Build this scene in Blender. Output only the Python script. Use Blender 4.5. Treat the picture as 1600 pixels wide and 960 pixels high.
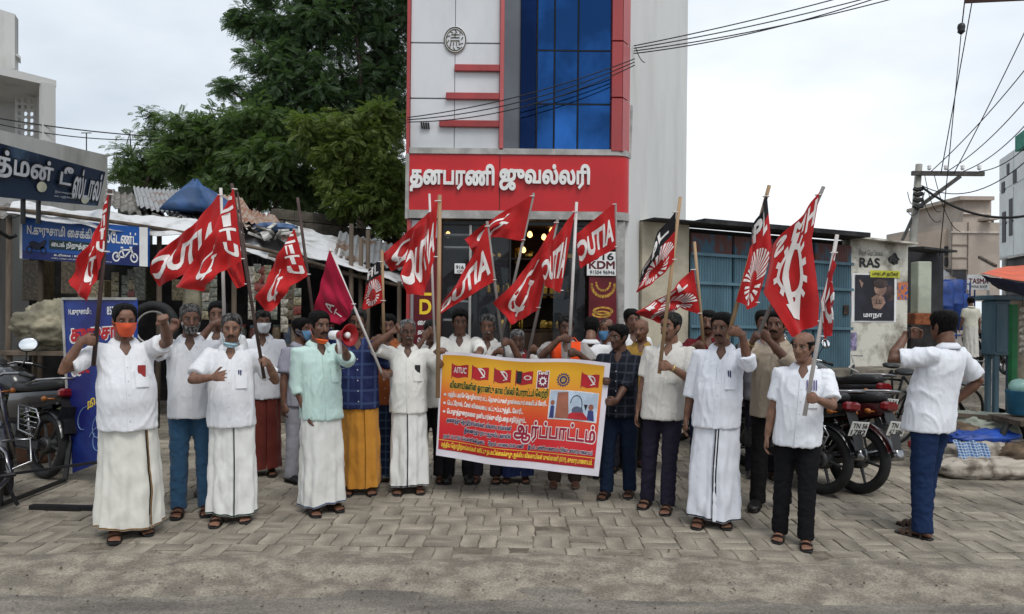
import bpy, bmesh, math, random
import numpy as np
from mathutils import Vector, Matrix, noise as mnoise
from mathutils.geometry import delaunay_2d_cdt
random.seed(7); RNG = np.random.default_rng(7)
for o in list(bpy.data.objects): bpy.data.objects.remove(o)
S = bpy.context.scene; COL = S.collection
R = math.radians; PI = math.pi
# ------------------------------------------------------------------ camera, sky, sun, exposure
F, CAMH, ROLL = 1155.0, 1.62, R(0.6)          # focal length in photo pixels, eye height, camera roll
cd = bpy.data.cameras.new('camera'); cam = bpy.data.objects.new('camera', cd); COL.objects.link(cam)
cd.sensor_width = 36; cd.lens = 36*F/1600; cd.clip_end = 5000; cd.clip_start = .05
cam.matrix_world = Matrix.Translation((0, 0, CAMH)) @ Matrix.Rotation(R(90), 4, 'X') @ Matrix.Rotation(ROLL, 4, 'Z')
S.camera = cam
wd = bpy.data.worlds.new('World'); S.world = wd; wd.use_nodes = True
_t = wd.node_tree; _n = _t.nodes; _l = _t.links
SUN_EL, SUN_AZ = R(56), R(158)
_sky = _n.new('ShaderNodeTexSky'); _sky.sky_type = 'NISHITA'; _sky.sun_disc = False
_sky.sun_elevation = SUN_EL; _sky.sun_rotation = SUN_AZ; _sky.dust_density = 3
_bg = _n['Background']; _bg.inputs[1].default_value = 0.10
_tc = _n.new('ShaderNodeTexCoord'); _mp = _n.new('ShaderNodeMapping'); _mp.inputs['Scale'].default_value = (1.0, 1.0, 2.6)
_nz = _n.new('ShaderNodeTexNoise'); _nz.inputs['Scale'].default_value = 1.25; _nz.inputs['Detail'].default_value = 6; _nz.inputs['Roughness'].default_value = .52
_cr = _n.new('ShaderNodeValToRGB')
_cr.color_ramp.elements[0].position = .30; _cr.color_ramp.elements[0].color = (4.0, 4.75, 5.6, 1)
_cr.color_ramp.elements[1].position = .64; _cr.color_ramp.elements[1].color = (8.6, 9.0, 9.4, 1)
_mx = _n.new('ShaderNodeMixRGB'); _mx.inputs[0].default_value = .93        # closed cloud cover over the clear sky
_l.new(_tc.outputs['Generated'], _mp.inputs[0]); _l.new(_mp.outputs[0], _nz.inputs['Vector'])
_l.new(_nz.outputs['Fac'], _cr.inputs[0]); _l.new(_sky.outputs[0], _mx.inputs[1]); _l.new(_cr.outputs[0], _mx.inputs[2])
_l.new(_mx.outputs[0], _bg.inputs[0])
_sd = bpy.data.lights.new('sun', 'SUN'); _sd.energy = 1.35; _sd.angle = R(25); _sd.color = (1, .97, .92)
sun = bpy.data.objects.new('sun', _sd); COL.objects.link(sun)
_dir = Vector((math.sin(SUN_AZ)*math.cos(SUN_EL), math.cos(SUN_AZ)*math.cos(SUN_EL), math.sin(SUN_EL)))
sun.rotation_euler = _dir.to_track_quat('Z', 'Y').to_euler()
S.view_settings.view_transform = 'Standard'; S.view_settings.look = 'None'
S.view_settings.exposure = 0.34; S.view_settings.gamma = 1; S.view_settings.use_curve_mapping = False

# ------------------------------------------------------------------ measuring: where a photo point lies at depth d
def W(x, y, d):
    dx, dy = x-800, y-480
    c, s = math.cos(ROLL), math.sin(ROLL)
    ux, uy = dx*c+dy*s, -dx*s+dy*c
    return Vector((ux/F*d, d, CAMH-uy/F*d))
def GD(x, y, z=0):                             # depth of a ground point seen at (x, y)
    dx, dy = x-800, y-480
    return F*(CAMH-z)/(-dx*math.sin(ROLL)+dy*math.cos(ROLL))
def G(x, y, z=0):
    return W(x, y, GD(x, y, z))

# ------------------------------------------------------------------ objects
def props(o, label=None, cat=None, group=None, kind=None):
    if label: o['label'] = label
    if cat: o['category'] = cat
    if group: o['group'] = group
    if kind: o['kind'] = kind
    return o
def link(name, me, parent=None, loc=None, rot=None):
    o = bpy.data.objects.new(name, me); COL.objects.link(o)
    if parent is not None: o.parent = parent
    if loc is not None: o.location = loc
    if rot is not None: o.rotation_euler = rot
    return o
def thing(name, label, cat, loc=(0, 0, 0), rz=0, group=None):
    return props(link(name, None, None, loc, (0, 0, rz)), label, cat, group)
def copy_tree(o, parent=None):
    c = o.copy(); COL.objects.link(c); c.parent = parent
    for ch in o.children: copy_tree(ch, c)
    return c

class MB:
    """collects shapes; build() makes ONE mesh object of them"""
    def __init__(s): s.v = []; s.f = []; s.n = 0; s.mi = []; s.m = 0
    def add(s, v, f):
        v = np.asarray(v, float).reshape(-1, 3); s.v.append(v)
        for q in f: s.f.append(tuple(int(i)+s.n for i in q)); s.mi.append(s.m)
        s.n += len(v); return s
    def box(s, x0, x1, y0, y1, z0, z1, M=None, b=0):
        if b > 0:
            return s.bbox(x0, x1, y0, y1, z0, z1, b, M)
        v = np.array([(x, y, z) for z in (z0, z1) for y in (y0, y1) for x in (x0, x1)], float)
        if M is not None: v = xf(M, v)
        return s.add(v, [(0, 2, 3, 1), (4, 5, 7, 6), (0, 1, 5, 4), (2, 6, 7, 3), (0, 4, 6, 2), (1, 3, 7, 5)])
    def bbox(s, x0, x1, y0, y1, z0, z1, b, M=None):
        # box with chamfered upright edges and top/bottom rims
        def ring(ix, z):
            return [(x0+b+ix, y0+ix, z), (x1-b-ix, y0+ix, z), (x1-ix, y0+b+ix, z), (x1-ix, y1-b-ix, z),
                    (x1-b-ix, y1-ix, z), (x0+b+ix, y1-ix, z), (x0+ix, y1-b-ix, z), (x0+ix, y0+b+ix, z)]
        rs = [ring(b, z0), ring(0, z0+b), ring(0, z1-b), ring(b, z1)]
        v = np.array(sum(rs, []), float)
        if M is not None: v = xf(M, v)
        f = [tuple(range(7, -1, -1)), tuple(range(24, 32))]
        for k in range(3):
            for i in range(8):
                j = (i+1) % 8; f.append((k*8+i, k*8+j, k*8+8+j, k*8+8+i))
        return s.add(v, f)
    def rings(s, rs, cap=True, closed=True):
        n = len(rs[0]); v = np.concatenate([np.asarray(r, float) for r in rs]); f = []
        for k in range(len(rs)-1):
            for i in range(n if closed else n-1):
                j = (i+1) % n
                f.append((k*n+i, k*n+j, k*n+n+j, k*n+n+i))
        if cap and closed:
            f.append(tuple(range(n-1, -1, -1))); f.append(tuple(range((len(rs)-1)*n, len(rs)*n)))
        return s.add(v, f)
    def tube(s, pts, rad, n=8, flat=None, up=None, cap=True):
        pts = [np.asarray(p, float) for p in pts]
        if not hasattr(rad, '__len__'): rad = [rad]*len(pts)
        rs = []; u = None
        for i, p in enumerate(pts):
            t = pts[min(i+1, len(pts)-1)]-pts[max(i-1, 0)]; t = t/(np.linalg.norm(t)+1e-9)
            if u is None:
                a = np.asarray(up, float) if up is not None else (np.array((0, 0, 1.)) if abs(t[2]) < .9 else np.array((1., 0, 0)))
                u = a-t*a.dot(t)
            else: u = u-t*u.dot(t)
            u = u/(np.linalg.norm(u)+1e-9); w = np.cross(t, u)
            r = rad[i]; ru, rw = (r if hasattr(r, '__len__') else (r, r))
            th = np.arange(n)*2*PI/n+PI/n
            rs.append(p+np.outer(np.cos(th), u)*ru+np.outer(np.sin(th), w)*rw)
        return s.rings(rs, cap)
    def bar(s, a, b, w, h, up=(0, 0, 1)):
        a, b = Vector(a), Vector(b); d = b-a; L = d.length; d.normalize(); up = Vector(up)
        x = d.cross(up)
        if x.length < 1e-4: x = d.cross(Vector((1, 0, 0)))
        x.normalize(); z = x.cross(d)
        M = Matrix((( x.x, d.x, z.x, a.x), (x.y, d.y, z.y, a.y), (x.z, d.z, z.z, a.z), (0, 0, 0, 1)))
        return s.box(-w/2, w/2, 0, L, -h/2, h/2, M)
    def ell(s, c, r, n=12, m=8, M=None):
        rs = []
        for k in range(m+1):
            a = -PI/2+PI*k/m; a = max(min(a, PI/2-.03), -PI/2+.03)
            th = np.arange(n)*2*PI/n
            v = np.stack([np.cos(a)*np.cos(th)*r[0], np.cos(a)*np.sin(th)*r[1], np.full(n, np.sin(a)*r[2])], 1)
            if M is not None: v = xf(M, v)
            rs.append(v+np.asarray(c, float))
        return s.rings(rs)
    def lathe(s, prof, n=24, M=None, cap=True):
        th = np.arange(n)*2*PI/n; rs = []
        for r, z in prof:
            v = np.stack([r*np.cos(th), r*np.sin(th), np.full(n, z)], 1)
            rs.append(xf(M, v) if M is not None else v)
        return s.rings(rs, cap)
    def torus(s, R0, r, n=28, m=8, M=None, a0=0, a1=2*PI, fl=1.):
        full = abs(a1-a0-2*PI) < 1e-6; th = np.linspace(a0, a1, n+1)[:(-1 if full else None)]
        ph = np.arange(m)*2*PI/m; rs = []
        for t in th:
            rr = R0+r*np.cos(ph); v = np.stack([rr*math.cos(t), rr*math.sin(t), r*fl*np.sin(ph)], 1)
            rs.append(xf(M, v) if M is not None else v)
        if full: rs.append(rs[0])
        return s.rings(rs, cap=not full)
    def prism(s, poly, z0, z1, M=None):
        n = len(poly); v = np.array([(x, y, z0) for x, y in poly]+[(x, y, z1) for x, y in poly], float)
        if M is not None: v = xf(M, v)
        f = [tuple(range(n-1, -1, -1)), tuple(range(n, 2*n))]+[(i, (i+1) % n, n+(i+1) % n, n+i) for i in range(n)]
        return s.add(v, f)
    def grid(s, P):
        P = np.asarray(P, float); a, b = P.shape[:2]
        return s.add(P.reshape(-1, 3), [(i*b+j, i*b+j+1, i*b+b+j+1, i*b+b+j) for i in range(a-1) for j in range(b-1)])
    def arr(s): return np.concatenate(s.v)
    def mesh(s, name, mats=None, smooth=False, fixn=False):
        me = bpy.data.meshes.new(name)
        me.from_pydata(np.concatenate(s.v).tolist() if s.v else [], [], s.f)
        for m in (mats if isinstance(mats, (list, tuple)) else [mats] if mats else []): me.materials.append(m)
        if isinstance(mats, (list, tuple)) and len(mats) > 1: me.polygons.foreach_set('material_index', s.mi)
        if fixn:
            bm = bmesh.new(); bm.from_mesh(me); bmesh.ops.recalc_face_normals(bm, faces=bm.faces); bm.to_mesh(me); bm.free()
        if smooth: me.polygons.foreach_set('use_smooth', [True]*len(me.polygons))
        me.update(); return me
    def build(s, name, mats, parent=None, smooth=False, loc=None, rot=None, fixn=True):
        return link(name, s.mesh(name, mats, smooth, fixn), parent, loc, rot)
def xf(M, v):
    A = np.array(M); return np.asarray(v, float) @ A[:3, :3].T+A[:3, 3]
def frame(o, x, y, z):
    return Matrix(((x[0], y[0], z[0], o[0]), (x[1], y[1], z[1], o[1]), (x[2], y[2], z[2], o[2]), (0, 0, 0, 1)))
def T(x, y, z): return Matrix.Translation((x, y, z))
def RX(a): return Matrix.Rotation(a, 4, 'X')
def RY(a): return Matrix.Rotation(a, 4, 'Y')
def RZ(a): return Matrix.Rotation(a, 4, 'Z')

# ------------------------------------------------------------------ numpy gradient noise
_perm = np.random.default_rng(3).permutation(256); _perm = np.concatenate([_perm, _perm])
_grad = np.random.default_rng(4).normal(size=(256, 3)); _grad /= np.linalg.norm(_grad, axis=1)[:, None]
def pnoise(p):
    p = np.asarray(p, float); i = np.floor(p).astype(int); f = p-i; u = f*f*f*(f*(f*6-15)+10); i &= 255; out = 0
    for a in (0, 1):
        for b in (0, 1):
            for c in (0, 1):
                h = _perm[_perm[_perm[(i[:, 0]+a) & 255]+((i[:, 1]+b) & 255)]+((i[:, 2]+c) & 255)]
                g = _grad[h]; d = f-np.array((a, b, c))
                w = (u[:, 0] if a else 1-u[:, 0])*(u[:, 1] if b else 1-u[:, 1])*(u[:, 2] if c else 1-u[:, 2])
                out = out+w*(g*d).sum(1)
    return out*1.5
def fbm(p, o=3):
    p = np.asarray(p, float); r = 0; a = 1.
    for k in range(o): r = r+a*pnoise(p*(2**k)+k*17.3); a *= .5
    return r

# ------------------------------------------------------------------ materials
_mc = {}
def mat(name, col, rough=.7, var=.12, scale=6., bump=0., bscale=60., metal=0., spec=.4, col2=None, lo=.42, hi=.62,
        stretch=None, rand=0., coat=0., trans=0., island=False, sheen=0., detail=5, speck=0., sscale=160.):
    if name in _mc: return _mc[name]
    m = bpy.data.materials.new(name); m.use_nodes = True; t = m.node_tree; N = t.nodes; L = t.links
    p = N['Principled BSDF']; p.inputs['Roughness'].default_value = rough; p.inputs['Metallic'].default_value = metal
    p.inputs['Specular IOR Level'].default_value = spec; p.inputs['Coat Weight'].default_value = coat
    p.inputs['Transmission Weight'].default_value = trans; p.inputs['Sheen Weight'].default_value = sheen
    tc = N.new('ShaderNodeTexCoord'); mp = N.new('ShaderNodeMapping'); L.new(tc.outputs['Object'], mp.inputs[0])
    if stretch: mp.inputs['Scale'].default_value = stretch
    nz = N.new('ShaderNodeTexNoise'); nz.inputs['Scale'].default_value = scale; nz.inputs['Detail'].default_value = detail; nz.inputs['Roughness'].default_value = .6
    L.new(mp.outputs[0], nz.inputs['Vector'])
    cr = N.new('ShaderNodeValToRGB'); e = cr.color_ramp.elements
    c2 = col2 if col2 else tuple(c*(1-var*2) for c in col); c1 = col if col2 else tuple(min(1, c*(1+var*.6)) for c in col)
    e[0].position = lo; e[0].color = (*c2, 1); e[1].position = hi; e[1].color = (*c1, 1)
    L.new(nz.outputs['Fac'], cr.inputs[0]); out = cr.outputs[0]
    if speck:                                   # coarse grains of lighter and darker aggregate
        vo = N.new('ShaderNodeTexNoise'); vo.inputs['Scale'].default_value = sscale; vo.inputs['Detail'].default_value = 3; L.new(tc.outputs['Object'], vo.inputs['Vector'])
        rs = N.new('ShaderNodeMapRange'); rs.inputs['From Min'].default_value = .32; rs.inputs['From Max'].default_value = .68; rs.inputs['To Min'].default_value = 1-speck; rs.inputs['To Max'].default_value = 1+speck*.7; L.new(vo.outputs['Fac'], rs.inputs[0])
        ms = N.new('ShaderNodeVectorMath'); ms.operation = 'SCALE'; L.new(out, ms.inputs[0]); L.new(rs.outputs[0], ms.inputs['Scale']); out = ms.outputs[0]
    if rand:
        hs = N.new('ShaderNodeHueSaturation'); L.new(out, hs.inputs['Color'])
        oi = N.new('ShaderNodeObjectInfo'); src = oi.outputs['Random']
        if island:
            ge = N.new('ShaderNodeNewGeometry'); ad = N.new('ShaderNodeMath'); ad.operation = 'ADD'
            L.new(src, ad.inputs[0]); L.new(ge.outputs['Random Per Island'], ad.inputs[1])
            fr = N.new('ShaderNodeMath'); fr.operation = 'FRACT'; L.new(ad.outputs[0], fr.inputs[0]); src = fr.outputs[0]
        mr = N.new('ShaderNodeMapRange'); mr.inputs['To Min'].default_value = 1-rand; mr.inputs['To Max'].default_value = 1+rand
        L.new(src, mr.inputs[0]); L.new(mr.outputs[0], hs.inputs['Value']); out = hs.outputs[0]
    L.new(out, p.inputs['Base Color'])
    if bump:
        nb = N.new('ShaderNodeTexNoise'); nb.inputs['Scale'].default_value = bscale; nb.inputs['Detail'].default_value = 4
        L.new(mp.outputs[0], nb.inputs['Vector'])
        bp = N.new('ShaderNodeBump'); bp.inputs['Strength'].default_value = bump; bp.inputs['Distance'].default_value = .01
        L.new(nb.outputs['Fac'], bp.inputs['Height']); L.new(bp.outputs[0], p.inputs['Normal'])
    _mc[name] = m; return m
def node(m, typ): return m.node_tree.nodes.new(typ)
def emis(name, col, st):
    m = bpy.data.materials.new(name); m.use_nodes = True; p = m.node_tree.nodes['Principled BSDF']
    p.inputs['Base Color'].default_value = (*col, 1); p.inputs['Emission Color'].default_value = (*col, 1); p.inputs['Emission Strength'].default_value = st
    return m
def glass(name, col, rough=.03, alpha=.25):
    m = bpy.data.materials.new(name); m.use_nodes = True; p = m.node_tree.nodes['Principled BSDF']
    p.inputs['Base Color'].default_value = (*col, 1); p.inputs['Roughness'].default_value = rough; p.inputs['Alpha'].default_value = alpha
    p.inputs['Specular IOR Level'].default_value = .8
    return m
def sr(r, g, b):                                # 0-255 display colour to linear
    return tuple(((c/255)/12.92 if c/255 <= .04045 else ((c/255+.055)/1.055)**2.4) for c in (r, g, b))

# ------------------------------------------------------------------ lettering as real outlines
_tcache = {}
PRE = 'ெேை'
def tamil(s):                                   # put pre-base vowel signs where they are written
    out = []
    for ch in s:
        if ch in PRE and out: out.insert(len(out)-1, ch)
        elif ch == 'ொ' and out: out.insert(len(out)-1, 'ெ'); out.append('ா')
        elif ch == 'ோ' and out: out.insert(len(out)-1, 'ே'); out.append('ா')
        else: out.append(ch)
    return ''.join(out)
def contours(s, bold=0., res=4, shear=0.):
    c = bpy.data.curves.new('t', 'FONT'); c.body = tamil(s); c.size = 1
    o = bpy.data.objects.new('t', c); COL.objects.link(o); bpy.context.view_layer.update()
    cu = o.to_curve(bpy.context.evaluated_depsgraph_get()); cs = []; ci = []
    for sp in cu.splines:
        b = sp.bezier_points; n = len(b)
        if n < 2: continue
        pts = []
        for i in range(n):
            p0, h0, h1, p1 = (np.array(x[:2]) for x in (b[i].co, b[i].handle_right, b[(i+1) % n].handle_left, b[(i+1) % n].co))
            k = 1 if np.linalg.norm(np.cross(h0-p0, p1-p0))+np.linalg.norm(np.cross(h1-p0, p1-p0)) < 1e-5 else res
            for j in range(k):
                t = j/k; pts.append((1-t)**3*p0+3*(1-t)**2*t*h0+3*(1-t)*t*t*h1+t**3*p1)
        pts = np.array(pts)
        keep = np.linalg.norm(pts-np.roll(pts, 1, 0), axis=1) > 1e-4; pts = pts[keep]
        if len(pts) < 3: continue
        cs.append(pts); ci.append(sp.character_index)
    ext = np.concatenate(cs); ext = (ext.min(0), ext.max(0))
    if bold:                                    # thicken: outward depends on which way a glyph's outlines run
        ar = {}
        for c_, i_ in zip(cs, ci): x_, y_ = c_[:, 0], c_[:, 1]; ar[i_] = ar.get(i_, 0)+float((x_*np.roll(y_, -1)-np.roll(x_, -1)*y_).sum())
        for k_ in range(len(cs)):
            pts = cs[k_]; sg = 1 if ar[ci[k_]] < 0 else -1
            e0 = pts-np.roll(pts, 1, 0); e1 = np.roll(pts, -1, 0)-pts
            e0 /= np.linalg.norm(e0, axis=1)[:, None]; e1 /= np.linalg.norm(e1, axis=1)[:, None]
            t = e0+e1; t /= np.maximum(np.linalg.norm(t, axis=1)[:, None], .3)
            cs[k_] = pts+np.stack([-t[:, 1], t[:, 0]], 1)*bold*sg
    o.to_curve_clear(); bpy.data.objects.remove(o); bpy.data.curves.remove(c)
    return cs, ext
def winding(P, cs):
    w = np.zeros(len(P))
    for c in cs:
        a = c; b = np.roll(c, -1, 0)
        for (ax, ay), (bx, by) in zip(a, b):
            up = (ay <= P[:, 1]) & (by > P[:, 1]); dn = (ay > P[:, 1]) & (by <= P[:, 1])
            l = (bx-ax)*(P[:, 1]-ay)-(P[:, 0]-ax)*(by-ay)
            w += (up & (l > 0)); w -= (dn & (l < 0))
    return w
def fill2d(cs, grid=0.):
    V = []; E = []
    if grid:                                    # break long outline edges so that a fill can follow a curved sheet
        c2 = []
        for c in cs:
            o_ = []
            for a, b in zip(c, np.roll(c, -1, 0)):
                k = max(1, int(np.linalg.norm(b-a)/grid)); o_ += [a+(b-a)*j/k for j in range(k)]
            c2.append(np.array(o_))
        cs = c2
    for c in cs:
        n = len(V); V += [Vector(p) for p in c.tolist()]; E += [(n+i, n+(i+1) % len(c)) for i in range(len(c))]
    if grid:
        A = np.concatenate(cs); lo, hi = A.min(0), A.max(0)
        gx = np.arange(lo[0], hi[0], grid); gy = np.arange(lo[1], hi[1], grid)
        V += [Vector((x+.13*grid, y+.17*grid)) for x in gx for y in gy]
    v, e, f, *_ = delaunay_2d_cdt(V, E, [], 0, 1e-6)
    v = np.array([p[:] for p in v]); f = np.array([t for t in f if len(t) == 3])
    return v, f[winding(v[f].mean(1), cs) != 0]
def text2d(s, bold=0., grid=0., res=4, shear=0.):
    """triangles of a line of text, scaled so that its ink spans x 0..1; y keeps the aspect and starts at 0"""
    k = (s, bold, grid, res, shear)
    if k in _tcache: return _tcache[k]
    cs, (lo, hi) = contours(s, bold, res)
    # neighbouring outlines are filled together only when their boxes touch: keeps each fill small
    cs.sort(key=lambda c: c[:, 0].min()); groups = []
    for c in cs:
        if groups and c[:, 0].min() <= max(g[:, 0].max() for g in groups[-1])+.001: groups[-1].append(c)
        else: groups.append([c])
    V = []; Fc = []; n = 0
    for g in groups:
        v, f = fill2d(g, grid); V.append(v); Fc.append(f+n); n += len(v)
    v = np.concatenate(V); f = np.concatenate(Fc); v = (v-lo)/(hi[0]-lo[0])
    if shear: v[:, 0] += v[:, 1]*shear
    _tcache[k] = (v, f, (hi[1]-lo[1])/(hi[0]-lo[0])); return _tcache[k]
def text_box(mb, s, x0, x1, y0, y1, fn, bold=0., grid=0., res=4, depth=0., mirror=False, shear=0.):
    """text stretched into the box (x0..x1, y0..y1) of a flat sheet; fn maps (n,2) sheet points to space"""
    v, f, asp = text2d(s, bold, grid, res, shear)
    u = v[:, 0]; w = v[:, 1]/asp
    if mirror: u = 1-u
    put2d(mb, np.stack([x0+u*(x1-x0), y0+w*(y1-y0)], 1), f, fn, depth)
def put2d(mb, q, f, fn, depth=0.):
    P = fn(q)
    if not depth: mb.add(P, f); return
    Q = fn(q, depth); n = len(P); mb.add(np.concatenate([P, Q]), [])
    base = mb.n-2*n; es = {}
    for t in f:
        mb.f.append(tuple(base+n+int(i) for i in t)); mb.mi.append(mb.m)
        for a, b in ((0, 1), (1, 2), (2, 0)):
            k = (int(t[a]), int(t[b])); 
            if (k[1], k[0]) in es: del es[(k[1], k[0])]
            else: es[k] = 1
    for a, b in es: mb.f.append((base+a, base+b, base+n+b, base+n+a)); mb.mi.append(mb.m)
def plane_fn(o, u, v, nrm):
    o, u, v, nrm = (np.asarray(x, float) for x in (o, u, v, nrm))
    return lambda q, d=0.: o+np.outer(q[:, 0], u)+np.outer(q[:, 1], v)+nrm*d
def circle2d(cx, cy, r, n=24, ry=None): 
    a = np.arange(n)*2*PI/n; return np.stack([cx+r*np.cos(a), cy+(ry or r)*np.sin(a)], 1)
def poly2d(mb, cs, fn, grid=0., depth=0.):
    v, f = fill2d([np.asarray(c, float) for c in cs], grid); put2d(mb, v, f, fn, depth)
def gear2d(cx, cy, r, teeth=12, inner=.62, tooth=.22):
    o = []
    for k in range(teeth):
        for da, rr in ((-.5, 1-tooth), (-.22, 1-tooth), (-.18, 1), (.18, 1), (.22, 1-tooth)):
            a = (k+da)*2*PI/teeth; o.append((cx+r*rr*math.cos(a), cy+r*rr*math.sin(a)))
    return [np.array(o), circle2d(cx, cy, r*inner, 28)[::-1]]
# ================================================================== people
def smooth_mesh(me, it=2, f=.5):
    n = len(me.vertices); co = np.empty(n*3); me.vertices.foreach_get('co', co); co = co.reshape(-1, 3)
    e = np.empty(len(me.edges)*2, int); me.edges.foreach_get('vertices', e); e = e.reshape(-1, 2)
    deg = np.bincount(e.ravel(), minlength=n)[:, None].clip(1)
    for _ in range(it):
        s = np.zeros_like(co)
        for k in range(3):
            s[:, k] = np.bincount(e[:, 0], co[e[:, 1], k], n)+np.bincount(e[:, 1], co[e[:, 0], k], n)
        co = co+(s/deg-co)*f
    me.vertices.foreach_set('co', co.ravel()); me.update(); return co
def normals(me):
    n = np.empty(len(me.vertices)*3); me.vertices.foreach_get('normal', n); return n.reshape(-1, 3)
ADAPT = .06
def remesh(mb, vox, it=2, adapt=0.):
    me = mb.mesh('tmp', None, False, True)
    o = bpy.data.objects.new('tmp', me); COL.objects.link(o)
    m = o.modifiers.new('r', 'REMESH'); m.mode = 'VOXEL'; m.voxel_size = vox; m.adaptivity = adapt
    bpy.context.view_layer.update()
    r = bpy.data.meshes.new_from_object(o.evaluated_get(bpy.context.evaluated_depsgraph_get()))
    bpy.data.objects.remove(o); bpy.data.meshes.remove(me)
    smooth_mesh(r, it); return r
def setco(me, co): me.vertices.foreach_set('co', np.asarray(co, float).ravel()); me.update()
def finish(me, name, m, parent):
    me.name = name; me.materials.clear(); me.materials.append(m)
    me.polygons.foreach_set('use_smooth', [True]*len(me.polygons)); return link(name, me, parent)
def vcol(me, name, arr):
    a = me.color_attributes.new(name, 'FLOAT_COLOR', 'POINT'); n = len(me.vertices)
    c = np.ones((n, 4)); c[:, :3] = arr; a.data.foreach_set('color', c.ravel())

def skin_mat(tone):
    k = 'skin_%02d' % tone
    if k in _mc: return _mc[k]
    base = [(.142, .064, .038), (.18, .084, .050), (.225, .112, .070), (.108, .049, .030)][tone]
    m = mat(k, base, .5, .14, 22, .25, 130, spec=.45)
    N = m.node_tree.nodes; L = m.node_tree.links; p = N['Principled BSDF']
    at = N.new('ShaderNodeVertexColor'); at.layer_name = 'tint'
    mx = N.new('ShaderNodeMixRGB'); mx.blend_type = 'MULTIPLY'; mx.inputs[0].default_value = 1
    src = p.inputs['Base Color'].links[0].from_socket
    L.new(src, mx.inputs[1]); L.new(at.outputs[0], mx.inputs[2]); L.new(mx.outputs[0], p.inputs['Base Color'])
    p.inputs['Subsurface Weight'].default_value = .08; p.inputs['Subsurface Radius'].default_value = (.01, .004, .002)
    return m
HAIRM = {}
def hair_mat(k):
    if k not in HAIRM:
        c = {'black': (.006, .0055, .0055), 'grey': (.10, .097, .095), 'white': (.30, .29, .28), 'salt': (.030, .029, .028)}[k]
        HAIRM[k] = mat('hair_'+k, c, .6, .45, 55, 1., 160, stretch=(1, 1, .35), spec=.12)
    return HAIRM[k]

HZ = [(-.004, .016, -.072, -.030), (.006, .030, -.086, -.018), (.022, .043, -.092, .000), (.045, .054, -.094, .022), (.070, .062, -.092, .052),
      (.095, .0685, -.089, .074), (.120, .072, -.088, .086), (.148, .074, -.093, .096), (.172, .0735, -.090, .099),
      (.195, .068, -.077, .092), (.213, .056, -.056, .074), (.226, .037, -.030, .046), (.232, .012, -.004, .016)]
_hz = np.array(HZ)
def head_pt(th, z, off=0.):
    """point of the skull at height z above the chin, th=0 in front, growing to the head's left (+x)"""
    w = np.interp(z, _hz[:, 0], _hz[:, 1])+off; f = np.interp(z, _hz[:, 0], _hz[:, 2])-off; b = np.interp(z, _hz[:, 0], _hz[:, 3])+off
    c = (f+b)/2; h = (b-f)/2
    s, k = np.sin(th), np.cos(th)
    e = .86
    return np.stack([w*np.sign(s)*np.abs(s)**e, c-h*np.sign(k)*np.abs(k)**e, z*np.ones_like(th)], -1)
def head_shape(mb, M, fat=1.):
    th = np.arange(32)*2*PI/32; rs = []
    for z in np.linspace(-.004, .232, 26): rs.append(xf(M, head_pt(th, z)))
    mb.rings(rs)
    mb.tube(xf(M, [(0, -.088, .128), (0, -.098, .108), (0, -.109, .090), (0, -.113, .080), (0, -.100, .072)]), [.009, .011, .0135, .0155, .011], 8)   # nose
    for s in (-1, 1):
        mb.ell(xf(M, [(s*.0145, -.098, .079)])[0], (.0085, .010, .0075), 8, 6)
        mb.ell(xf(M, [(s*.024, -.085, .140)])[0], (.023, .011, .0075), 8, 6)          # brow
        mb.ell(xf(M, [(s*.040, -.066, .090)])[0], (.018, .02, .018), 8, 6)            # cheekbone
        mb.ell((0, 0, 0), (.0075, .020, .032), 10, 8, M @ T(s*.075, .004, .108) @ RZ(s*-.35) @ RX(-.15))   # ear
    mb.ell(xf(M, [(0, -.094, .054)])[0], (.023, .0085, .0055), 10, 6)                 # lips
    mb.ell(xf(M, [(0, -.092, .043)])[0], (.020, .0085, .0060), 10, 6)
    mb.ell(xf(M, [(0, -.084, .012)])[0], (.019, .013, .012), 10, 6)                   # chin
    if fat > 1.05: mb.ell(xf(M, [(0, -.035, .0)])[0], (.05, .05, .025), 12, 8)

def sheet_on_head(mb, M, z_lo, z_hi, mask, nth=44, nz=18, th0=-PI, th1=PI, seed=0., rough=.003):
    """shell lying on the head; mask(th,z) gives its thickness, negative = sunk into the head"""
    P = np.zeros((nz, nth+1, 3)); th = np.linspace(th0, th1, nth+1)
    for i, z in enumerate(np.linspace(z_lo, z_hi, nz)):
        o = np.array([mask(t, z) for t in th]); p = head_pt(th, z)
        nn = np.stack([np.sin(th)*.075, -np.cos(th)*.09, np.full_like(th, max(0, z-.12)*.9)], -1); nn /= np.linalg.norm(nn, axis=1)[:, None]
        nz_ = pnoise(p*95+seed)*rough*(o > 0)
        P[i] = p+nn*(o+nz_)[:, None]
    mb.grid(xf(M, P.reshape(-1, 3)).reshape(P.shape))
def lerp(a, b, t): return a+(b-a)*t
def sstep(a, b, x):
    t = min(1, max(0, (x-a)/(b-a+1e-9))); return t*t*(3-2*t)

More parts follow.
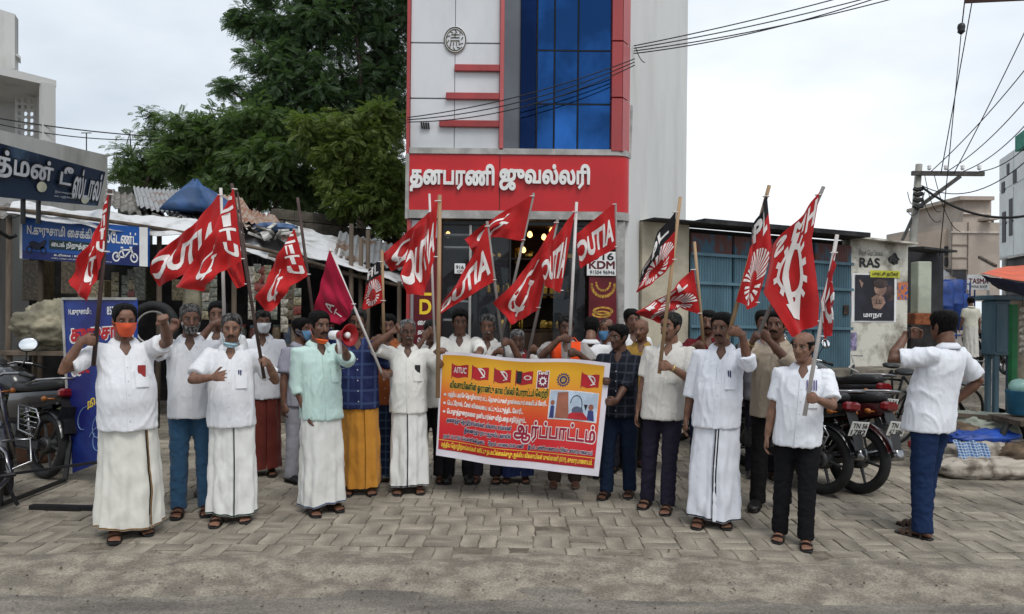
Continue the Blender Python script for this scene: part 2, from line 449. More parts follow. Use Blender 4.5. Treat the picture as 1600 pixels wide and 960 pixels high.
def hand(mb, wrist, fwd, side, pose, left, s=1.):
    """palm and five fingers; fwd = wrist to knuckles, side = towards the thumb. returns grip centre"""
    fwd = Vector(fwd).normalized(); side = Vector(side); side = (side-fwd*side.dot(fwd)).normalized()
    pn = fwd.cross(side) if left else side.cross(fwd)      # out of the palm
    wr = Vector(wrist)
    def at(f, t, p): return wr+(fwd*f+side*t+pn*p)*s
    def sec(f, hw, hp, p=0):
        th = np.arange(10)*2*PI/10; c = at(f, 0, p)
        return np.array([c+side*(hw*s*math.cos(a))+pn*(hp*s*math.sin(a)) for a in th])
    mb.rings([sec(-.03, .026, .020), sec(.0, .027, .019), sec(.03, .036, .0165), (sec(.06, .042, .015)), sec(.088, .042, .013), sec(.10, .036, .009)])
    cur = {'grip': (70, 85, 60), 'fist': (82, 95, 70), 'relax': (22, 28, 18), 'open': (4, 6, 5), 'hold': (48, 60, 45)}[pose]
    for k, (t, L) in enumerate(((.032, .073), (.0105, .081), (-.011, .076), (-.031, .060))):
        p = at(.088, t, 0); a = 0; pts = [p-fwd*.012*s]; rr = [.0098*s]; sp = {'open': .11, 'relax': .03}.get(pose, 0)*(1.5-k)
        for j, (c, q) in enumerate(zip(cur, (.45, .30, .25))):
            pts.append(p); rr.append((.0100, .0090, .0080)[j]*s)
            a += R(c*(1+.06*(k-1) if pose == 'relax' else 1))
            p = p+((fwd+side*sp).normalized()*math.cos(a)+pn*math.sin(a))*L*q*s
        pts.append(p); rr.append(.0065*s)
        mb.tube(pts, rr, 7)
    # thumb leaves the side of the palm near its base
    if pose in ('grip', 'fist', 'hold'):
        tp = [at(.018, .024, .004), at(.040, .046, .018), at(.062, .044, .040), at(.078, .026, .053)]
    elif pose == 'open': tp = [at(.018, .022, .004), at(.042, .050, .012), at(.070, .070, .016), at(.094, .078, .018)]
    else: tp = [at(.018, .022, .004), at(.045, .044, .014), at(.073, .050, .022), at(.097, .047, .028)]
    mb.tube(tp, [.015*s, .0125*s, .0108*s, .008*s], 7)
    return at(.085, 0, .032)

def ik(a, t, l1, l2, pole):
    a, t = Vector(a), Vector(t); d = t-a; L = d.length
    mx = (l1+l2)*.998
    if L > mx: t = a+d*(mx/L); d = t-a; L = mx
    mn = abs(l1-l2)*1.1+.05
    if L < mn: t = a+d*(mn/max(L, 1e-6)); d = t-a; L = mn
    x = (l1*l1-l2*l2+L*L)/(2*L); h = math.sqrt(max(0, l1*l1-x*x)); d.normalize()
    p = Vector(pole); p = (p-d*p.dot(d)).normalized()
    return a+d*x+p*h, t

def wrinkle(me, amp, seed, anis=(1, 1, 1), freq=7.):
    co = np.empty(len(me.vertices)*3); me.vertices.foreach_get('co', co); co = co.reshape(-1, 3)
    n = normals(me); q = co*np.array(anis)*freq+seed*3.1
    wv = np.stack([pnoise(q*.7+5), pnoise(q*.7+11), pnoise(q*.7+23)], 1)
    a = pnoise(q+wv*1.2); b = np.maximum(0, 1-np.abs(pnoise(q*1.5+wv*1.5+40))*3.)**1.5
    setco(me, co+n*((a*.5+b*.75)*amp-amp*.2)[:, None])

CLOTH = {}
def cloth(col, rough=.85, name=None):
    k = name or 'cloth_%03d_%03d_%03d' % tuple(int(c*999) for c in col)
    if k not in CLOTH: CLOTH[k] = mat(k, col, rough, .018, 9, .35, 240, spec=.2 if max(col) > .1 else .08, sheen=.12 if max(col) > .1 else 0)
    return CLOTH[k]
def plaid(name, base, line, sc=(16, 16, 16), w=.12, line2=None):
    m = mat(name, base, .85, .08, 9, .3, 240, spec=.2); N = m.node_tree.nodes; L = m.node_tree.links; p = N['Principled BSDF']
    tc = N.new('ShaderNodeTexCoord'); sp = N.new('ShaderNodeSeparateXYZ'); L.new(tc.outputs['Object'], sp.inputs[0])
    src = p.inputs['Base Color'].links[0].from_socket
    for ax, sc_ in ((0, sc[0]), (2, sc[2])):
        mu = N.new('ShaderNodeMath'); mu.operation = 'MULTIPLY'; mu.inputs[1].default_value = sc_; L.new(sp.outputs[ax], mu.inputs[0])
        fr = N.new('ShaderNodeMath'); fr.operation = 'FRACT'; L.new(mu.outputs[0], fr.inputs[0])
        lt = N.new('ShaderNodeMath'); lt.operation = 'LESS_THAN'; lt.inputs[1].default_value = w; L.new(fr.outputs[0], lt.inputs[0])
        k = N.new('ShaderNodeMath'); k.operation = 'MULTIPLY'; k.inputs[1].default_value = .55; L.new(lt.outputs[0], k.inputs[0])
        mx = N.new('ShaderNodeMixRGB'); L.new(k.outputs[0], mx.inputs[0]); L.new(src, mx.inputs[1]); mx.inputs[2].default_value = (*line, 1); src = mx.outputs[0]
    L.new(src, p.inputs['Base Color']); return m

def person(label, x, foot, top, yaw=0, tone=0, hair='black', hairline=0., beard=None, stache=None, shirt=(.72, .73, .76), sleeve='short',
           lower='dhoti', lcol=(.74, .74, .72), border=None, bth=.3, rh=None, lh=None, head=(0, 0), belly=.5, feet='sandal', vox=.0075,
           mask=None, glasses=False, lean=0., extra=None, stance=.10, shirt_len=None, group=None, d=None, pocket=True, shirt_mat=None, lower_mat=None,
           watch=False, build=1., step=(0, 0), hem=None, bald=False, dhood=.36, headx=None):
    """x = photo column of the feet's middle, foot/top = photo rows of soles and crown. rh/lh = (px, py, depth offset, pose, side axis or None, elbow pole)"""
    D = d or GD(x, foot); base = G(x, foot) if d is None else W(x, foot, d); base.z = 0 if d is None else base.z
    Ht = (W(x, top, D).z-base.z); s = Ht/1.70; b = build
    root = thing('person', label, 'person', base, R(yaw), group)
    inv = (T(*base) @ RZ(R(yaw))).inverted()
    rnd = random.Random(hash(label) % 9973 if False else sum(ord(c)*(i+1) for i, c in enumerate(label)) % 9973); sd = rnd.random()*50
    def L3(*p): return Vector(p)*s
    ln = math.tan(R(lean))
    sw = 0 if headx is None else (headx-x)*D/F/((1.5-.45)*s)*math.cos(R(yaw)); swy = 0 if headx is None else -(headx-x)*D/F/((1.5-.45)*s)*math.sin(R(yaw))
    def shx(z): return sw*max(0, z-.45*s)
    def tilt(v): return Vector((v[0]+shx(v[2]), v[1]-ln*max(0, v[2]-.9*s)+swy*max(0, v[2]-.45*s), v[2]))
    shy = .02; SH = {}
    for nm, sg in (('r', -1), ('l', 1)): SH[nm] = tilt(L3(sg*.168*(.5+.5*b), shy, 1.352))
    hand_at = {}; body = MB()
    neckb = tilt(L3(0, .018, 1.40))
    HM = T(*tilt(L3(0, -.008, 1.457))) @ Matrix.Scale(s, 4) @ RZ(R(head[0])) @ RX(R(head[1]))   # head turn, nod
    head_shape(body, HM, b)
    body.tube([neckb-Vector((0, 0, .05*s)), xf(HM, [(0, .018, .0)])[0], xf(HM, [(0, .012, .07)])[0]], [.066*s*b, .058*s*b, .052*s*b], 14)
    def tsec(z, w, f, bk, n=28, e=.9):
        th = np.arange(n)*2*PI/n; c = (bk-f)/2; h = (bk+f)/2
        sx, cy = np.sin(th), np.cos(th)
        v = np.stack([w*np.sign(sx)*np.abs(sx)**e, c-h*np.sign(cy)*np.abs(cy)**e, np.full(n, z)], 1)*s
        v[:, 1] += swy*np.maximum(0, v[:, 2]-.45*s)-ln*np.maximum(0, v[:, 2]-.9*s); v[:, 0] += sw*np.maximum(0, v[:, 2]-.45*s); return v
    B = belly
    prof = [(.80, .150, .10, .13), (.92, .155+.01*B, .105+.03*B, .125), (1.02, .148+.02*B, .105+.075*B, .105), (1.12, .150+.015*B, .112+.06*B, .105),
            (1.22, .160, .118+.025*B, .115), (1.30, .165, .108, .115), (1.37, .145, .080, .095), (1.42, .085, .055, .07), (1.45, .055, .045, .05)]
    body.rings([tsec(z, w*.86*b, f*.86*b, k*.86*b, 20) for z, w, f, k in prof])
    ends = {}
    for nm, sg, H in (('r', -1, rh), ('l', 1, lh)):
        sh = SH[nm]
        if H is None: H = ('rest',)
        if H[0] == 'rest':
            tgt = sh+L3(sg*(.085 if len(H) < 2 else H[1]), -.06 if len(H) < 3 else H[2], -.52); pose, side, pole, grip = 'relax', Vector((0, -1, .1)), (sg*.3, .9, 0), False
        else:
            tgt = inv @ W(H[0], H[1], D+H[2]); pose = H[3]; side = H[4]; pole = H[5] if len(H) > 5 and H[5] else (sg*.8, .2, -1); grip = pose in ('grip', 'hold')
        l1, l2 = .285*s, .245*s
        if side is None: side = Vector((0, 0, 1))
        else:
            side = Vector(side)
            if H[0] != 'rest' and len(H) > 6 and H[6]: side = inv.to_3x3() @ side
        wt = tgt
        for _ in range(3):
            el, w2 = ik(sh, wt, l1, l2, pole); fa = (w2-el).normalized()
            sd_ = side-fa*side.dot(fa)
            if grip:
                ax = side.normalized(); fw = fa-ax*fa.dot(ax)
                if fw.length < .45: fw = fw+Vector((-sg*.5, -.6, 0)); fw -= ax*fw.dot(ax)
                fw.normalize(); pnrm = fw.cross(ax) if nm == 'l' else ax.cross(fw)
                wt = tgt-(fw*.085+pnrm*.032)*s
            elif pose == 'fist': fw = fa; wt = tgt-fw*.07*s
            else: fw = fa; wt = tgt-fw*.08*s if H[0] != 'rest' else tgt
        sidev = ax if grip else side
        if abs(fw.dot(sidev.normalized())) > .95: sidev = Vector((-sg, 0, 0))
        body.tube([sh+L3(-sg*.03, 0, -.01), sh.lerp(el, .3), sh.lerp(el, .75), el, el.lerp(w2, .28), el.lerp(w2, .7), w2],
                  [.052*s*b, .047*s*b, .041*s, .038*s, .041*s*b, .032*s, .026*s], 12)
        hand(body, w2, fw, sidev, pose, nm == 'l', s*.98); ends[nm] = (sh, el, w2)
    # legs and feet
    FT = {}
    for sg in (-1, 1):
        hip = tilt(L3(sg*.085, .01, .86)); fy = step[0] if sg < 0 else step[1]
        ank = L3(sg*stance, .03+fy, .075); kn = hip.lerp(ank, .52)+L3(0, -.025, 0); FT[sg] = ank
        body.tube([hip, hip.lerp(kn, .5), kn, kn.lerp(ank, .3), kn.lerp(ank, .8), ank-Vector((0, 0, .02*s))], [.080*s*b, .068*s*b, .052*s, .053*s, .036*s, .036*s], 12)
        def fs(y, hw, h0, h1, sx=0):
            th = np.arange(12)*2*PI/12
            return np.array([(ank.x+s*(sg*sx+hw*math.cos(a)), ank.y+s*y, s*((h0+h1)/2+(h1-h0)/2*math.sin(a))) for a in th])
        body.rings([fs(.055, .02, .018, .05), fs(.04, .033, .014, .08), fs(-.0, .037, .014, .095), fs(-.06, .039, .016, .072, .004), fs(-.12, .046, .014, .046, .008), fs(-.155, .045, .015, .034, .010), fs(-.165, .04, .018, .03, .010)])
        for k in range(5):
            tx = (.030-.0165*k); ly = -.152-(.040, .036, .030, .022, .012)[k]
            body.tube([(ank.x+s*(-sg*tx+sg*.010), ank.y-s*.145, .026*s), (ank.x+s*(-sg*tx+sg*.011), ank.y+s*ly, .022*s)], [(.0125 if k == 0 else .0095)*s, (.0105 if k == 0 else .0075)*s], 7)
    me = remesh(body, vox*1.12, 2, ADAPT); co = np.empty(len(me.vertices)*3); me.vertices.foreach_get('co', co); co = co.reshape(-1, 3)
    hl = xf(HM.inverted(), co); n = normals(me); disp = np.zeros(len(co)); tint = np.ones((len(co), 3))
    near = (hl[:, 2] > -.03) & (hl[:, 2] < .26) & (np.abs(hl[:, 0]) < .1) & (np.abs(hl[:, 1]) < .14)
    def gs(c, r): return np.exp(-(((hl-np.array(c))/np.array(r))**2).sum(1))*near
    for sg in (-1, 1):
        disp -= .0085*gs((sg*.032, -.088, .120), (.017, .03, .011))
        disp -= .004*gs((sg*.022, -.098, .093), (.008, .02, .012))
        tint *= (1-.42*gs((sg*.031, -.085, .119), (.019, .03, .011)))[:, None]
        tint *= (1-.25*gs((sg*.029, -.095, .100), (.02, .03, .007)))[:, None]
        if hair != 'none': tint *= (1-(.78 if hair in ('black', 'salt') else .35)*gs((sg*.031, -.095, .1405), (.019, .03, .0048)))[:, None]
    disp -= .0038*gs((0, -.10, .0485), (.024, .02, .0035)); tint *= (1-.5*gs((0, -.10, .0485), (.024, .02, .0038)))[:, None]
    lip = gs((0, -.10, .0475), (.023, .02, .009))[:, None]; tint = tint*(1-lip*np.array((.05, .22, .18)))
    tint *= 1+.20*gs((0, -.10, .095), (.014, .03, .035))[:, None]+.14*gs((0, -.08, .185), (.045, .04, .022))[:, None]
    if beard in ('stubble',) or stache: tint *= (1-.35*gs((0, -.08, .022), (.05, .05, .03)))[:, None]
    co = co+n*(disp*s)[:, None]; setco(me, co); vcol(me, 'tint', tint); finish(me, 'body', skin_mat(tone), root)
    # eyes
    for sg in (-1, 1):
        e = MB(); e.ell((0, 0, 0), (.0125, .0125, .0115), 12, 8); e.m = 1; e.ell((0, -.0092, 0), (.0058, .0045, .0058), 10, 6)
        o = e.build('eye', [EYE_W, EYE_D], root, True); o.matrix_local = HM @ T(sg*.031, -.0725, .1185) @ Matrix.Scale(.92, 4)
    # hair
    hk = {'none': None}.get(hair, hair)
    if hk:
        hb = MB(); th_ = {'black': .009, 'salt': .008, 'grey': .008, 'white': .006}[hk]; hf = .182+hairline
        def mk(t, z):
            a = abs(t)
            line = lerp(hf, .150, sstep(.35, .95, a)) if a < .95 else lerp(.150, .085, sstep(.95, 1.25, a)) if a < 1.25 else lerp(.085, .118, sstep(1.3, 1.45, a)) if a < 1.6 else lerp(.118, .028, sstep(1.6, 2.0, a))
            if bald and z > .16: 
                return -.004
            return lerp(-.004, th_*(1+.5*sstep(.15, .22, z))*(.75 if a > 1.2 and z < .14 else 1), sstep(line-.006, line+.014, z))
        sheet_on_head(hb, HM, .02, .2315, mk, 56, 34, seed=sd, rough=.004)
        hb.ell((0, 0, 0), (.03, .035, .008), 10, 6, HM @ T(0, .01, .232)) if not bald else None
        hb.build('hair', hair_mat(hk), root, True, fixn=True)
    if stache:
        mbm = MB()
        for sg in (-1, 1): mbm.tube(xf(HM, [(0, -.106, .0655), (sg*.014, -.104, .064), (sg*.028, -.094, .057), (sg*.034, -.086, .049)]), [.0065*s, .0075*s, .006*s, .003*s], 7)
        mbm.build('moustache', hair_mat(stache), root, True)
    if beard and beard != 'stubble':
        bb = MB()
        def bk_(t, z):
            a = abs(t)
            if z > .058 and a < .55: return -.005
            top_ = lerp(.056, .10, sstep(.5, 1.3, a))
            return lerp(-.005, .009, sstep(top_+.01, top_-.012, z)*sstep(1.6, 1.35, a))
        sheet_on_head(bb, HM, -.003, .11, bk_, 40, 18, -1.7, 1.7, seed=sd+9, rough=.005)
        bb.build('beard', hair_mat(beard), root, True)
    if mask:
        mcol, where = mask; km = MB()
        if where == 'face':
            def mm(t, z): return .011+.026*math.exp(-(t/.40)**2)*math.exp(-((z-.080)/.035)**2)
            sheet_on_head(km, HM, .004, .108, mm, 26, 12, -1.05, 1.05, rough=.001)
            for sg in (-1, 1):
                for za in (.10, .02): km.tube(xf(HM, [head_pt(np.array(sg*1.05), za, .011), head_pt(np.array(sg*1.35), lerp(za, .105, .6), .010), (sg*.080, .010, .112 if za > .05 else .085)]), .0022, 5)
        else:
            def mm(t, z): return .012+.006*math.sin(z*260+t*2)
            sheet_on_head(km, HM @ T(0, .006, -.026) @ RX(.12), .0, .046, mm, 26, 8, -1.25, 1.25, rough=.002)
            for sg in (-1, 1): km.tube(xf(HM, [(sg*.055, -.02, .0), (sg*.073, .0, .06), (sg*.080, .012, .112)]), .0025, 5)
        km.build('face_mask', cloth(mcol), root, True)
    if glasses:
        g = MB()
        for sg in (-1, 1):
            g.torus(.0225, .0020, 18, 5, HM @ T(sg*.031, -.105, .118) @ RX(PI/2) @ Matrix.Scale(.8, 4, (0, 1, 0)))
            g.tube(xf(HM, [(sg*.052, -.103, .122), (sg*.072, -.05, .122), (sg*.081, .01, .125)]), .0019, 5)
        g.tube(xf(HM, [(-.010, -.106, .121), (0, -.108, .123), (.010, -.106, .121)]), .0019, 5)
        g.build('glasses', DARKM, root)
    # shirt
    smat = shirt_mat or cloth(shirt); sb = MB(); tuck = lower == 'tucked'
    hz = shirt_len if shirt_len else .78
    sec = [(hz+.05, .150, .09, .12), (hz-.0, .172+.01*B, .120+.055*B, .142), (hz+.004, .184+.012*B, .132+.065*B, .153), (.90, .180+.015*B, .128+.07*B, .146), (1.00, .172+.022*B, .122+.095*B, .130),
           (1.10, .176+.02*B, .126+.085*B, .126), (1.20, .182, .132+.04*B, .132), (1.275, .190, .126+.01*B, .135), (1.33, .182, .108, .128), (1.368, .155, .088, .112), (1.396, .108, .068, .088), (1.412, .068, .055, .070)]
    sb.rings([tsec(z, w*b, f*b, k*b) for z, w, f, k in sec])
    for nm, sg in (('r', -1), ('l', 1)):
        sh, el, wr = ends[nm]; a0 = sh+L3(-sg*.05, 0, -.012)
        if sleeve == 'none': continue
        if sleeve == 'short': pts = [a0, sh, sh.lerp(el, .35), sh.lerp(el, .70), sh.lerp(el, .80), sh.lerp(el, .795), sh.lerp(el, .70)]; rr = [.062, .071, .070, .072, .075, .060, .048]
        elif sleeve == 'half': pts = [a0, sh, sh.lerp(el, .5), el, el.lerp(wr, .22), el.lerp(wr, .30), el.lerp(wr, .29), el.lerp(wr, .2)]; rr = [.062, .071, .066, .063, .062, .064, .052, .045]
        else: pts = [a0, sh, sh.lerp(el, .5), el, el.lerp(wr, .5), el.lerp(wr, .92), el.lerp(wr, .97), el.lerp(wr, .96), el.lerp(wr, .88)]; rr = [.062, .071, .065, .060, .053, .046, .046, .036, .03]
        sb.tube(pts, [r*s*(.4+.6*b) for r in rr], 16)
    sm = remesh(sb, vox*1.45, 3); wrinkle(sm, .0120*s, sd, (1, 1, .34), 6.0/s); smooth_mesh(sm, 1, .4); wrinkle(sm, .0045*s, sd+7, (1.5, 1.5, .45), 11/s)
    bmv = bmesh.new(); bmv.from_mesh(sm); kill = []                       # open collar: cut the throat free
    for f in bmv.faces:
        c = f.calc_center_median()/s
        if c.z > 1.325 and c.y < .01 and abs(c.x-shx(c.z*s)/s) < .004+.050*(c.z-1.325)/.085: kill.append(f)
    bmesh.ops.delete(bmv, geom=kill, context='FACES')
    for v in bmv.verts:                                                    # straighten the cut into a clean V
        z_, x_ = v.co.z/s, (v.co.x-shx(v.co.z))/s
        if v.is_boundary and v.co.y < .01 and z_ > 1.30:
            lim = .004+.050*max(0, z_-1.325)/.085
            if abs(abs(x_)-lim) < .018: v.co.x = shx(v.co.z)+math.copysign(lim+.002, x_)*s
    bmv.to_mesh(sm); bmv.free()
    finish(sm, 'shirt', smat, root)
    # collar: a stand that turns over into two points
    cb = MB(); nT = 40; rows = []
    for i in range(nT+1):
        t = lerp(.40, 2*PI-.40, i/nT); fr = max(0, math.cos(t)); pt = max(0, 1-abs(min(t, 2*PI-t)-.58)/.5)
        sx, cy = math.sin(t), -math.cos(t)
        def q(r, z, dy=0): 
            v = L3(sx*r*1.02, .012+cy*r*.98+dy, z); return tilt(v)
        rows.append([q(.066, 1.395-.020*fr), q(.062, 1.445-.030*fr), q(.067, 1.450-.032*fr), q(.086, 1.434-.040*fr-.006*pt), q(.104+.012*pt, 1.412-.046*fr-.032*pt, -.006*pt), q(.100+.01*pt, 1.406-.046*fr-.032*pt)])
    cb.grid(rows); cb.build('collar', smat, root, True)
    # front edge with buttons, and a breast pocket, laid on the shirt
    from_co = np.empty(len(sm.vertices)*3); sm.vertices.foreach_get('co', from_co); from_co = from_co.reshape(-1, 3)
    def on_front(xs, z):
        c = from_co[(np.abs(from_co[:, 0]-xs*s-shx(z*s)) < .02*s) & (np.abs(from_co[:, 2]-z*s) < .014*s)]
        return c[:, 1].min() if len(c) else -.15*s
    pk = MB(); zs = np.linspace(hz+.01, 1.325, 22)
    yy = np.array([on_front(0, z) for z in zs]); yy = np.convolve(np.pad(yy, 1, 'edge'), [.25, .5, .25], 'valid')
    pk.grid([[(-.017*s+shx(z*s), y+.004*s, z*s), (-.0165*s+shx(z*s), y-.0035*s, z*s), (.016*s+shx(z*s), y-.003*s, z*s), (.0165*s+shx(z*s), y+.006*s, z*s)] for y, z in zip(yy, zs)])
    pko = pk.build('placket', smat, root, False)
    bt = MB()
    for z in np.arange(hz+.08, 1.32, .095):
        y = np.interp(z, zs, yy); bt.lathe([(.0055*s, -.001), (.0055*s, .0025), (.003*s, .003)], 8, T(shx(z*s), y-.003*s, z*s) @ RX(PI/2))
    props(bt.build('button', BUTTON, pko), kind='stuff')
    if pocket:
        pp = MB(); rows = []
        for z in np.linspace(1.10, 1.225, 7):
            rows.append([(x_*s+shx(z*s), on_front(x_, z)-(.006 if .05 < x_ < .13 else .001)*s, z*s) for x_ in np.linspace(.045, .135, 7)])
        pp.grid(rows); po = pp.build('pocket', smat, root, True)
        if pocket == 'pen':
            pe = MB(); y0 = on_front(.075, 1.225)
            for xo in (.07+shx(1.2*s)/s, .085+shx(1.2*s)/s): pe.tube([(xo*s, y0-.008*s, 1.19*s), (xo*s, y0-.010*s, 1.245*s)], .0055*s, 7)
            pe.build('pen', DARKBLUE, po)
        if pocket in ('card', 'redcloth', 'phone'):
            pe = MB(); y0 = on_front(.09, 1.22); pe.box(.062*s+shx(1.2*s), .115*s+shx(1.2*s), y0-.014*s, y0-.005*s, 1.17*s, 1.255*s, b=.003)
            pe.build({'card': 'card', 'redcloth': 'cloth', 'phone': 'phone'}[pocket], {'card': WHITEP, 'redcloth': REDP, 'phone': DARKM}[pocket], po)
    # lower garment
    if lower in ('dhoti', 'lungi'):
        lm = lower_mat or cloth(lcol); nt, nz = 120, 46; P = np.zeros((nz, nt+1, 3)); bw = dhood/2
        th = np.linspace(0, 2*PI, nt+1)+bth
        zt = np.linspace(0, 1, nz); ztop, zbot = max(hz+.10, .90), (.075 if hem is None else hem)
        ph = [rnd.random()*6 for _ in range(8)]
        for i, t in enumerate(zt):
            z = lerp(ztop, zbot, t)
            w = lerp(.160+.01*B, bw, t**.9)*b; dp = lerp(.130+.035*B, bw*.80, t**.8)*b; fo = .004+.022*t
            u = (th-bth)/(2*PI)
            fold = (np.sin(th*5+ph[0]+t*.8)*.45+np.sin(th*9+ph[1]-t*1.3)*.35+np.sin(th*14+ph[2]+t)*.22+np.maximum(0, np.sin(th*3+ph[3]))*.5)*fo
            fold += pnoise(np.stack([np.sin(th)*3, np.cos(th)*3, np.full_like(th, t*5)], 1)+sd)*(.008+.010*t)
            fold += pnoise(np.stack([np.sin(th)*7, np.cos(th)*7, np.full_like(th, t*17)], 1)+sd+4)*.0035
            lap = .016*(1-u)*np.ones_like(th); r = 1+0*th
            P[i, :, 0] = (w+fold+lap)*np.sin(th); P[i, :, 1] = .01+(step[0]+step[1])*.5*t-(dp+fold+lap)*np.cos(th); P[i, :, 2] = z+.012*t*np.sin(th*2+ph[4])+.01*t*pnoise(np.stack([th*1.5, th*0+sd, th*0], 1))
        P *= s; P[..., 0] += sw*np.maximum(0, P[..., 2]-.45*s); P[..., 1] += swy*np.maximum(0, P[..., 2]-.45*s); lb = MB(); lb.grid(P)
        Q = P[-1].copy()*np.array((.95, .95, 1)); Q[:, 2] += .03*s; lb.grid([P[-1], Q])
        # the loose edge is turned under at the lap
        E_ = P[:, 0].copy(); E2 = P[:, 4].copy()*np.array((.97, .97, 1)); lb.grid(np.stack([E_, E2], 1))
        lo = lb.build(lower, lm, root, True, fixn=False)
        if border is not None:
            pb = MB(); k = 2
            for j0, j1 in ((0, 1), (2, 3)) if border[1] == 2 else ((0, 1),):
                pb.grid(np.stack([P[:, j] * np.array((1.008, 1.012, 1)) for j in (j0, (j0+j1)/2 if False else j1)], 1))
            hb_ = [np.stack([P[-1, :, a]*(1.006 if a < 2 else 1) for a in range(3)], 1), np.stack([P[-2, :, a]*(1.006 if a < 2 else 1) for a in range(3)], 1)]
            hm = [lerp(hb_[0], hb_[1], .12), lerp(hb_[0], hb_[1], .75)]; pb.grid(hm)
            pb.build('border', cloth(border[0]), lo, True, fixn=False)
    else:
        lm = lower_mat or cloth(lcol); tb = MB()
        tb.rings([tsec(z, w*b, f*b, k*b) for z, w, f, k in [(.80, .10, .07, .10), (.83, .165, .108, .135), (.90, .165, .112, .134), (.96, .148, .105+.03*B, .112), (.98, .13, .09+.03*B, .10)]])
        for sg in (-1, 1):
            hip = tilt(L3(sg*.085, .01, .90)); ank = FT[sg]+L3(0, .0, .0); kn = tilt(L3(sg*.085, .01, .86)).lerp(FT[sg], .52)+L3(0, -.022, 0)
            bot = Vector((ank.x, ank.y-.01*s, .045*s))
            tb.tube([hip, hip.lerp(kn, .3), hip.lerp(kn, .7), kn, kn.lerp(bot, .35), kn.lerp(bot, .75), bot, bot+Vector((0, 0, .003*s)), bot+Vector((0, 0, .03*s))],
                    [r*s*b for r in (.094, .092, .080, .071, .069, .066, .068, .054, .046)], 16)
        tm = remesh(tb, vox*1.6, 3); wrinkle(tm, .008*s, sd+3, (1, 1, .8), 9/s); wrinkle(tm, .006*s, sd+5, (.7, .7, 2.2), 10/s); smooth_mesh(tm, 1, .3)
        finish(tm, 'trousers', lm, root)
        if lower == 'tucked':
            be = MB(); be.rings([tsec(z, w, f, k) for z, w, f, k in [(.965, .183*b, .128+.085*B, .138), (.968, .189*b, .134+.088*B, .144), (.998, .188*b, .134+.09*B, .142), (1.0, .181*b, .128+.088*B, .136)]]); be.build('belt', DARKM, root, True)
    # footwear
    if feet in ('sandal', 'shoe'):
        for sg in (-1, 1):
            ank = FT[sg]; f = MB()
            ol = [(.062, .024), (.05, .034), (.0, .038), (-.06, .041), (-.12, .049), (-.16, .046), (-.195, .030), (-.203, .012)]
            def ring(z, g=0): 
                pts = [(sg*max(0, -y)*.06+(w+g), y-(.004 if y < -.19 else 0)) for y, w in ol]+[(sg*max(0, -y)*.06-(w+g), y) for y, w in reversed(ol)]
                return np.array([(ank.x+s*a, ank.y+s*y, z*s) for a, y in pts])
            f.rings([ring(.001, -.003), ring(.004), ring(.013), ring(.016, -.003)])
            so = f.build('sandal', DARKM if feet == 'sandal' else LEATHER, root)
            st = MB()
            def strap(y, hw, h, wd, tk=.004):
                a = np.linspace(0, PI, 11); rows = []
                for yy_ in (y-wd/2, y+wd/2): rows.append([(ank.x+s*(sg*max(0, -yy_)*.06+hw*math.cos(t)), ank.y+s*yy_, s*(.010+h*math.sin(t)**.7)) for t in a])
                st.grid(rows)
            if feet == 'sandal':
                strap(-.125, .053, .046, .035); strap(-.075, .050, .068, .03); strap(.0, .044, .095, .018)
                props(st.build('strap', DARKM if rnd.random() < .5 else BROWNL, so, True), kind='stuff')
            else:
                up = MB(); th = np.arange(14)*2*PI/14; rr = []
                for y, hw, h1 in ((.066, .02, .05), (.05, .041, .085), (.0, .045, .098), (-.06, .046, .08), (-.12, .053, .058), (-.17, .047, .047), (-.205, .02, .035)):
                    rr.append(np.array([(ank.x+s*(sg*max(0, -y)*.06+hw*math.cos(t)), ank.y+s*y, s*(.012+h1/2+(h1/2)*math.sin(t))) for t in th]))
                up.rings(rr); up.build('upper', LEATHER, so, True)
    if watch:
        sh, el, wr = ends[watch]; w_ = MB(); dr = (wr-el).normalized(); c = el.lerp(wr, .93)
        w_.tube([c-dr*.011*s, c-dr*.009*s, c+dr*.009*s, c+dr*.011*s], [.026*s, .032*s, .032*s, .026*s], 14); w_.build('watch', BRASS, root, True)
    if extra: extra(root, HM, s, ends, tilt, L3, from_co)
    return root, ends, D
EYE_W = mat('eye_white', (.17, .15, .14), .25, .03); EYE_D = mat('eye_iris', (.012, .008, .006), .15, .05)
DARKM = mat('dark_plastic', (.014, .014, .015), .45, .2, 20); DARKBLUE = mat('dark_blue_plastic', (.02, .03, .12), .35); WHITEP = mat('white_paper', (.75, .76, .76), .7, .04)
REDP = mat('dull_red_cloth', (.30, .03, .03), .85); BUTTON = mat('pearl_button', (.62, .62, .62), .3); LEATHER = mat('black_leather', (.012, .011, .010), .4, .2, 20, .2, 90)
BROWNL = mat('brown_leather', (.055, .032, .02), .6, .2, 20, .2, 90); BRASS = mat('brass', (.45, .33, .14), .35, .1, metal=.8)
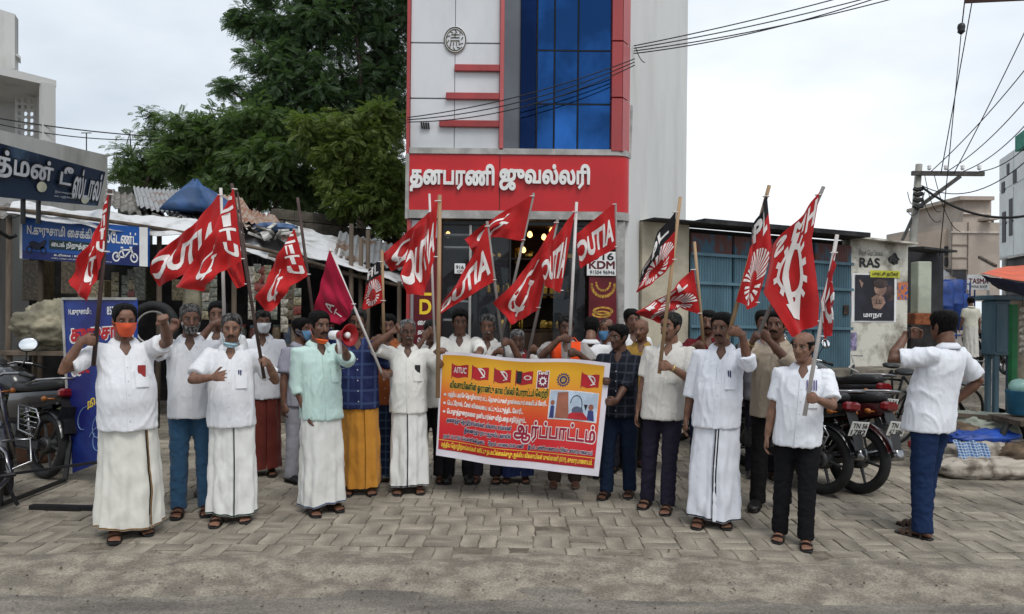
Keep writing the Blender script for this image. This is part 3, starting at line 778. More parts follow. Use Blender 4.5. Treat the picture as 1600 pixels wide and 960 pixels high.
# ================================================================== the ground
M_DIRT = mat('dry_dirt', sr(128, 118, 104), .95, .2, 3, .8, 60, col2=sr(96, 88, 78))
M_ROAD = mat('worn_asphalt', sr(152, 145, 133), .93, .2, 2.6, 1., 300, col2=sr(116, 110, 103), stretch=(.4, 1.6, 1), lo=.38, hi=.60, detail=12, speck=.34, sscale=75)
M_SAND = mat('drifted_sand', sr(160, 151, 136), .97, .15, 5, 1., 150, col2=sr(122, 114, 103), speck=.34, sscale=70)
M_PAVER = mat('grey_paver', sr(164, 155, 140), .92, .2, 1.7, .9, 120, col2=sr(108, 101, 90), lo=.36, hi=.62, rand=.19, island=True, detail=9, speck=.22, sscale=90)
def sheet(x0, x1, y0, y1, nx, ny, zf):
    X, Y = np.meshgrid(np.linspace(x0, x1, nx), np.linspace(y0, y1, ny)); Z = zf(X.ravel(), Y.ravel()).reshape(X.shape)
    return np.stack([X, Y, Z], -1)
g = MB(); g.grid(sheet(-400, 400, -60, 900, 9, 9, lambda x, y: np.full(len(x), -.030)))
props(g.build('ground', M_DIRT, fixn=False), kind='structure')
g = MB(); g.grid(sheet(-14, 14, -3, 4.9, 140, 60, lambda x, y: -.018+.006*fbm(np.stack([x*.8, y*1.5, x*0], 1))))
props(g.build('road', M_ROAD, None, True, fixn=False), kind='structure')
# block paving: interlocking zigzag blocks laid in pairs, basket-weave
def paver_mesh(k):
    r = random.Random(k); L, Wd, n = .25, .125, 4; j = .0036; zz = .0065
    t = np.linspace(0, 1, n+1); wob = np.array([0, 1, -1, 1, 0])*zz if False else np.array([-.5, .8, 0, -.8, .5])*zz
    top = [(-L/2+j+(L-2*j)*a, Wd/2-j+w) for a, w in zip(t, wob)]; bot = [(-L/2+j+(L-2*j)*a, -Wd/2+j+w) for a, w in zip(t, wob)]
    ol = [(x+r.uniform(-.002, .002), y+r.uniform(-.002, .002)) for x, y in bot+top[::-1]]
    m = MB(); c = np.array(ol)
    def rg(sc, z): return np.column_stack([c*np.array((1-sc/L*2, 1-sc/Wd*2)), np.full(len(c), z)])
    m.rings([rg(0, -.02), rg(0, -.004), rg(.005, 0)]); return m
PAV = props(link('pavement', None), kind='structure')
protos = [paver_mesh(k) for k in range(8)]; pmesh = [p.mesh('paver', M_PAVER, False, True) for p in protos]
spots = []; mod = .25; y0 = 4.74
for iy in range(24):
    for ix in range(-30, 33):
        cx, cy = ix*mod+.06*math.sin(iy*.7), y0+mod/2+iy*mod
        if abs(cx) > .74*cy+.6: continue
        for h in (-1, 1):
            if (ix+iy) % 2: px_, py_, a = cx, cy+h*mod/4, 0
            else: px_, py_, a = cx+h*mod/4, cy, PI/2
            spots.append((px_, py_, a))
for (sx_, sy_, a) in spots: pass
rp = random.Random(5); info = []
for (x_, y_, a) in spots:
    skip = (y_ < 5.0 and rp.random() < .05) or rp.random() < .006
    if skip: continue
    z = rp.gauss(0, .0022)-.004*max(0, 5.1-y_)/.3+.006*mnoise.noise((x_*.8, y_*.8, 3)); info.append((x_, y_, a+rp.gauss(0, .010)+(PI if rp.random() < .5 else 0), z, rp.randrange(8), rp.gauss(0, .006), rp.gauss(0, .006)))
vis = sorted(info, key=lambda q: (abs(q[0]) > .69*q[1], q[1]))
for x_, y_, a, z, k, ta, tb in vis[:300]: link('paver', pmesh[k], PAV, (x_, y_, z), (ta, tb, a))
g = MB()
for x_, y_, a, z, k, ta, tb in vis[300:]:
    Mx = T(x_, y_, z) @ RZ(a) @ RX(ta) @ RY(tb); g.add(xf(Mx, protos[k].arr()), protos[k].f)
props(g.build('paver_field', M_PAVER, PAV, fixn=True), kind='stuff')
g = MB(); g.grid(sheet(-11, 12, 4.4, 11.6, 150, 50, lambda x, y: -.0085+.0035*fbm(np.stack([x*2, y*2, x*0], 1))-.010*np.clip((4.7-y)/.2, 0, 1)))
props(g.build('joint_sand', mat('joint_dirt', sr(120, 111, 98), .97, .2, 8, .6, 140, speck=.25), PAV, True, fixn=False), kind='stuff')
g = MB()
def shoulder(x, y):
    e = fbm(np.stack([x*1.6, y*3, x*0], 1), 4); c = 4.62+.13*fbm(np.stack([x*.7, x*0+2, x*0], 1))
    return -.017+.028*np.exp(-((y-c)/.20)**2)*(1+.35*e)+.003*e-.02*np.clip((y-4.98)/.1, 0, 1)-.02*np.clip((4.15-y)/.15, 0, 1)
g.grid(sheet(-9, 9, 4.0, 5.15, 360, 34, shoulder)); props(g.build('sandy_road_edge', M_SAND, None, True, fixn=False), kind='structure')
# loose grit and pebbles on the road edge
g = MB(); rp = random.Random(9)
for _ in range(900):
    y_ = 3.9+1.1*rp.random(); x_ = rp.uniform(-.75, .75)*y_; r_ = .002+.006*rp.random()**3
    g.ell((x_, y_, -.006+r_*.3), (r_*1.3, r_, r_*.7), 5, 3)
props(g.build('grit', mat('grit', sr(120, 112, 100), .9, .3, 40, rand=.4, island=True)), 'loose grit scattered along the sandy road edge', 'gravel', kind='stuff')
M_LEAFD = mat('dead_leaf', (.09, .06, .03), .9)
for _ in range(16):
    y_ = rp.uniform(4.0, 5.0); x_ = rp.uniform(-.68, .68)*y_; l = MB(); a = rp.random()*6; L_ = rp.uniform(.012, .03)
    l.grid([[(-L_, 0, 0), (-L_*.3, .006, .006), (L_*.5, .007, .005), (L_, 0, .001)], [(-L_, .0005, 0), (-L_*.3, -.006, .004), (L_*.5, -.006, .006), (L_, .001, .002)]])
    props(l.build('dry_leaf', M_LEAFD, None, loc=(x_, y_, .006), rot=(0, 0, a)), 'small dry dead leaf lying on the road edge', 'leaf', 'dry leaves on the road edge')

# ================================================================== jewellery shop
DJ = 9.8
def BX(x, y=165): return W(x, y, DJ).x
def BZ(y, x=800): return W(x, y, DJ).z
M_ACP = mat('white_cladding', sr(205, 207, 210), .35, .06, 1.2, 0, stretch=(1, 1, .4), spec=.5)
M_REDC = mat('red_cladding', sr(164, 60, 60), .35, .08, 1.5, spec=.5, stretch=(1, 1, .3)); M_REDP2 = mat('faded_red_cladding', sr(186, 92, 92), .4, .08, 2, stretch=(1, 1, .3))
M_SIGNRED = mat('sign_red', sr(190, 26, 32), .4, .06, 1.5, spec=.45); M_STRIP = mat('aluminium_strip', sr(170, 168, 164), .5, .15, 5, metal=.1)
M_GREY = mat('grey_cladding', sr(95, 99, 106), .4, .08, 2); M_GAP = mat('dark_joint', (.02, .02, .02), .9)
M_WWALL = mat('white_plaster_wall', sr(214, 214, 212), .85, .05, 1.1, .15, 40, stretch=(1, .35, .35), col2=sr(202, 202, 199), lo=.30, hi=.55)
M_BLUEG = mat('blue_glass', (.018, .088, .29), .06, .25, .8, metal=.9, rand=.25); M_BLUED = mat('dark_blue_glass', (.006, .022, .085), .06, .2, 1, metal=.9)
shop = thing('jewellery_shop', 'narrow jewellery shop with white, red and blue glass front', 'building', (0, 0, 0))
xl, xr = BX(637), BX(985); zt = 14.0; zb0 = BZ(240)
far = W(1072, 300, 20.6)
m = MB()                                         # core: plain body behind the cladding, splayed side wall along the lane
core = [(xl+.01, DJ+.10), (xr-.02, DJ+.10), (xr+.03, DJ+.22), (far.x, 20.6), (xl+.01, 20.6)]
m.prism(core, zb0, zt); m.build('wall', M_WWALL, shop)
m = MB(); m.prism([(xr-.085, DJ+.22), (xr+.03, DJ+.22), (far.x, 20.6), (far.x-1.5, 20.6), (xl+.3, 20.5), (xl+.3, 14), (xr-.085, 14)], 0, zb0-.0005); m.build('lower_wall', M_WWALL, shop)
def slab(name, x0, x1, y0, y1, mt, dep, dep0=.09, par=None, b=.004):     # cladding piece given by photo rows and columns
    q = MB(); q.box(BX(x0), BX(x1), DJ+dep0-dep, DJ+dep0, BZ(y1), BZ(y0), b=b); return q.build(name, mt, par or shop)
slab('corner_strip', 635.5, 640.5, -220, 345, M_REDC, .12)
for ya, yb in ((-220, -20), (-19, 67), (69, 154), (156, 234)):
    for xa, xb in ((641, 709.6), (710.4, 780)): slab('cladding_panel', xa, xb, ya, yb, M_ACP, .075)
for xa, ya in ((710, 103), (697, 147), (687, 190)): slab('red_bar', xa, 780, ya, ya+10, M_REDC, .13, .085)
slab('red_strip', 780.5, 787, -220, 236, M_REDP2, .14)
# recessed blue glazing with a slanted grey reveal
q = MB(); q.prism([(BX(787), DJ-.03), (BX(815), DJ+.088), (BX(787), DJ+.088)], BZ(236), zt); q.build('reveal', M_GREY, shop)
slab('dark_glass', 813, 837.5, -220, 234, M_BLUED, .04)
for ya, yb in ((-180, -95), (-94, -8), (-7, 76), (78, 160), (162, 234)):
    for xa, xb in ((839.5, 865), (867, 902), (904, 954)):
        slab('window_pane', xa, xb, ya, yb, M_BLUEG, .05)
for x_ in (838.5, 866, 903): slab('mullion', x_-.7, x_+.7, -220, 236, M_GAP, .058, b=0)
for y_ in (-94.5, -7.5, 77, 161): slab('transom', 839, 954, y_-.8, y_+.8, M_GAP, .055, b=0)
for ya, yb in ((-220, 64), (66, 152), (154, 236)):
    slab('corner_panel', 955, 971.5, ya, yb, M_REDC if ya > 0 else M_REDC, .15)
    q = MB(); q.prism([(BX(972), DJ-.06), (BX(987), DJ+.16), (BX(987)-.03, DJ+.30), (BX(972), DJ+.2)], BZ(yb), BZ(ya)); q.build('corner_panel', M_REDP2, shop)
def curved(name, y0, y1, mt, out, par=shop, xa=962, xb=986):     # fascia that bends round the corner towards the lane
    q = MB(); cx, r = BX(xa), BX(xb)-BX(xa); a = np.linspace(0, PI/2, 8); P = [(BX(641), DJ-out), (cx, DJ-out)]
    P += [(cx+(r+out*.4)*math.sin(t), DJ-out+(r+out)*(1-math.cos(t))) for t in a[1:]]; P += [(cx+r-.06, DJ+r), (cx-.06, DJ+.10), (BX(641), DJ+.10)]
    q.prism(P, BZ(y1), BZ(y0)); return q.build(name, mt, par)
curved('upper_ledge', 233.5, 242.5, M_STRIP, .05); curved('lower_ledge', 330.5, 343, M_STRIP, .05)
slab('end_strip', 635, 641, 242.5, 344, M_STRIP, .125)
fas = thing('shop_sign', 'long red fascia board with raised white Tamil lettering', 'sign', (0, 0, 0))
curved('board', 243, 330, M_SIGNRED, .03, fas)
q = MB(); q.box(BX(781.6), BX(782.6), DJ-.0335, DJ-.02, BZ(330), BZ(243)); q.build('joint', M_GAP, fas)
M_LET = mat('white_letter', sr(226, 226, 224), .4, .04)
SIGNTXT = 'தனபரணி ஜுவல்லரி'
for s_, xa, xb, ya, yb in (('தனபரணி', 644, 773, 258, 300), ('ஜுவல்லரி', 783, 921, 258, 298)):
    q = MB(); fn = plane_fn((BX(xa), DJ-.031, BZ(yb, (xa+xb)/2)), (BX(xb)-BX(xa), 0, -.012), (0, 0, BZ(ya)-BZ(yb)), (0, -1, 0))
    text_box(q, s_, 0, 1, 0, 1, fn, bold=.046, depth=.05); q.build('lettering', M_LET, fas)
# medallion: ring with raised strokes
md = MB(); mc = (BX(710), DJ+.015, BZ(63, 710)); Mm = T(*mc) @ RX(PI/2)
md.lathe([(.150, 0), (.155, .012), (.150, .02), (.0, .02)], 28, Mm @ Matrix.Scale(1.18, 4, (0, 1, 0)))
mo = md.build('medallion', M_ACP, shop); md = MB(); M_BRZ = mat('tarnished_gold', (.12, .10, .055), .5, .3, 20, metal=.4)
md.torus(.142, .007, 32, 6, Mm @ Matrix.Scale(1.18, 4, (0, 1, 0)) @ T(0, 0, .022)); md.torus(.118, .006, 32, 6, Mm @ Matrix.Scale(1.18, 4, (0, 1, 0)) @ T(0, 0, .022), .5, 5.6)
for a in range(10): md.bar(xf(Mm, [(.08*math.cos(a*.63), .10*math.sin(a*.63), .022)])[0], xf(Mm, [(.11*math.cos(a*.63+.3), .13*math.sin(a*.63+.3), .022)])[0], .012, .01)
for (a, b_) in (((-.05, .07), (.05, .07)), ((-.06, .03), (.06, .03)), ((-.06, -.01), (.06, -.01)), ((0, .1), (0, .03)), ((-.055, -.01), (-.055, -.07)), ((.055, -.01), (.055, -.07)), ((-.02, -.03), (-.02, -.08)), ((.02, -.03), (.02, -.08))):
    md.bar(xf(Mm, [(*a, .024)])[0], xf(Mm, [(*b_, .024)])[0], .012, .010)
props(md.build('emblem', M_BRZ, mo), kind='stuff')
q = MB()
for k in range(4): q.tube([(BX(659+k*3.6), DJ+.01, BZ(194)), (BX(659+k*3.6), DJ-.03, BZ(194.5)), (BX(660+k*3.6), DJ-.03, BZ(201)), (BX(660+k*3.6), DJ+.01, BZ(202))], .012, 6)
props(q.build('cable_hooks', DARKM, shop), kind='stuff')
q = MB(); q.tube([(BX(988)+.03, DJ+.25, BZ(155)), (BX(986)+.03, DJ+.25, BZ(240))], .02, 8); q.build('drain_pipe', M_STRIP, shop)
q = MB(); ba = W(1046, 0, 16.5); 
for a_, b_ in (((0, 0, .5), (0, 0, -.2)), ((0, 0, .4), (-.02, -.3, .45)), ((0, 0, -.15), (-.02, -.3, .4))): q.bar(ba+Vector(a_), ba+Vector(b_), .04, .04)
q.build('bracket', DARKM, shop)
# shopfront below the fascia
zl = BZ(344); FLOOR = .28
M_INT = mat('shop_interior', (.10, .06, .035), .6, .2, 2); M_TILE = mat('shop_floor', (.35, .33, .30), .3)
q = MB(); q.box(xl+.05, xr-.05, DJ-.25, DJ+3, 0, FLOOR, b=.01); q.build('floor_step', M_TILE, shop)
q = MB(); q.box(xl+.05, xl+.12, DJ+.12, DJ+3, FLOOR, zl+.1); q.box(xr-.14, xr-.09, DJ+.36, DJ+3, FLOOR, zl+.1); q.box(xl+.12, xr-.14, DJ+2.9, DJ+3, FLOOR, zl+.1)
q.box(xl+.05, xr-.09, DJ+.12, DJ+3, zl+.1, zl+.16); props(q.build('interior_wall', M_INT, shop), kind='stuff')
slab('pillar', 638, 644, 345, 690, M_REDC, .1); slab('pillar', 644, 690, 345, 690, M_ACP, .06); slab('pillar', 686, 692, 345, 690, mat('orange_brown_post', sr(150, 70, 50), .6), .12)
slab('pillar', 966, 979, 345, 690, M_STRIP, .08); slab('head_rail', 692, 966, 345, 352, DARKM, .05)
slab('door_frame', 735, 739, 352, 690, M_STRIP, .05); slab('door_frame', 798, 801, 352, 690, DARKM, .05)
M_SGL = glass('shop_glass', (.05, .06, .07), .03, .22)
slab('window_pane', 692.5, 735, 352, 690, M_SGL, .012, .085, b=0); slab('window_pane', 739.5, 797.5, 352, 690, M_SGL, .012, .085, b=0); slab('window_pane', 868, 918, 352, 690, M_SGL, .012, .085, b=0)
for y_ in (364, 384, 470, 500): slab('shelf', 694, 733, y_, y_+3, M_ACP, .3, .5, b=0)
q = MB()
for k in range(4): q.box(BX(742), BX(917), DJ+1.6, DJ+2.88, .7+k*.55, .73+k*.55)
q.box(BX(750), BX(917), DJ+1.0, DJ+1.5, FLOOR, 1.25); sh_ = q.build('counter', mat('dark_wood', (.06, .03, .015), .35, .3, 4, stretch=(1, 1, .2)), shop); props(sh_, kind='stuff')
rg = random.Random(3); M_GOLDJ = mat('gold', (.6, .38, .08), .25, .1, metal=1)
q = MB()
for k in range(60): 
    x_, z_ = rg.uniform(BX(745), BX(915)), .73+.55*rg.randrange(4); q.ell((x_, DJ+1.65+rg.random()*.2, z_+.05), (.03+.05*rg.random(), .03, .05+.1*rg.random()), 7, 5)
props(q.build('display', M_GOLDJ, shop), kind='stuff')
M_LAMP = emis('warm_lamp', (1, .58, .20), 2.6)
for x_, y_, dd in ((828, 368, 1.2), (850, 372, 1.5), (818, 392, 2.0), (862, 362, 1.8), (700, 368, 1.4)):
    q = MB(); q.lathe([(.012, .06), (.03, .04), (.04, .0), (.03, -.02), (.008, -.035)], 12); lp = thing('pendant_lamp', 'small glowing amber lamp hanging inside the jewellery shop', 'lamp', W(x_, y_, DJ+dd), 0, 'lamps in the jewellery shop')
    q.build('bulb', M_LAMP, lp, True); q = MB(); q.tube([(0, 0, .06), (0, 0, zl+.1-W(x_, y_, DJ+dd).z)], .006, 5); q.build('cord', DARKM, lp)
# signs at the shopfront
def board(name, label, cat, x0, x1, y0, y1, d, mt, thick=.03, group=None):
    c = thing(name, label, cat, (0, 0, 0), 0, group); a, b_ = W(x0, y1, d), W(x1, y0, d)
    q = MB(); q.box(a.x, b_.x, d, d+thick, a.z, b_.z, b=.004); q.build('board', mt, c)
    def fn(p, dep=0.): p = np.asarray(p, float); return np.stack([a.x+p[:, 0]*(b_.x-a.x), np.full(len(p), d-.003-dep), b_.z+(1-p[:, 1])*0-p[:, 1]*(b_.z-a.z)], 1)
    return c, fn, (b_.x-a.x)/(b_.z-a.z)
def btext(c, fn, s_, x0, x1, y0, y1, mt, bold=.02, name='lettering', off=0., depth=0., mirror=False, grid=0.):
    q = MB(); text_box(q, s_, x0, x1, y1, y0, (lambda p, d=0.: fn(p, d+off)), bold=bold, depth=depth, mirror=mirror, grid=grid); return q.build(name, mt, c, fixn=False)
M_YEL = mat('yellow_paint', sr(235, 200, 50), .5, .05); M_MAR = mat('maroon_print', sr(96, 16, 28), .45, .15, 4); M_WHT = mat('white_print', sr(225, 225, 225), .55, .04); M_BLK = mat('black_print', (.012, .012, .014), .5)
c, fn, _ = board('vertical_sign', 'tall maroon board with stacked yellow letters spelling GOLD', 'sign', 645, 684, 372, 560, DJ-.12, M_MAR)
for k, ch in enumerate('GOLD'): btext(c, fn, ch, .28 if ch != 'L' else .32, .74, .05+k*.155, .165+k*.155, M_YEL, .035)
for k, t_ in enumerate(('வைர', 'தங்க', 'வெள்ளி', 'நகைகள்')): btext(c, fn, t_, .2, .8, .69+k*.07, .735+k*.07, M_WHT, .03)
c, fn, _ = board('price_board', 'white board reading 916 KDM with a phone number', 'sign', 917, 963, 394, 431, DJ-.16, M_WHT)
btext(c, fn, '916', .22, .9, .05, .34, M_BLK, .03); btext(c, fn, 'KDM', .08, .94, .40, .70, M_MAR, .045); btext(c, fn, '91504 96946', .10, .95, .78, .94, M_BLK, .02)
c, fn, _ = board('small_notice', 'small white notice reading 916 on the shop glass', 'sign', 710, 727, 412, 428, DJ+.03, M_WHT, .01)
btext(c, fn, '916', .15, .85, .2, .55, M_BLK, .03); btext(c, fn, 'KDM', .25, .75, .65, .88, M_BLK, .02)
c, fn, _ = board('jewellery_poster', 'maroon poster with a gold necklace, bangles and hanging ornaments', 'poster', 919, 965, 433, 560, DJ-.14, M_MAR)
q = MB()
def P2(u, v, r, ry=None, n=16): poly2d(q, [circle2d(u, v, r, n, ry)], fn)
M_GPR = mat('gold_print', sr(196, 150, 62), .45, .25, 30)
for k in range(15): a = PI*(k/14); P2(.5-.40*math.cos(a), .10+.13*math.sin(a)*1.1, .045, .022)
for k in range(11): a = PI*(k/10); P2(.5-.24*math.cos(a), .08+.08*math.sin(a)*1.1, .035, .016)
poly2d(q, [circle2d(.5, .42, .36, 24, .055), circle2d(.5, .42, .26, 24, .032)[::-1]], fn); poly2d(q, [circle2d(.45, .46, .34, 24, .045), circle2d(.45, .46, .25, 24, .026)[::-1]], lambda p, d=0.: fn(p, .002))
for u_ in (.15, .85):
    for k in range(7): P2(u_+(k % 3-1)*.045, .60+k*.03, .03, .012)
props(q.build('ornament', M_GPR, c, fixn=False), kind='stuff')

# ================================================================== tin-shutter building on its plinth
def wall_seg(mb, pa, pb, z0, z1, th, b=0):          # upright slab from pa to pb (x, y)
    a, b_ = Vector((*pa, 0)), Vector((*pb, 0)); d = (b_-a).normalized(); n = Vector((-d.y, d.x, 0))
    Mx = frame(a, d, n, Vector((0, 0, 1))); mb.box(0, (b_-a).length, 0, th, z0, z1, Mx, b); return Mx
M_OLDW = mat('peeling_limewash', sr(202, 199, 188), .92, .2, 2.6, .5, 30, col2=sr(120, 116, 104), lo=.37, hi=.54, detail=10)
M_BEIGE = mat('beige_plaster', sr(186, 178, 158), .9, .1, 1.8, .3, 30, col2=sr(150, 142, 126), lo=.3, hi=.55)
M_TIN = mat('blue_tin', sr(86, 118, 132), .6, .2, 2.4, .1, 30, col2=sr(66, 92, 104), lo=.3, hi=.6, stretch=(1, 1, .3)); M_RUST = mat('rusty_tin', sr(92, 62, 58), .8, .3, 5, .2, 40, col2=sr(60, 92, 108), lo=.40, hi=.52, stretch=(1, 1, .5))
pA, pB, pC, pD = W(1003, 450, 11.0), W(1076, 450, 11.25), W(1328, 450, 12.1), W(1418, 450, 12.4)
PL = .70
tin = thing('shutter_building', 'low lime-washed building with a wide blue corrugated tin shutter', 'building')
zA, zB, zC, zD = W(1003, 346, 11.0).z, W(1076, 352, 11.25).z, W(1328, 374, 12.1).z, W(1420, 384, 12.4).z
def seg(mb, p, q_, z0, za, zb, th):
    a, b_ = Vector((p.x, p.y, 0)), Vector((q_.x, q_.y, 0)); n = Vector((-(b_-a).y, (b_-a).x, 0)).normalized()*th
    v = [a, b_, b_+n, a+n]; mb.add([(w.x, w.y, z0) for w in v]+[(v[0].x, v[0].y, za), (v[1].x, v[1].y, zb), (v[2].x, v[2].y, zb), (v[3].x, v[3].y, za)],
         [(3, 2, 1, 0), (4, 5, 6, 7), (0, 1, 5, 4), (1, 2, 6, 5), (2, 3, 7, 6), (3, 0, 4, 7)])
q = MB(); seg(q, pA, pB, PL, zA, zB, 2.5); q.build('side_wall', M_BEIGE, tin)
q = MB(); seg(q, pC, pD, PL, zC, zD, 2.5); q.build('side_wall', M_OLDW, tin)
q = MB(); a_ = pB.lerp(pC, .001); seg(q, Vector((pB.x, pB.y+.2, 0)), Vector((pC.x, pC.y+.2, 0)), PL, zB-.02, zC-.02, 2.2); q.build('back_wall', M_GAP, tin)
e = (pC-pB); e.z = 0; Lw = e.length; e.normalize(); nn = Vector((e.y, -e.x, 0))
for r0, r1, mt in ((0, .60, M_TIN), (.605, .80, M_TIN), (.803, .955, M_RUST)):
    for k in range(4):
        t0, t1 = k/4+.004, (k+1)/4-.004; P = []
        for j in range(65):
            t = lerp(t0, t1, j/64); zt_ = lerp(zB, zC, t)-.02; dpt = .02 if j in (0, 64) else .05+.011*math.sin(j*1.5)*(1 if r0 < .7 else .15)
            b_ = pB.lerp(pC, t); P.append([(b_.x+nn.x*dpt, b_.y+nn.y*dpt, lerp(PL, zt_, rr)) for rr in (r0, r1)])
        o = MB(); o.grid(P); o.build('tin_sheet', mt, tin, fixn=False)
for r0 in (.602, .30, .8015):
    q = MB(); q.bar(pB.lerp(pC, .0)*1+Vector((nn.x*.075, nn.y*.075, lerp(PL, zB, r0)-pB.z)), pC+Vector((nn.x*.075, nn.y*.075, lerp(PL, zC, r0)-pC.z)), .03, .045); q.build('cross_rail', M_TIN, tin)
q = MB(); q.bar(Vector((pA.x, pA.y, zA+.01))+nn*.1, Vector((pB.x, pB.y, zB+.012))+nn*.1, .5, .02); q.build('roof_edge', mat('dark_felt', (.03, .03, .032), .9, .3, 4), tin)
q = MB(); q.bar(Vector((pB.x, pB.y, zB+.02))+nn*.14, Vector((pC.x, pC.y, zC+.03))+nn*.14, .6, .07); q.build('roof_edge', _mc['dark_felt'], tin)
q = MB(); q.bar(Vector((pC.x, pC.y, zC+.015))+nn*.06, Vector((pD.x, pD.y, zD+.02))+nn*.06, .3, .03); q.build('roof_edge', M_OLDW, tin)
q = MB(); c_ = pB.lerp(pC, .46); 
for t, ww in ((.43, .05), (.47, .04), (.50, .05), (.54, .05), (.58, .03)):
    pz = pB.lerp(pC, t); q.torus(.045, .006, 14, 5, frame((pz.x+nn.x*.067, pz.y+nn.y*.067, PL+.62), e, Vector((0, 0, 1)), -nn))
props(q.build('chalk_marks', mat('chalk', (.45, .5, .5), .9), tin), kind='stuff')
q = MB(); pz = pB.lerp(pC, .955); q.box(-.05, .05, -.03, .0, 0, .16, frame((pz.x+nn.x*.06, pz.y+nn.y*.06, PL+.85), e, -nn, Vector((0, 0, 1))), b=.008); q.build('padlock', mat('rust_iron', (.06, .035, .025), .7, .3, 10), tin)
pl = thing('stone_plinth', 'weathered concrete plinth and steps below the shutter building', 'plinth')
q = MB(); q.prism([(pA.x-.1, pA.y-.45), (pD.x+.7, pD.y-.5), (pD.x+.9, pD.y+4), (pA.x+.2, pA.y+4)], 0, PL-.004); q.build('platform', mat('worn_concrete', sr(134, 126, 114), .93, .2, 3, .6, 30, col2=sr(92, 86, 78)), pl)
q = MB(); q.prism([(pA.x+.2, pA.y-.85), (pD.x+.75, pD.y-.95), (pD.x+.75, pD.y-.502), (pA.x+.2, pA.y-.452)], 0, .46); q.build('step', _mc['worn_concrete'], pl)
q = MB(); q.prism([(pA.x+.4, pA.y-1.25), (pD.x+.6, pD.y-1.4), (pD.x+.6, pD.y-.952), (pA.x+.4, pA.y-.852)], 0, .22); q.build('step', _mc['worn_concrete'], pl)
# posters on the lime-washed pier
def onwall(t0, t1, y0, y1, off=.004):
    a, b_ = pC.lerp(pD, t0), pC.lerp(pD, t1); d_ = (a.y+b_.y)/2; z1, z0 = W(1372, y0, d_).z, W(1372, y1, d_).z; uu = (b_-a); uu.z = 0; nv = Vector((uu.y, -uu.x, 0)).normalized()
    def fn(p, dep=0.):
        p = np.asarray(p, float); return np.array([(a.x+uu.x*u+nv.x*(off+dep), a.y+uu.y*u+nv.y*(off+dep), z1+(z0-z1)*v) for u, v in p])
    return fn
def paper(name, label, t0, t1, y0, y1, mt, off=.004, seed=0, cat='poster'):
    c = thing(name, label, cat); fn = onwall(t0, t1, y0, y1, off); q = MB(); gr = np.array([(u, v) for v in np.linspace(0, 1, 7) for u in np.linspace(0, 1, 7)])
    P = fn(gr, .0).reshape(7, 7, 3); nn_ = np.array(nn); bump_ = np.abs(pnoise(gr.repeat(1, 0)[:, [0, 1, 1]]*4+seed)).reshape(7, 7)*.012
    q.grid(P+nn_*bump_[..., None]); q.build('sheet', mt, c, True, fixn=False); return c, (lambda p, d=0.: fn(p, .014+d))
M_NAVYP = mat('dark_film_print', sr(40, 38, 52), .5, .3, 3); M_TANP = mat('tan_print', sr(150, 120, 105), .5, .2, 8)
c, fn = paper('film_poster', 'dark film poster with a tan face and white Tamil title', .03, .80, 428, 504, M_WHT, seed=1)
q = MB(); poly2d(q, [[(.06, .03), (.94, .03), (.94, .965), (.06, .965)]], fn); q.build('print', M_NAVYP, c, fixn=False)
q = MB(); f2 = lambda p, d=0.: fn(p, .002); poly2d(q, [circle2d(.62, .30, .14, 18, .16)], f2); poly2d(q, [[(.42, .50), (.55, .42), (.70, .48), (.74, .60), (.62, .74), (.46, .70)]], f2); poly2d(q, [[(.14, .12), (.24, .2), (.2, .3)]], f2); props(q.build('portrait', M_TANP, c, fixn=False), kind='stuff')
q = MB(); f3 = lambda p, d=0.: fn(p, .004); poly2d(q, [circle2d(.62, .20, .17, 16, .10)], f3); poly2d(q, [circle2d(.84, .40, .10, 14, .16)], f3); poly2d(q, [[(.5, .60), (.66, .60), (.66, .615), (.5, .615)]], f3); poly2d(q, [[(.52, .53), (.535, .52), (.55, .60), (.53, .61)], [(.59, .53), (.605, .52), (.62, .60), (.60, .61)]], f3); props(q.build('shade_print', mat('brown_print', sr(74, 58, 56), .5, .3, 6), c, fixn=False), kind='stuff')
btext(c, f3, 'மாநா', .25, .66, .82, .925, M_WHT, .03)
c, fn = paper('yellow_notice', 'thin yellow notice pasted above the film poster', .33, .84, 423, 434, mat('yellow_paper', sr(190, 190, 60), .7, .1, 6), .02, 2); btext(c, fn, 'புரட்சி நடிகர்', .06, .94, .2, .85, M_BLK, .03)
c, fn = paper('torn_bill', 'torn blue and red paper strip left of the film poster', -.07, .02, 440, 497, mat('blue_bill', sr(120, 135, 165), .7, .3, 14, col2=sr(190, 80, 70), lo=.4, hi=.5), .006, 3)
c, fn = paper('torn_bill', 'torn orange and blue paper strip right of the film poster', .82, 1.0, 441, 468, mat('orange_bill', sr(190, 110, 60), .7, .3, 14, col2=sr(50, 90, 150), lo=.45, hi=.5), .006, 4)
c, fn = paper('torn_bill', 'faded violet paper strip low on the lime-washed pier', -.0, .12, 520, 548, mat('violet_bill', sr(150, 140, 175), .7, .3, 14), .006, 5)
lt = thing('wall_lettering', 'faded black painted letters RAS on the lime-washed pier', 'lettering'); f4 = onwall(.16, .50, 404, 418, .006); q = MB(); text_box(q, 'RAS', 0, 1, 1, 0, lambda p, d=0.: f4(p, d), bold=.045); q.build('lettering', M_BLK, lt, fixn=False)
f5 = onwall(.14, .56, 391, 400, .006); q = MB(); text_box(q, 'சிவா மெடிக்கல்', 0, 1, 1, 0, lambda p, d=0.: f5(p, d), bold=.0); q.build('lettering', mat('faded_black', (.12, .12, .12), .8), lt, fixn=False)
q = MB(); f6 = onwall(.64, .86, 394, 416, .006); r_ = random.Random(2); poly2d(q, [[(.5+(.32+.18*r_.random())*math.cos(t*.4), .5+(.32+.18*r_.random())*math.sin(t*.4)) for t in range(16)]], f6); q.build('stain', mat('soot', (.05, .05, .05), .95, .5, 12), lt, fixn=False)
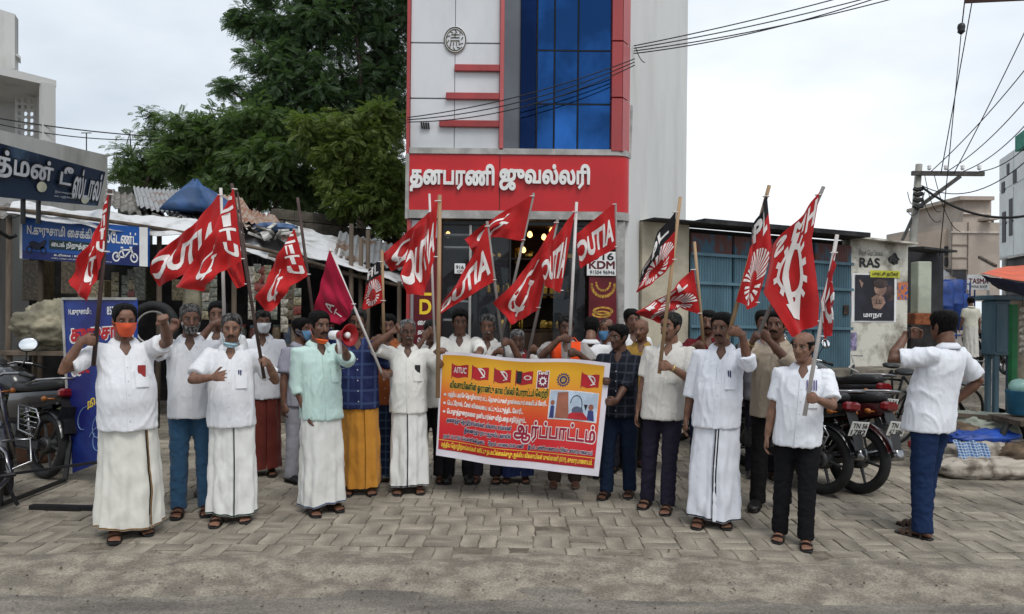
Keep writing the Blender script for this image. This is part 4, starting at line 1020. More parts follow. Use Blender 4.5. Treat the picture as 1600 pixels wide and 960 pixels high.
# ================================================================== left: white house, tea stall sign, shed, block wall
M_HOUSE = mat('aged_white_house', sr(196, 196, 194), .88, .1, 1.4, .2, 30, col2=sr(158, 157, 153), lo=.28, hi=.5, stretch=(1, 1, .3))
def quad_slab(mb, pts, th, up=None):     # slab from 4 points (front face, order around), thickness along its normal away from the camera
    p = [np.array(q, float) for q in pts]; n = np.cross(p[1]-p[0], p[3]-p[0]); n /= np.linalg.norm(n)
    if n.dot((p[0]+p[2])/2-np.array((0, 0, CAMH))) < 0: n = -n
    v = p+[q+n*th for q in p]; mb.add(v, [(0, 1, 2, 3), (7, 6, 5, 4), (0, 4, 5, 1), (1, 5, 6, 2), (2, 6, 7, 3), (3, 7, 4, 0)]); return n
house = thing('white_house', 'aged white two-storey house with a pierced lattice screen on its balcony', 'building')
d0, d1 = 12.0, 14.6
def HP(x, y): return W(x, y, lerp(d0, d1, x/168))
q = MB(); p = [HP(-120, 175), HP(168, 243), HP(168, 520), HP(-120, 620)]; quad_slab(q, p, .25); q.build('parapet_wall', M_HOUSE, house)
q = MB(); quad_slab(q, [W(-60, 88, 13.2), W(88, 126, 14.2), W(88, 136, 14.2), W(-60, 104, 13.2)], 2.5); q.build('roof_slab', M_HOUSE, house)
q = MB(); quad_slab(q, [W(66, 128, 14.0), W(87, 133, 14.2), W(87, 230, 14.2), W(66, 224, 14.0)], .12); q.build('column', M_HOUSE, house)
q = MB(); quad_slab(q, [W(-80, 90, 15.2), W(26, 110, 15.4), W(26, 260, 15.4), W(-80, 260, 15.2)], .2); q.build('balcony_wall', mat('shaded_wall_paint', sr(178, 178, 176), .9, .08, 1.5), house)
q = MB(); quad_slab(q, [W(-80, -10, 13.8), W(23, 22, 14.2), W(23, 108, 14.2), W(-80, 100, 13.8)], .3); q.build('upper_room', M_HOUSE, house)
q = MB(); quad_slab(q, [W(23, 82, 14.25), W(32, 88, 14.3), W(32, 91, 14.3), W(23, 86, 14.25)], .4); q.build('sunshade', M_HOUSE, house)
# pierced screen: frame and a net of crossing rings
scr = link('lattice_screen', None, house)
for i in range(3):
    for j in range(7):
        c_ = W(30.5+i*9.5, 147+j*10.2+i*.5, 15.0); q = MB(); q.torus(.058, .016, 12, 5, T(*c_) @ RX(PI/2)); q.build('lattice_ring', M_HOUSE, scr)
q = MB()
for i in range(4): q.bar(W(26+i*9.5, 140, 15.0), W(26+i*9.5, 216, 15.0), .022, .05)
for j in range(8): q.bar(W(26, 142+j*10.2, 15.0), W(55, 144+j*10.2, 15.0), .05, .022)
props(q.build('lattice_bars', M_HOUSE, scr), kind='stuff')
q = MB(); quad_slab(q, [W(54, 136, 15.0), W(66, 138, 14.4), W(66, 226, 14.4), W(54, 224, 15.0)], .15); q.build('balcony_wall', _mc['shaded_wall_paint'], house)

# tea-stall sign, running back along the lane
M_TEA = mat('dark_blue_print', sr(30, 46, 68), .45, .2, .9, col2=sr(92, 122, 150), lo=.30, hi=.46, spec=.3)
tea = thing('tea_stall_sign', 'long dark blue tea stall signboard with outlined white Tamil letters', 'sign')
ta, tb, tc_, td = W(-70, 205, 6.6), W(165, 269, 9.6), W(153, 322, 9.6), W(-70, 301, 6.6)
tn = np.cross(np.array(tb-ta), np.array(td-ta)); tn /= np.linalg.norm(tn); tn = -tn if tn.dot(np.array(ta)-np.array((0, 0, CAMH))) > 0 else tn
q = MB(); quad_slab(q, [ta, tb, tc_, td], .06); q.build('board', M_TEA, tea)
def tfn(p, dep=0.):
    p = np.asarray(p, float); A, B_, C_, D_ = (np.array(z) for z in (ta, tb, tc_, td)); u = p[:, :1]; v = p[:, 1:2]
    return (A*(1-u)+B_*u)*(1-v)+(D_*(1-u)+C_*u)*v+tn*(.004+dep)
M_SILV = mat('silver_print', sr(205, 208, 212), .4, .12, 3); M_CREAM = mat('cream_print', sr(205, 205, 180), .5, .1, 5)
for s_, a, b_, v0, v1 in (('பத்மன்', .10, .57, .10, .72), ('டீ', .625, .72, .12, .58), ('ஸ்டால்', .735, .985, .10, .86)):
    q = MB(); text_box(q, s_, a, b_, v1, v0, lambda p, d=0.: tfn(p, .002+d), bold=.075); q.build('letter_outline', M_BLK, tea, fixn=False)
    q = MB(); text_box(q, s_, a+.003, b_-.003, v1-.02, v0+.02, lambda p, d=0.: tfn(p, .006+d), bold=.030); q.build('lettering', M_SILV, tea, fixn=False)
for u_, v_ in ((.50, .70), (.86, .86)): q = MB(); poly2d(q, [circle2d(u_, v_, .036, 20, .115)], lambda p, d=0.: tfn(p, .004)); q.build('round_emblem', M_CREAM, tea, fixn=False)
for k, t_ in enumerate(('இங்கு சுவையான டீ காபி', 'வடை பஜ்ஜி கிடைக்கும்')): q = MB(); text_box(q, t_, .60, .80-.02*k, .80+k*.1, .73+k*.1, lambda p, d=0.: tfn(p, .004)); q.build('lettering', M_SILV, tea, fixn=False)
q = MB(); q.tube([W(36, 300, 7.9), W(36, 350, 7.9)], .025, 8); q.tube([W(60, 310, 8.4), W(60, 350, 8.4)], .025, 8); q.tube([W(-5, 360, 7.0), W(15, 372, 7.3), W(25, 368, 7.3)], .02, 6); props(q.build('bracket', DARKM, tea), kind='stuff')

# the shed
M_POST = mat('weathered_pole', sr(98, 86, 74), .9, .25, 5, .3, 40, stretch=(1, 1, .15)); M_TARP = mat('dirty_white_tarp', sr(205, 206, 208), .6, .15, 3, .4, 25, col2=sr(140, 138, 132), lo=.30, hi=.5)
M_CORR = mat('galvanised_sheet', sr(150, 152, 154), .5, .2, 2.5, .15, 30, col2=sr(120, 92, 72), lo=.36, hi=.5, metal=.25); M_RUSTS = mat('rusted_sheet', sr(140, 92, 66), .8, .3, 4, .3, 40, col2=sr(160, 150, 140), lo=.4, hi=.6); M_ASB = mat('asbestos_sheet', sr(134, 132, 128), .9, .2, 4, .3, 40, col2=sr(96, 92, 86))
M_SHADE = mat('shade_dark_board', sr(44, 42, 42), .95, .3, 3)  # board colour kept near black: shade of the open interior painted in
shed = thing('market_shed', 'ramshackle open market shed roofed with patched sheets and tarpaulin', 'shed')
def roof(name, a, b_, c_, d_, mt, waves=0, amp=.018, sag=.0, seed=0., rough=.02, nu=60, nv=10, th=.006):
    """sheet through 4 photo-measured corners: a,b along the eaves (front), d,c at the back"""
    A, B_, C_, D_ = (np.array(W(*z)) for z in (a, b_, c_, d_)); U, V = np.meshgrid(np.linspace(0, 1, nu), np.linspace(0, 1, nv)); u = U.ravel()[:, None]; v = V.ravel()[:, None]
    P = (A*(1-u)+B_*u)*(1-v)+(D_*(1-u)+C_*u)*v; n = np.cross(B_-A, D_-A); n /= np.linalg.norm(n); n = -n if n[2] < 0 else n
    h = amp*np.sin(u[:, 0]*2*PI*waves) if waves else np.zeros(len(u))
    h = h+rough*fbm(np.stack([u[:, 0]*5, v[:, 0]*4, u[:, 0]*0], 1)+seed)-sag*4*u[:, 0]*(1-u[:, 0])
    P = P+n*h[:, None]; P2_ = P-n*th; q = MB(); q.grid(P.reshape(nv, nu, 3)); q.grid(P2_.reshape(nv, nu, 3))
    return q.build(name, mt, shed, not waves or True, fixn=False)
roof('tarpaulin', (8, 335, 8.8), (330, 373, 9.4), (320, 344, 10.0), (20, 314, 9.5), M_TARP, 0, sag=.03, seed=1, rough=.06)
roof('roof_sheet', (160, 318, 9.7), (262, 352, 9.9), (250, 312, 12.0), (165, 296, 12.0), M_ASB, 9, seed=2, rough=.05)
roof('roof_sheet', (215, 322, 10.1), (330, 352, 10.2), (300, 300, 12.6), (208, 292, 12.6), M_CORR, 14, seed=3)
roof('roof_sheet', (300, 330, 10.4), (404, 352, 10.4), (378, 308, 12.8), (292, 298, 12.8), M_RUSTS, 12, seed=4)
roof('roof_sheet', (352, 340, 10.2), (470, 382, 10.2), (430, 340, 12.0), (372, 322, 12.4), M_RUSTS, 10, seed=5, rough=.05)
roof('tarpaulin', (300, 372, 9.6), (500, 416, 9.9), (470, 372, 11.6), (330, 350, 11.2), M_TARP, 0, seed=6, rough=.10, sag=.05)
roof('tarpaulin', (455, 392, 9.7), (640, 446, 10.0), (632, 402, 12.2), (446, 348, 12.0), M_TARP, 0, seed=7, rough=.05)
roof('roof_sheet', (520, 402, 10.4), (636, 424, 10.4), (636, 386, 12.4), (530, 362, 12.4), M_CORR, 12, seed=8)
roof('roof_sheet', (-120, 345, 8.5), (60, 338, 9.1), (60, 318, 12.0), (-120, 315, 11.8), M_ASB, 10, seed=9)
q = MB(); q.tube([W(0, 326, 8.85), W(80, 334, 8.95), W(200, 350, 9.2), W(300, 366, 9.5), W(420, 392, 9.6), W(520, 420, 9.8)], .026, 8); q.build('eave_pole', M_POST, shed, True)
q = MB(); q.tube([W(420, 398, 9.9), W(560, 432, 10.0), W(640, 450, 10.0)], .03, 8); q.build('eave_pole', M_POST, shed, True)
for x_, ya, yb, d_ in ((10, 340, 600, 8.9), (60, 345, 560, 9.3), (245, 362, 620, 9.6), (455, 405, 640, 9.8), (545, 350, 610, 10.0), (560, 372, 610, 10.2), (571, 360, 610, 10.1), (620, 440, 640, 10.0), (362, 380, 620, 9.8)):
    a, b_ = W(x_+4, ya, d_), W(x_, yb, d_); b_.z = 0; q = MB(); q.tube([a, a.lerp(b_, .5)+Vector((.015, 0, 0)), b_], [.030, .034, .038], 8); q.build('post', M_POST, shed, True)
ba, bb = W(-180, 500, 12.0), W(646, 500, 12.6)
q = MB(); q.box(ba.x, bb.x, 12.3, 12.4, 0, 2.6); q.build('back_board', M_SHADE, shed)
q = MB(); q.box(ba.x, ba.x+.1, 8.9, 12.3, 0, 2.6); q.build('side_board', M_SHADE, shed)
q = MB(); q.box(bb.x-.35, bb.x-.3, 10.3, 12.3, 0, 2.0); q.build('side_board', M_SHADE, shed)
# rubbish lying on the roof
rr_ = random.Random(4)
bt = MB(); c_ = W(306, 318, 10.6); 
th = np.linspace(0, 2*PI, 25)[:-1]; rs = []
for k, (r, z) in enumerate(((.42, -.13), (.36, -.02), (.26, .10), (.15, .2), (.07, .28), (.03, .33))):
    a = 1+.25*np.sin(th*3+1)+.2*np.sin(th*5+k*.3); rs.append(np.stack([c_.x+r*a*np.cos(th), c_.y+r*a*np.sin(th), np.full(24, c_.z+z)+.03*np.sin(th*4+k)], 1))
bt.rings(rs); props(bt.build('blue_tarp_bundle', mat('blue_tarp', sr(52, 84, 128), .6, .2, 4, .4, 20), None, True), 'crumpled blue tarpaulin bundle tied on the shed roof', 'tarpaulin')
def heap(name, label, cat, c_, r, mt, seed, seg=(36, 18), amp=.25, fr=3.):
    q = MB(); q.ell((0, 0, 0), (1, 1, 1), seg[0], seg[1]); v = q.arr(); n_ = v.copy(); v = v*(1+amp*fbm(v*fr*.6+seed)[:, None]+amp*.5*(1-np.abs(pnoise(v*fr*1.6+seed+9))*2)[:, None]); q.v = [v*np.array(r)+np.array((c_[0], c_[1], c_[2]))]
    return props(q.build(name, mt, None, True), label, cat)
heap('blue_rag', 'faded blue rag thrown on the shed roof beside the patched tarpaulin', 'rag', W(430, 356, 10.4), (.28, .2, .06), mat('faded_blue_rag', sr(84, 110, 150), .8, .2, 5, .3, 40), 3)
M_JUNK = [mat('junk_grey', sr(120, 116, 110), .9, .3, 8), mat('junk_white', sr(190, 188, 182), .8, .2, 8), mat('junk_brown', sr(92, 74, 60), .9, .3, 8)]
for k in range(34):
    x_ = rr_.uniform(190, 470); y_ = 338+(x_-190)*.085+rr_.uniform(-5, 14); d_ = 10.0+rr_.random()*.5; p_ = W(x_, y_, d_)
    q = MB(); q.box(-.10, .10, -.04, .04, -.012, .012, RZ(rr_.random()*6) @ RX(rr_.gauss(0, .4)) @ RY(rr_.gauss(0, .4)) @ Matrix.Scale(rr_.uniform(.5, 1.6), 4), b=.003)
    props(q.build('roof_scrap', rr_.choice(M_JUNK), None, loc=p_), 'small scrap of board or sheet lying on the shed roof', 'scrap', 'scraps on the shed roof')
# goods inside: strings of packets, shelves of jars, counter
M_PK = [mat('packet_%d' % i, c, .4, .3, 30, spec=.5) for i, c in enumerate((sr(150, 140, 112), sr(120, 122, 110), sr(170, 164, 150), sr(96, 84, 66), sr(128, 60, 50)))]
for i, (x_, y0, y1) in enumerate(((322, 400, 500), (334, 392, 508), (394, 416, 500), (402, 412, 470), (410, 416, 470), (418, 414, 472), (428, 430, 500), (445, 440, 520), (452, 436, 500), (205, 420, 470), (180, 425, 470), (196, 430, 476), (465, 450, 520), (500, 470, 520))):
    a, b_ = W(x_, y0, 9.75), W(x_, y1, 9.75); st = thing('packet_string', 'hanging string of small snack packets in the dark shed', 'packets', (a.x, a.y, b_.z), 0, 'packet strings in the shed')
    n_ = max(3, int((a.z-b_.z)/.11)); q = MB(); q.tube([(0, .012, 0), (0, .012, a.z-b_.z+.1)], .003, 4); q.build('cord', DARKM, st)
    for k in range(n_):
        z = (a.z-b_.z)*(k+.5)/n_; q = MB(); w_, h_ = .05, (a.z-b_.z)/n_*.46
        q.grid([[(-w_, .0, z-h_), (0, -.004, z-h_), (w_, 0, z-h_)], [(-w_*.95, -.004, z), (0, -.028, z), (w_*.95, -.006, z)], [(-w_, 0, z+h_), (0, -.004, z+h_), (w_, 0, z+h_)]])
        q.grid([[(-w_, .0, z-h_), (0, .004, z-h_), (w_, 0, z-h_)], [(-w_*.95, .004, z), (0, .02, z), (w_*.95, .006, z)], [(-w_, 0, z+h_), (0, .004, z+h_), (w_, 0, z+h_)]])
        q.build('packet', M_PK[(i+(k if i % 3 == 0 else 0)) % 5], st, True)
ct = thing('stall_counter', 'low cluttered wooden counter inside the dark shed', 'counter'); ca, cb_ = W(372, 540, 10.2), W(520, 540, 10.4)
q = MB(); q.box(ca.x, cb_.x, 10.1, 10.7, 0, 1.05, b=.01); q.build('cabinet', mat('grimy_wood', sr(92, 82, 72), .8, .3, 4), ct); q = MB(); q.box(ca.x-.06, cb_.x+.06, 10.02, 10.75, 1.052, 1.09, b=.006); q.build('top', mat('grey_top', sr(128, 124, 118), .7, .2, 5), ct)
M_JAR = [mat('jar_%d' % i, c, .25, .2, 9, spec=.6) for i, c in enumerate((sr(84, 92, 84), sr(140, 120, 90), sr(120, 60, 52), sr(96, 110, 128), sr(160, 156, 140)))]
for k in range(16):
    x_ = lerp(ca.x, cb_.x, (k+.5)/16); j = thing('jar', 'lidded sweet jar standing on the counter in the shed', 'jar', (x_, 10.25+.2*(k % 2), 1.09), 0, 'jars on the stall counter'); h_ = .16+.07*rr_.random(); q = MB(); q.lathe([(.05, 0), (.056, .01), (.056, h_*.8), (.045, h_*.88), (.045, h_)], 14); q.build('glass_body', M_JAR[k % 5], j, True); q = MB(); q.lathe([(.047, h_), (.05, h_+.003), (.05, h_+.03), (.044, h_+.034)], 14); q.build('lid', M_JAR[(k*3+2) % 5], j)
for k, (x_, y_, w_, h_, c_) in enumerate(((300, 430, .16, .22, 2), (286, 470, .2, .3, 0), (303, 440, .18, .16, 1), (120, 460, .3, .5, 3), (150, 470, .4, .3, 0), (60, 470, .3, .6, 3), (225, 470, .2, .5, 1))):
    b0 = W(x_, y_, 10.6+.1*k); q = MB(); q.box(-w_/2, w_/2, -.15, .15, 0, h_, b=.01); props(q.build('carton', M_PK[c_], None, loc=b0), ('pale carton high beside the ribbed sack', 'drab carton behind the ribbed sack', 'grey-green carton wedged above the ribbed sack', 'tall dark brown carton below the blue cycle sign', 'wide drab carton below the blue cycle sign', 'tallest dark carton behind the khaki heap', 'grey carton standing behind the loose tyre')[k], 'carton', 'cartons in the shed')
heap('ribbed_sack', 'pale ribbed sack leaning in the dark shed', 'sack', W(302, 470, 9.9), (.13, .12, .36), mat('pale_sack', sr(150, 144, 122), .8, .15, 8, .4, 60), 6, amp=.12)
# tyre leaning by the counter
ty = thing('loose_tyre', 'black motorcycle tyre leaning inside the shed', 'tyre', W(238, 512, 8.6)); q = MB(); q.torus(.26, .055, 32, 10, RX(R(82))); q.build('tread', mat('rubber', (.014, .014, .014), .75, .2, 20), ty, True)
q = MB(); q.torus(.19, .012, 28, 6, RX(R(82))); q.build('rim', M_STRIP, ty, True)
ch = thing('plastic_chair', 'worn grey moulded chair half hidden behind the men', 'chair', (W(555, 560, 9.3).x, 9.3, 0))
q = MB(); q.box(-.22, .22, -.2, .2, .42, .45, b=.01); q.build('seat', mat('grey_plastic', sr(120, 122, 124), .5), ch); q = MB(); q.box(-.22, .22, .19, .22, .46, .86, b=.01); q.build('backrest', _mc['grey_plastic'], ch)
for sx in (-.19, .19):
    for sy in (-.17, .17): q = MB(); q.tube([(sx, sy, 0), (sx*.95, sy*.95, .42)], .018, 6); q.build('leg', _mc['grey_plastic'], ch)
# tarpaulin-covered heap and pots by the left post
tb_ = W(70, 520, 7.6)
heap('covered_cart', 'heap under a crumpled khaki tarpaulin beside the blue signboard', 'heap', (tb_.x+.02, 7.75, 1.36), (.36, .3, .25), mat('khaki_tarp', sr(148, 142, 120), .85, .15, 5, .5, 30, col2=sr(108, 104, 88)), 12, (60, 36), .22, 4.)
ctb = thing('cart_table', 'rough wooden table carrying the tarpaulin heap', 'table', (tb_.x, 7.8, 0)); q = MB(); q.box(-.42, .42, -.26, .26, 1.07, 1.12, b=.006); q.build('top', M_POST, ctb)
for sx in (-.36, .36):
    for sy in (-.2, .2): q = MB(); q.tube([(sx, sy, 0), (sx, sy, 1.07)], .028, 7); q.build('leg', M_POST, ctb)
# blue parking-stand board under the eave
M_BLUEB = mat('blue_print', sr(26, 82, 160), .4, .08, 1.2, spec=.4); M_NAVYB = mat('navy_print', sr(20, 36, 96), .4, .1, 2); M_GRNB = mat('dark_green_print', sr(24, 58, 62), .45)
sgn = thing('cycle_stand_sign', 'blue signboard with white Tamil letters and a bicycle picture under the shed eave', 'sign')
sc4 = [np.array(W(x_, y_, 9.15)) for x_, y_ in ((31, 338), (231, 356), (231, 417), (31, 404))]
q = MB(); quad_slab(q, sc4, .05); q.build('board', M_BLUEB, sgn)
def sfn(p, dep=0.):
    p = np.asarray(p, float); A, B_, C_, D_ = sc4; u = p[:, :1]; v = p[:, 1:2]; return (A*(1-u)+B_*u)*(1-v)+(D_*(1-u)+C_*u)*v+np.array((0, -.004-dep, 0))
q = MB(); poly2d(q, [[(.02, .80), (.45, .82), (.62, .82), (.90, .50), (.935, .47), (.935, .99), (.02, .99)]], sfn); q.build('navy_band', M_NAVYB, sgn, fixn=False)
q = MB(); poly2d(q, [[(.0, 0), (.02, 0), (.02, 1), (0, 1)]], sfn); poly2d(q, [[(.935, .0), (1, 0), (1, 1), (.935, 1)]], sfn); props(q.build('side_frame', M_WHT, sgn, fixn=False), kind='stuff')
q = MB(); poly2d(q, [[(.23, .50), (.66, .50), (.66, .72), (.23, .72)]], lambda p, d=0.: sfn(p, .001)); q.build('green_band', M_GRNB, sgn, fixn=False)
s2 = lambda p, d=0.: sfn(p, .003)
for t_, a, b_, v0, v1, bo in (('N.குருசாமி சைக்கிள்', .06, .62, .16, .46, .03), ('ஸ்டேண்ட்', .64, .92, .16, .46, .03), ('பைக் நிறுத்துமிடம்', .25, .64, .53, .70, .03), ('உரிமை : 85208 87312', .27, .60, .83, .895, .02), ('எண்.3, பழைய பஸ் நிலையம் எதிரில், குமாரபாளையம்', .25, .72, .92, .965, .0)):
    q = MB(); text_box(q, t_, a, b_, v1, v0, s2, bold=bo); q.build('lettering', M_WHT, sgn, fixn=False)
q = MB()
for u_ in (.755, .895): poly2d(q, [circle2d(u_, .80, .031, 20, .125), circle2d(u_, .80, .021, 20, .085)[::-1]], s2)
for a, b_ in (((.755, .80), (.80, .62)), ((.80, .62), (.87, .60)), ((.87, .60), (.82, .80)), ((.82, .80), (.755, .80)), ((.87, .56), (.895, .80)), ((.80, .62), (.82, .80)), ((.86, .54), (.88, .54)), ((.79, .56), (.81, .56))):
    a, b_ = np.array(a), np.array(b_); t = (b_-a)/np.linalg.norm(b_-a); n_ = np.array((-t[1], t[0]))*np.array((.006, .02)); poly2d(q, [[a-n_, b_-n_, b_+n_, a+n_]], s2)
props(q.build('bicycle_picture', M_WHT, sgn, fixn=False), kind='stuff')
q = MB(); s3 = lambda p, d=0.: sfn(p, .004)
for u_ in (.075, .185): poly2d(q, [circle2d(u_, .78, .026, 18, .10), circle2d(u_, .78, .016, 18, .06)[::-1]], s3)
poly2d(q, [[(.07, .62), (.10, .56), (.16, .60), (.20, .50), (.21, .56), (.19, .72), (.13, .78), (.09, .74)]], s3); props(q.build('scooter_picture', mat('dark_scooter_print', sr(16, 24, 52), .4), sgn, fixn=False), kind='stuff')
# standing blue board on a black iron stand
sb_ = thing('standing_sign', 'tall standing blue board with red Tamil letters on a black iron frame', 'sign'); DS = 6.55
b4 = [np.array(W(x_, y_, d_)) for x_, y_, d_ in ((98, 467, 6.75), (212, 467, 6.35), (212, 700, 6.35), (112, 740, 6.75))]
q = MB(); quad_slab(q, b4, .02); q.build('board', mat('royal_blue_print', sr(26, 34, 104), .4, .25, 2, col2=sr(38, 70, 150), lo=.3, hi=.55), sb_)
def bfn(p, dep=0.):
    p = np.asarray(p, float); A, B_, C_, D_ = b4; u = p[:, :1]; v = p[:, 1:2]; return (A*(1-u)+B_*u)*(1-v)+(D_*(1-u)+C_*u)*v+np.array((.3, -.95, 0))*(.004+dep)
q = MB()
for a, b_, w_ in (((0, 0), (1, 0), 0), ((0, 0), (0, 1), 1)):
    P_ = bfn(np.array([a, b_])); q.bar(P_[0], P_[1], .022, .022)
q.build('frame', M_STRIP, sb_)
for t_, a, b_, v0, v1, mt_, bo, ol in (('N.குருசாமி :', .08, .40, .055, .10, M_WHT, .03, 0), ('85208 87312', .62, .97, .05, .10, M_WHT, .02, 0), ('குருசாமி', .10, .95, .15, .27, mat('red_print', sr(190, 30, 40), .5), .05, 1), ('சைக்கிள்', .10, .9, .36, .44, _mc['red_print'], .05, 1), ('நிலையம்', .3, .9, .60, .66, M_YEL, .03, 0)):
    if ol: q = MB(); text_box(q, t_, a-.01, b_+.01, v1+.005, v0-.005, lambda p, d=0.: bfn(p, .001), bold=.10); q.build('letter_outline', M_WHT, sb_, fixn=False)
    q = MB(); text_box(q, t_, a, b_, v1, v0, lambda p, d=0.: bfn(p, .004), bold=bo); q.build('lettering', mt_, sb_, fixn=False)
q = MB()
for k in range(9):
    a0 = rr_.random()*6; c0 = np.array((.25+.35*rr_.random(), .72+.22*rr_.random())); pts = [c0+np.array((.12*math.cos(a0+t*.45), .05*math.sin(a0+t*.45)*(1+t*.1))) for t in range(8)]
    P_ = bfn(np.array(pts), .003); q.tube(P_, .0035, 4)
props(q.build('line_drawing', mat('pale_blue_print', sr(130, 160, 200), .5), sb_), kind='stuff')
fo = G(150, 798); q = MB(); q.box(-.40, .28, -.03, .03, 0, .035, T(fo.x-.12, fo.y, 0) @ RZ(-.06)); q.build('foot_bar', DARKM, sb_)
q = MB(); q.bar((b4[3][0]+.03, 6.6, .035), (b4[3][0]-.0, 6.72, W(112, 690, 6.7).z), .035, .035); q.bar((b4[3][0]+.03, 6.6, .035), (b4[3][0]+.03, fo.y, .035), .03, .03)
for sx in (-.14, .14): q.bar((b4[3][0]+.03+sx, fo.y, .035), (b4[3][0]+.03, fo.y+.02, .26), .02, .02)
q.bar((b4[3][0]+.03, fo.y, .03), (b4[3][0]+.03, fo.y+.02, .40), .03, .03); q.bar((b4[3][0]+.03, fo.y+.05, .26), (b4[3][0]+.9, fo.y+.25, .36), .03, .02); q.build('iron_stand', DARKM, sb_)

# ================================================================== concrete-block wall
bw = thing('block_wall', 'grey concrete block wall with broken top behind the shed', 'wall'); wa, wb = W(388, 400, 13.0), W(572, 400, 14.8)
dv = (wb-wa); dv.z = 0; Lb = dv.length; dv.normalize(); nb_ = Vector((-dv.y, dv.x, 0)); M_BLOCK = mat('concrete_block', sr(116, 110, 100), .95, .15, 4, .7, 40, rand=.16, col2=sr(88, 82, 74))
ztop = W(395, 312, 13.0).z; zlow = ztop-1.3; q = MB(); q.box(0, Lb, .02, .14, 0, zlow+.02, frame((wa.x, wa.y, 0), dv, nb_, Vector((0, 0, 1)))); q.build('wall_base', M_BLOCK, bw)
bm_ = MB(); bm_.box(-.195, .195, 0, .16, .006, .194, b=.008); bme = bm_.mesh('block', M_BLOCK, False, True)
nc = int(Lb/.4)
for r_ in range(6):
    for k in range(nc+1):
        x_ = (k+.5*(r_ % 2))*.4+.1
        if r_ == 5 and rr_.random() < .25: continue
        o = link('block', bme, bw, Vector((wa.x, wa.y, zlow+r_*.2))+dv*x_+nb_*rr_.gauss(0, .006), (0, 0, math.atan2(dv.y, dv.x)+rr_.gauss(0, .01)))
# ================================================================== trees
M_BARK = mat('dark_bark', (.06, .045, .035), .95, .3, 6, .8, 30, stretch=(1, 1, .25))
def leaf_mat(name, c, var=.5):
    m = mat(name, c, .55, .35, 1.1, rand=.55, island=True, spec=.35, lo=.35, hi=.65, col2=tuple(v*.55 for v in c)); N = m.node_tree.nodes; L = m.node_tree.links
    p = N['Principled BSDF']; tr = N.new('ShaderNodeBsdfTranslucent'); tr.inputs[0].default_value = (c[0]*1.6, c[1]*1.9, c[2]*.9, 1); mx = N.new('ShaderNodeMixShader'); mx.inputs[0].default_value = .28
    L.new(p.outputs[0], mx.inputs[1]); L.new(tr.outputs[0], mx.inputs[2]); L.new(mx.outputs[0], N['Material Output'].inputs[0]); return m
def frond(n=13, L=.42, lw=.020, ll=.105):
    """one drooping compound leaf: a rachis with paired leaflets (one quad each)"""
    V = []; Fc = []; 
    for k in range(n):
        for sg in (-1, 1):
            t = (k+.6)/n; c = np.array((L*t, 0, -.10*t*t)); ln_ = ll*(1-.45*abs(t-.45)*1.6); d = np.array((.62, sg*.78, -.22)); d /= np.linalg.norm(d); w = np.array((.78, -sg*.62, .0))*lw
            b = len(V); V += [c+w*.9, c+d*ln_, c+d*ln_*.35-w*1.1]; Fc.append((b, b+1, b+2))
    return np.array(V), Fc
_fr = [frond(7, .30, .024, .105), frond(7, .28, .027, .10), frond(6, .26, .022, .10)]
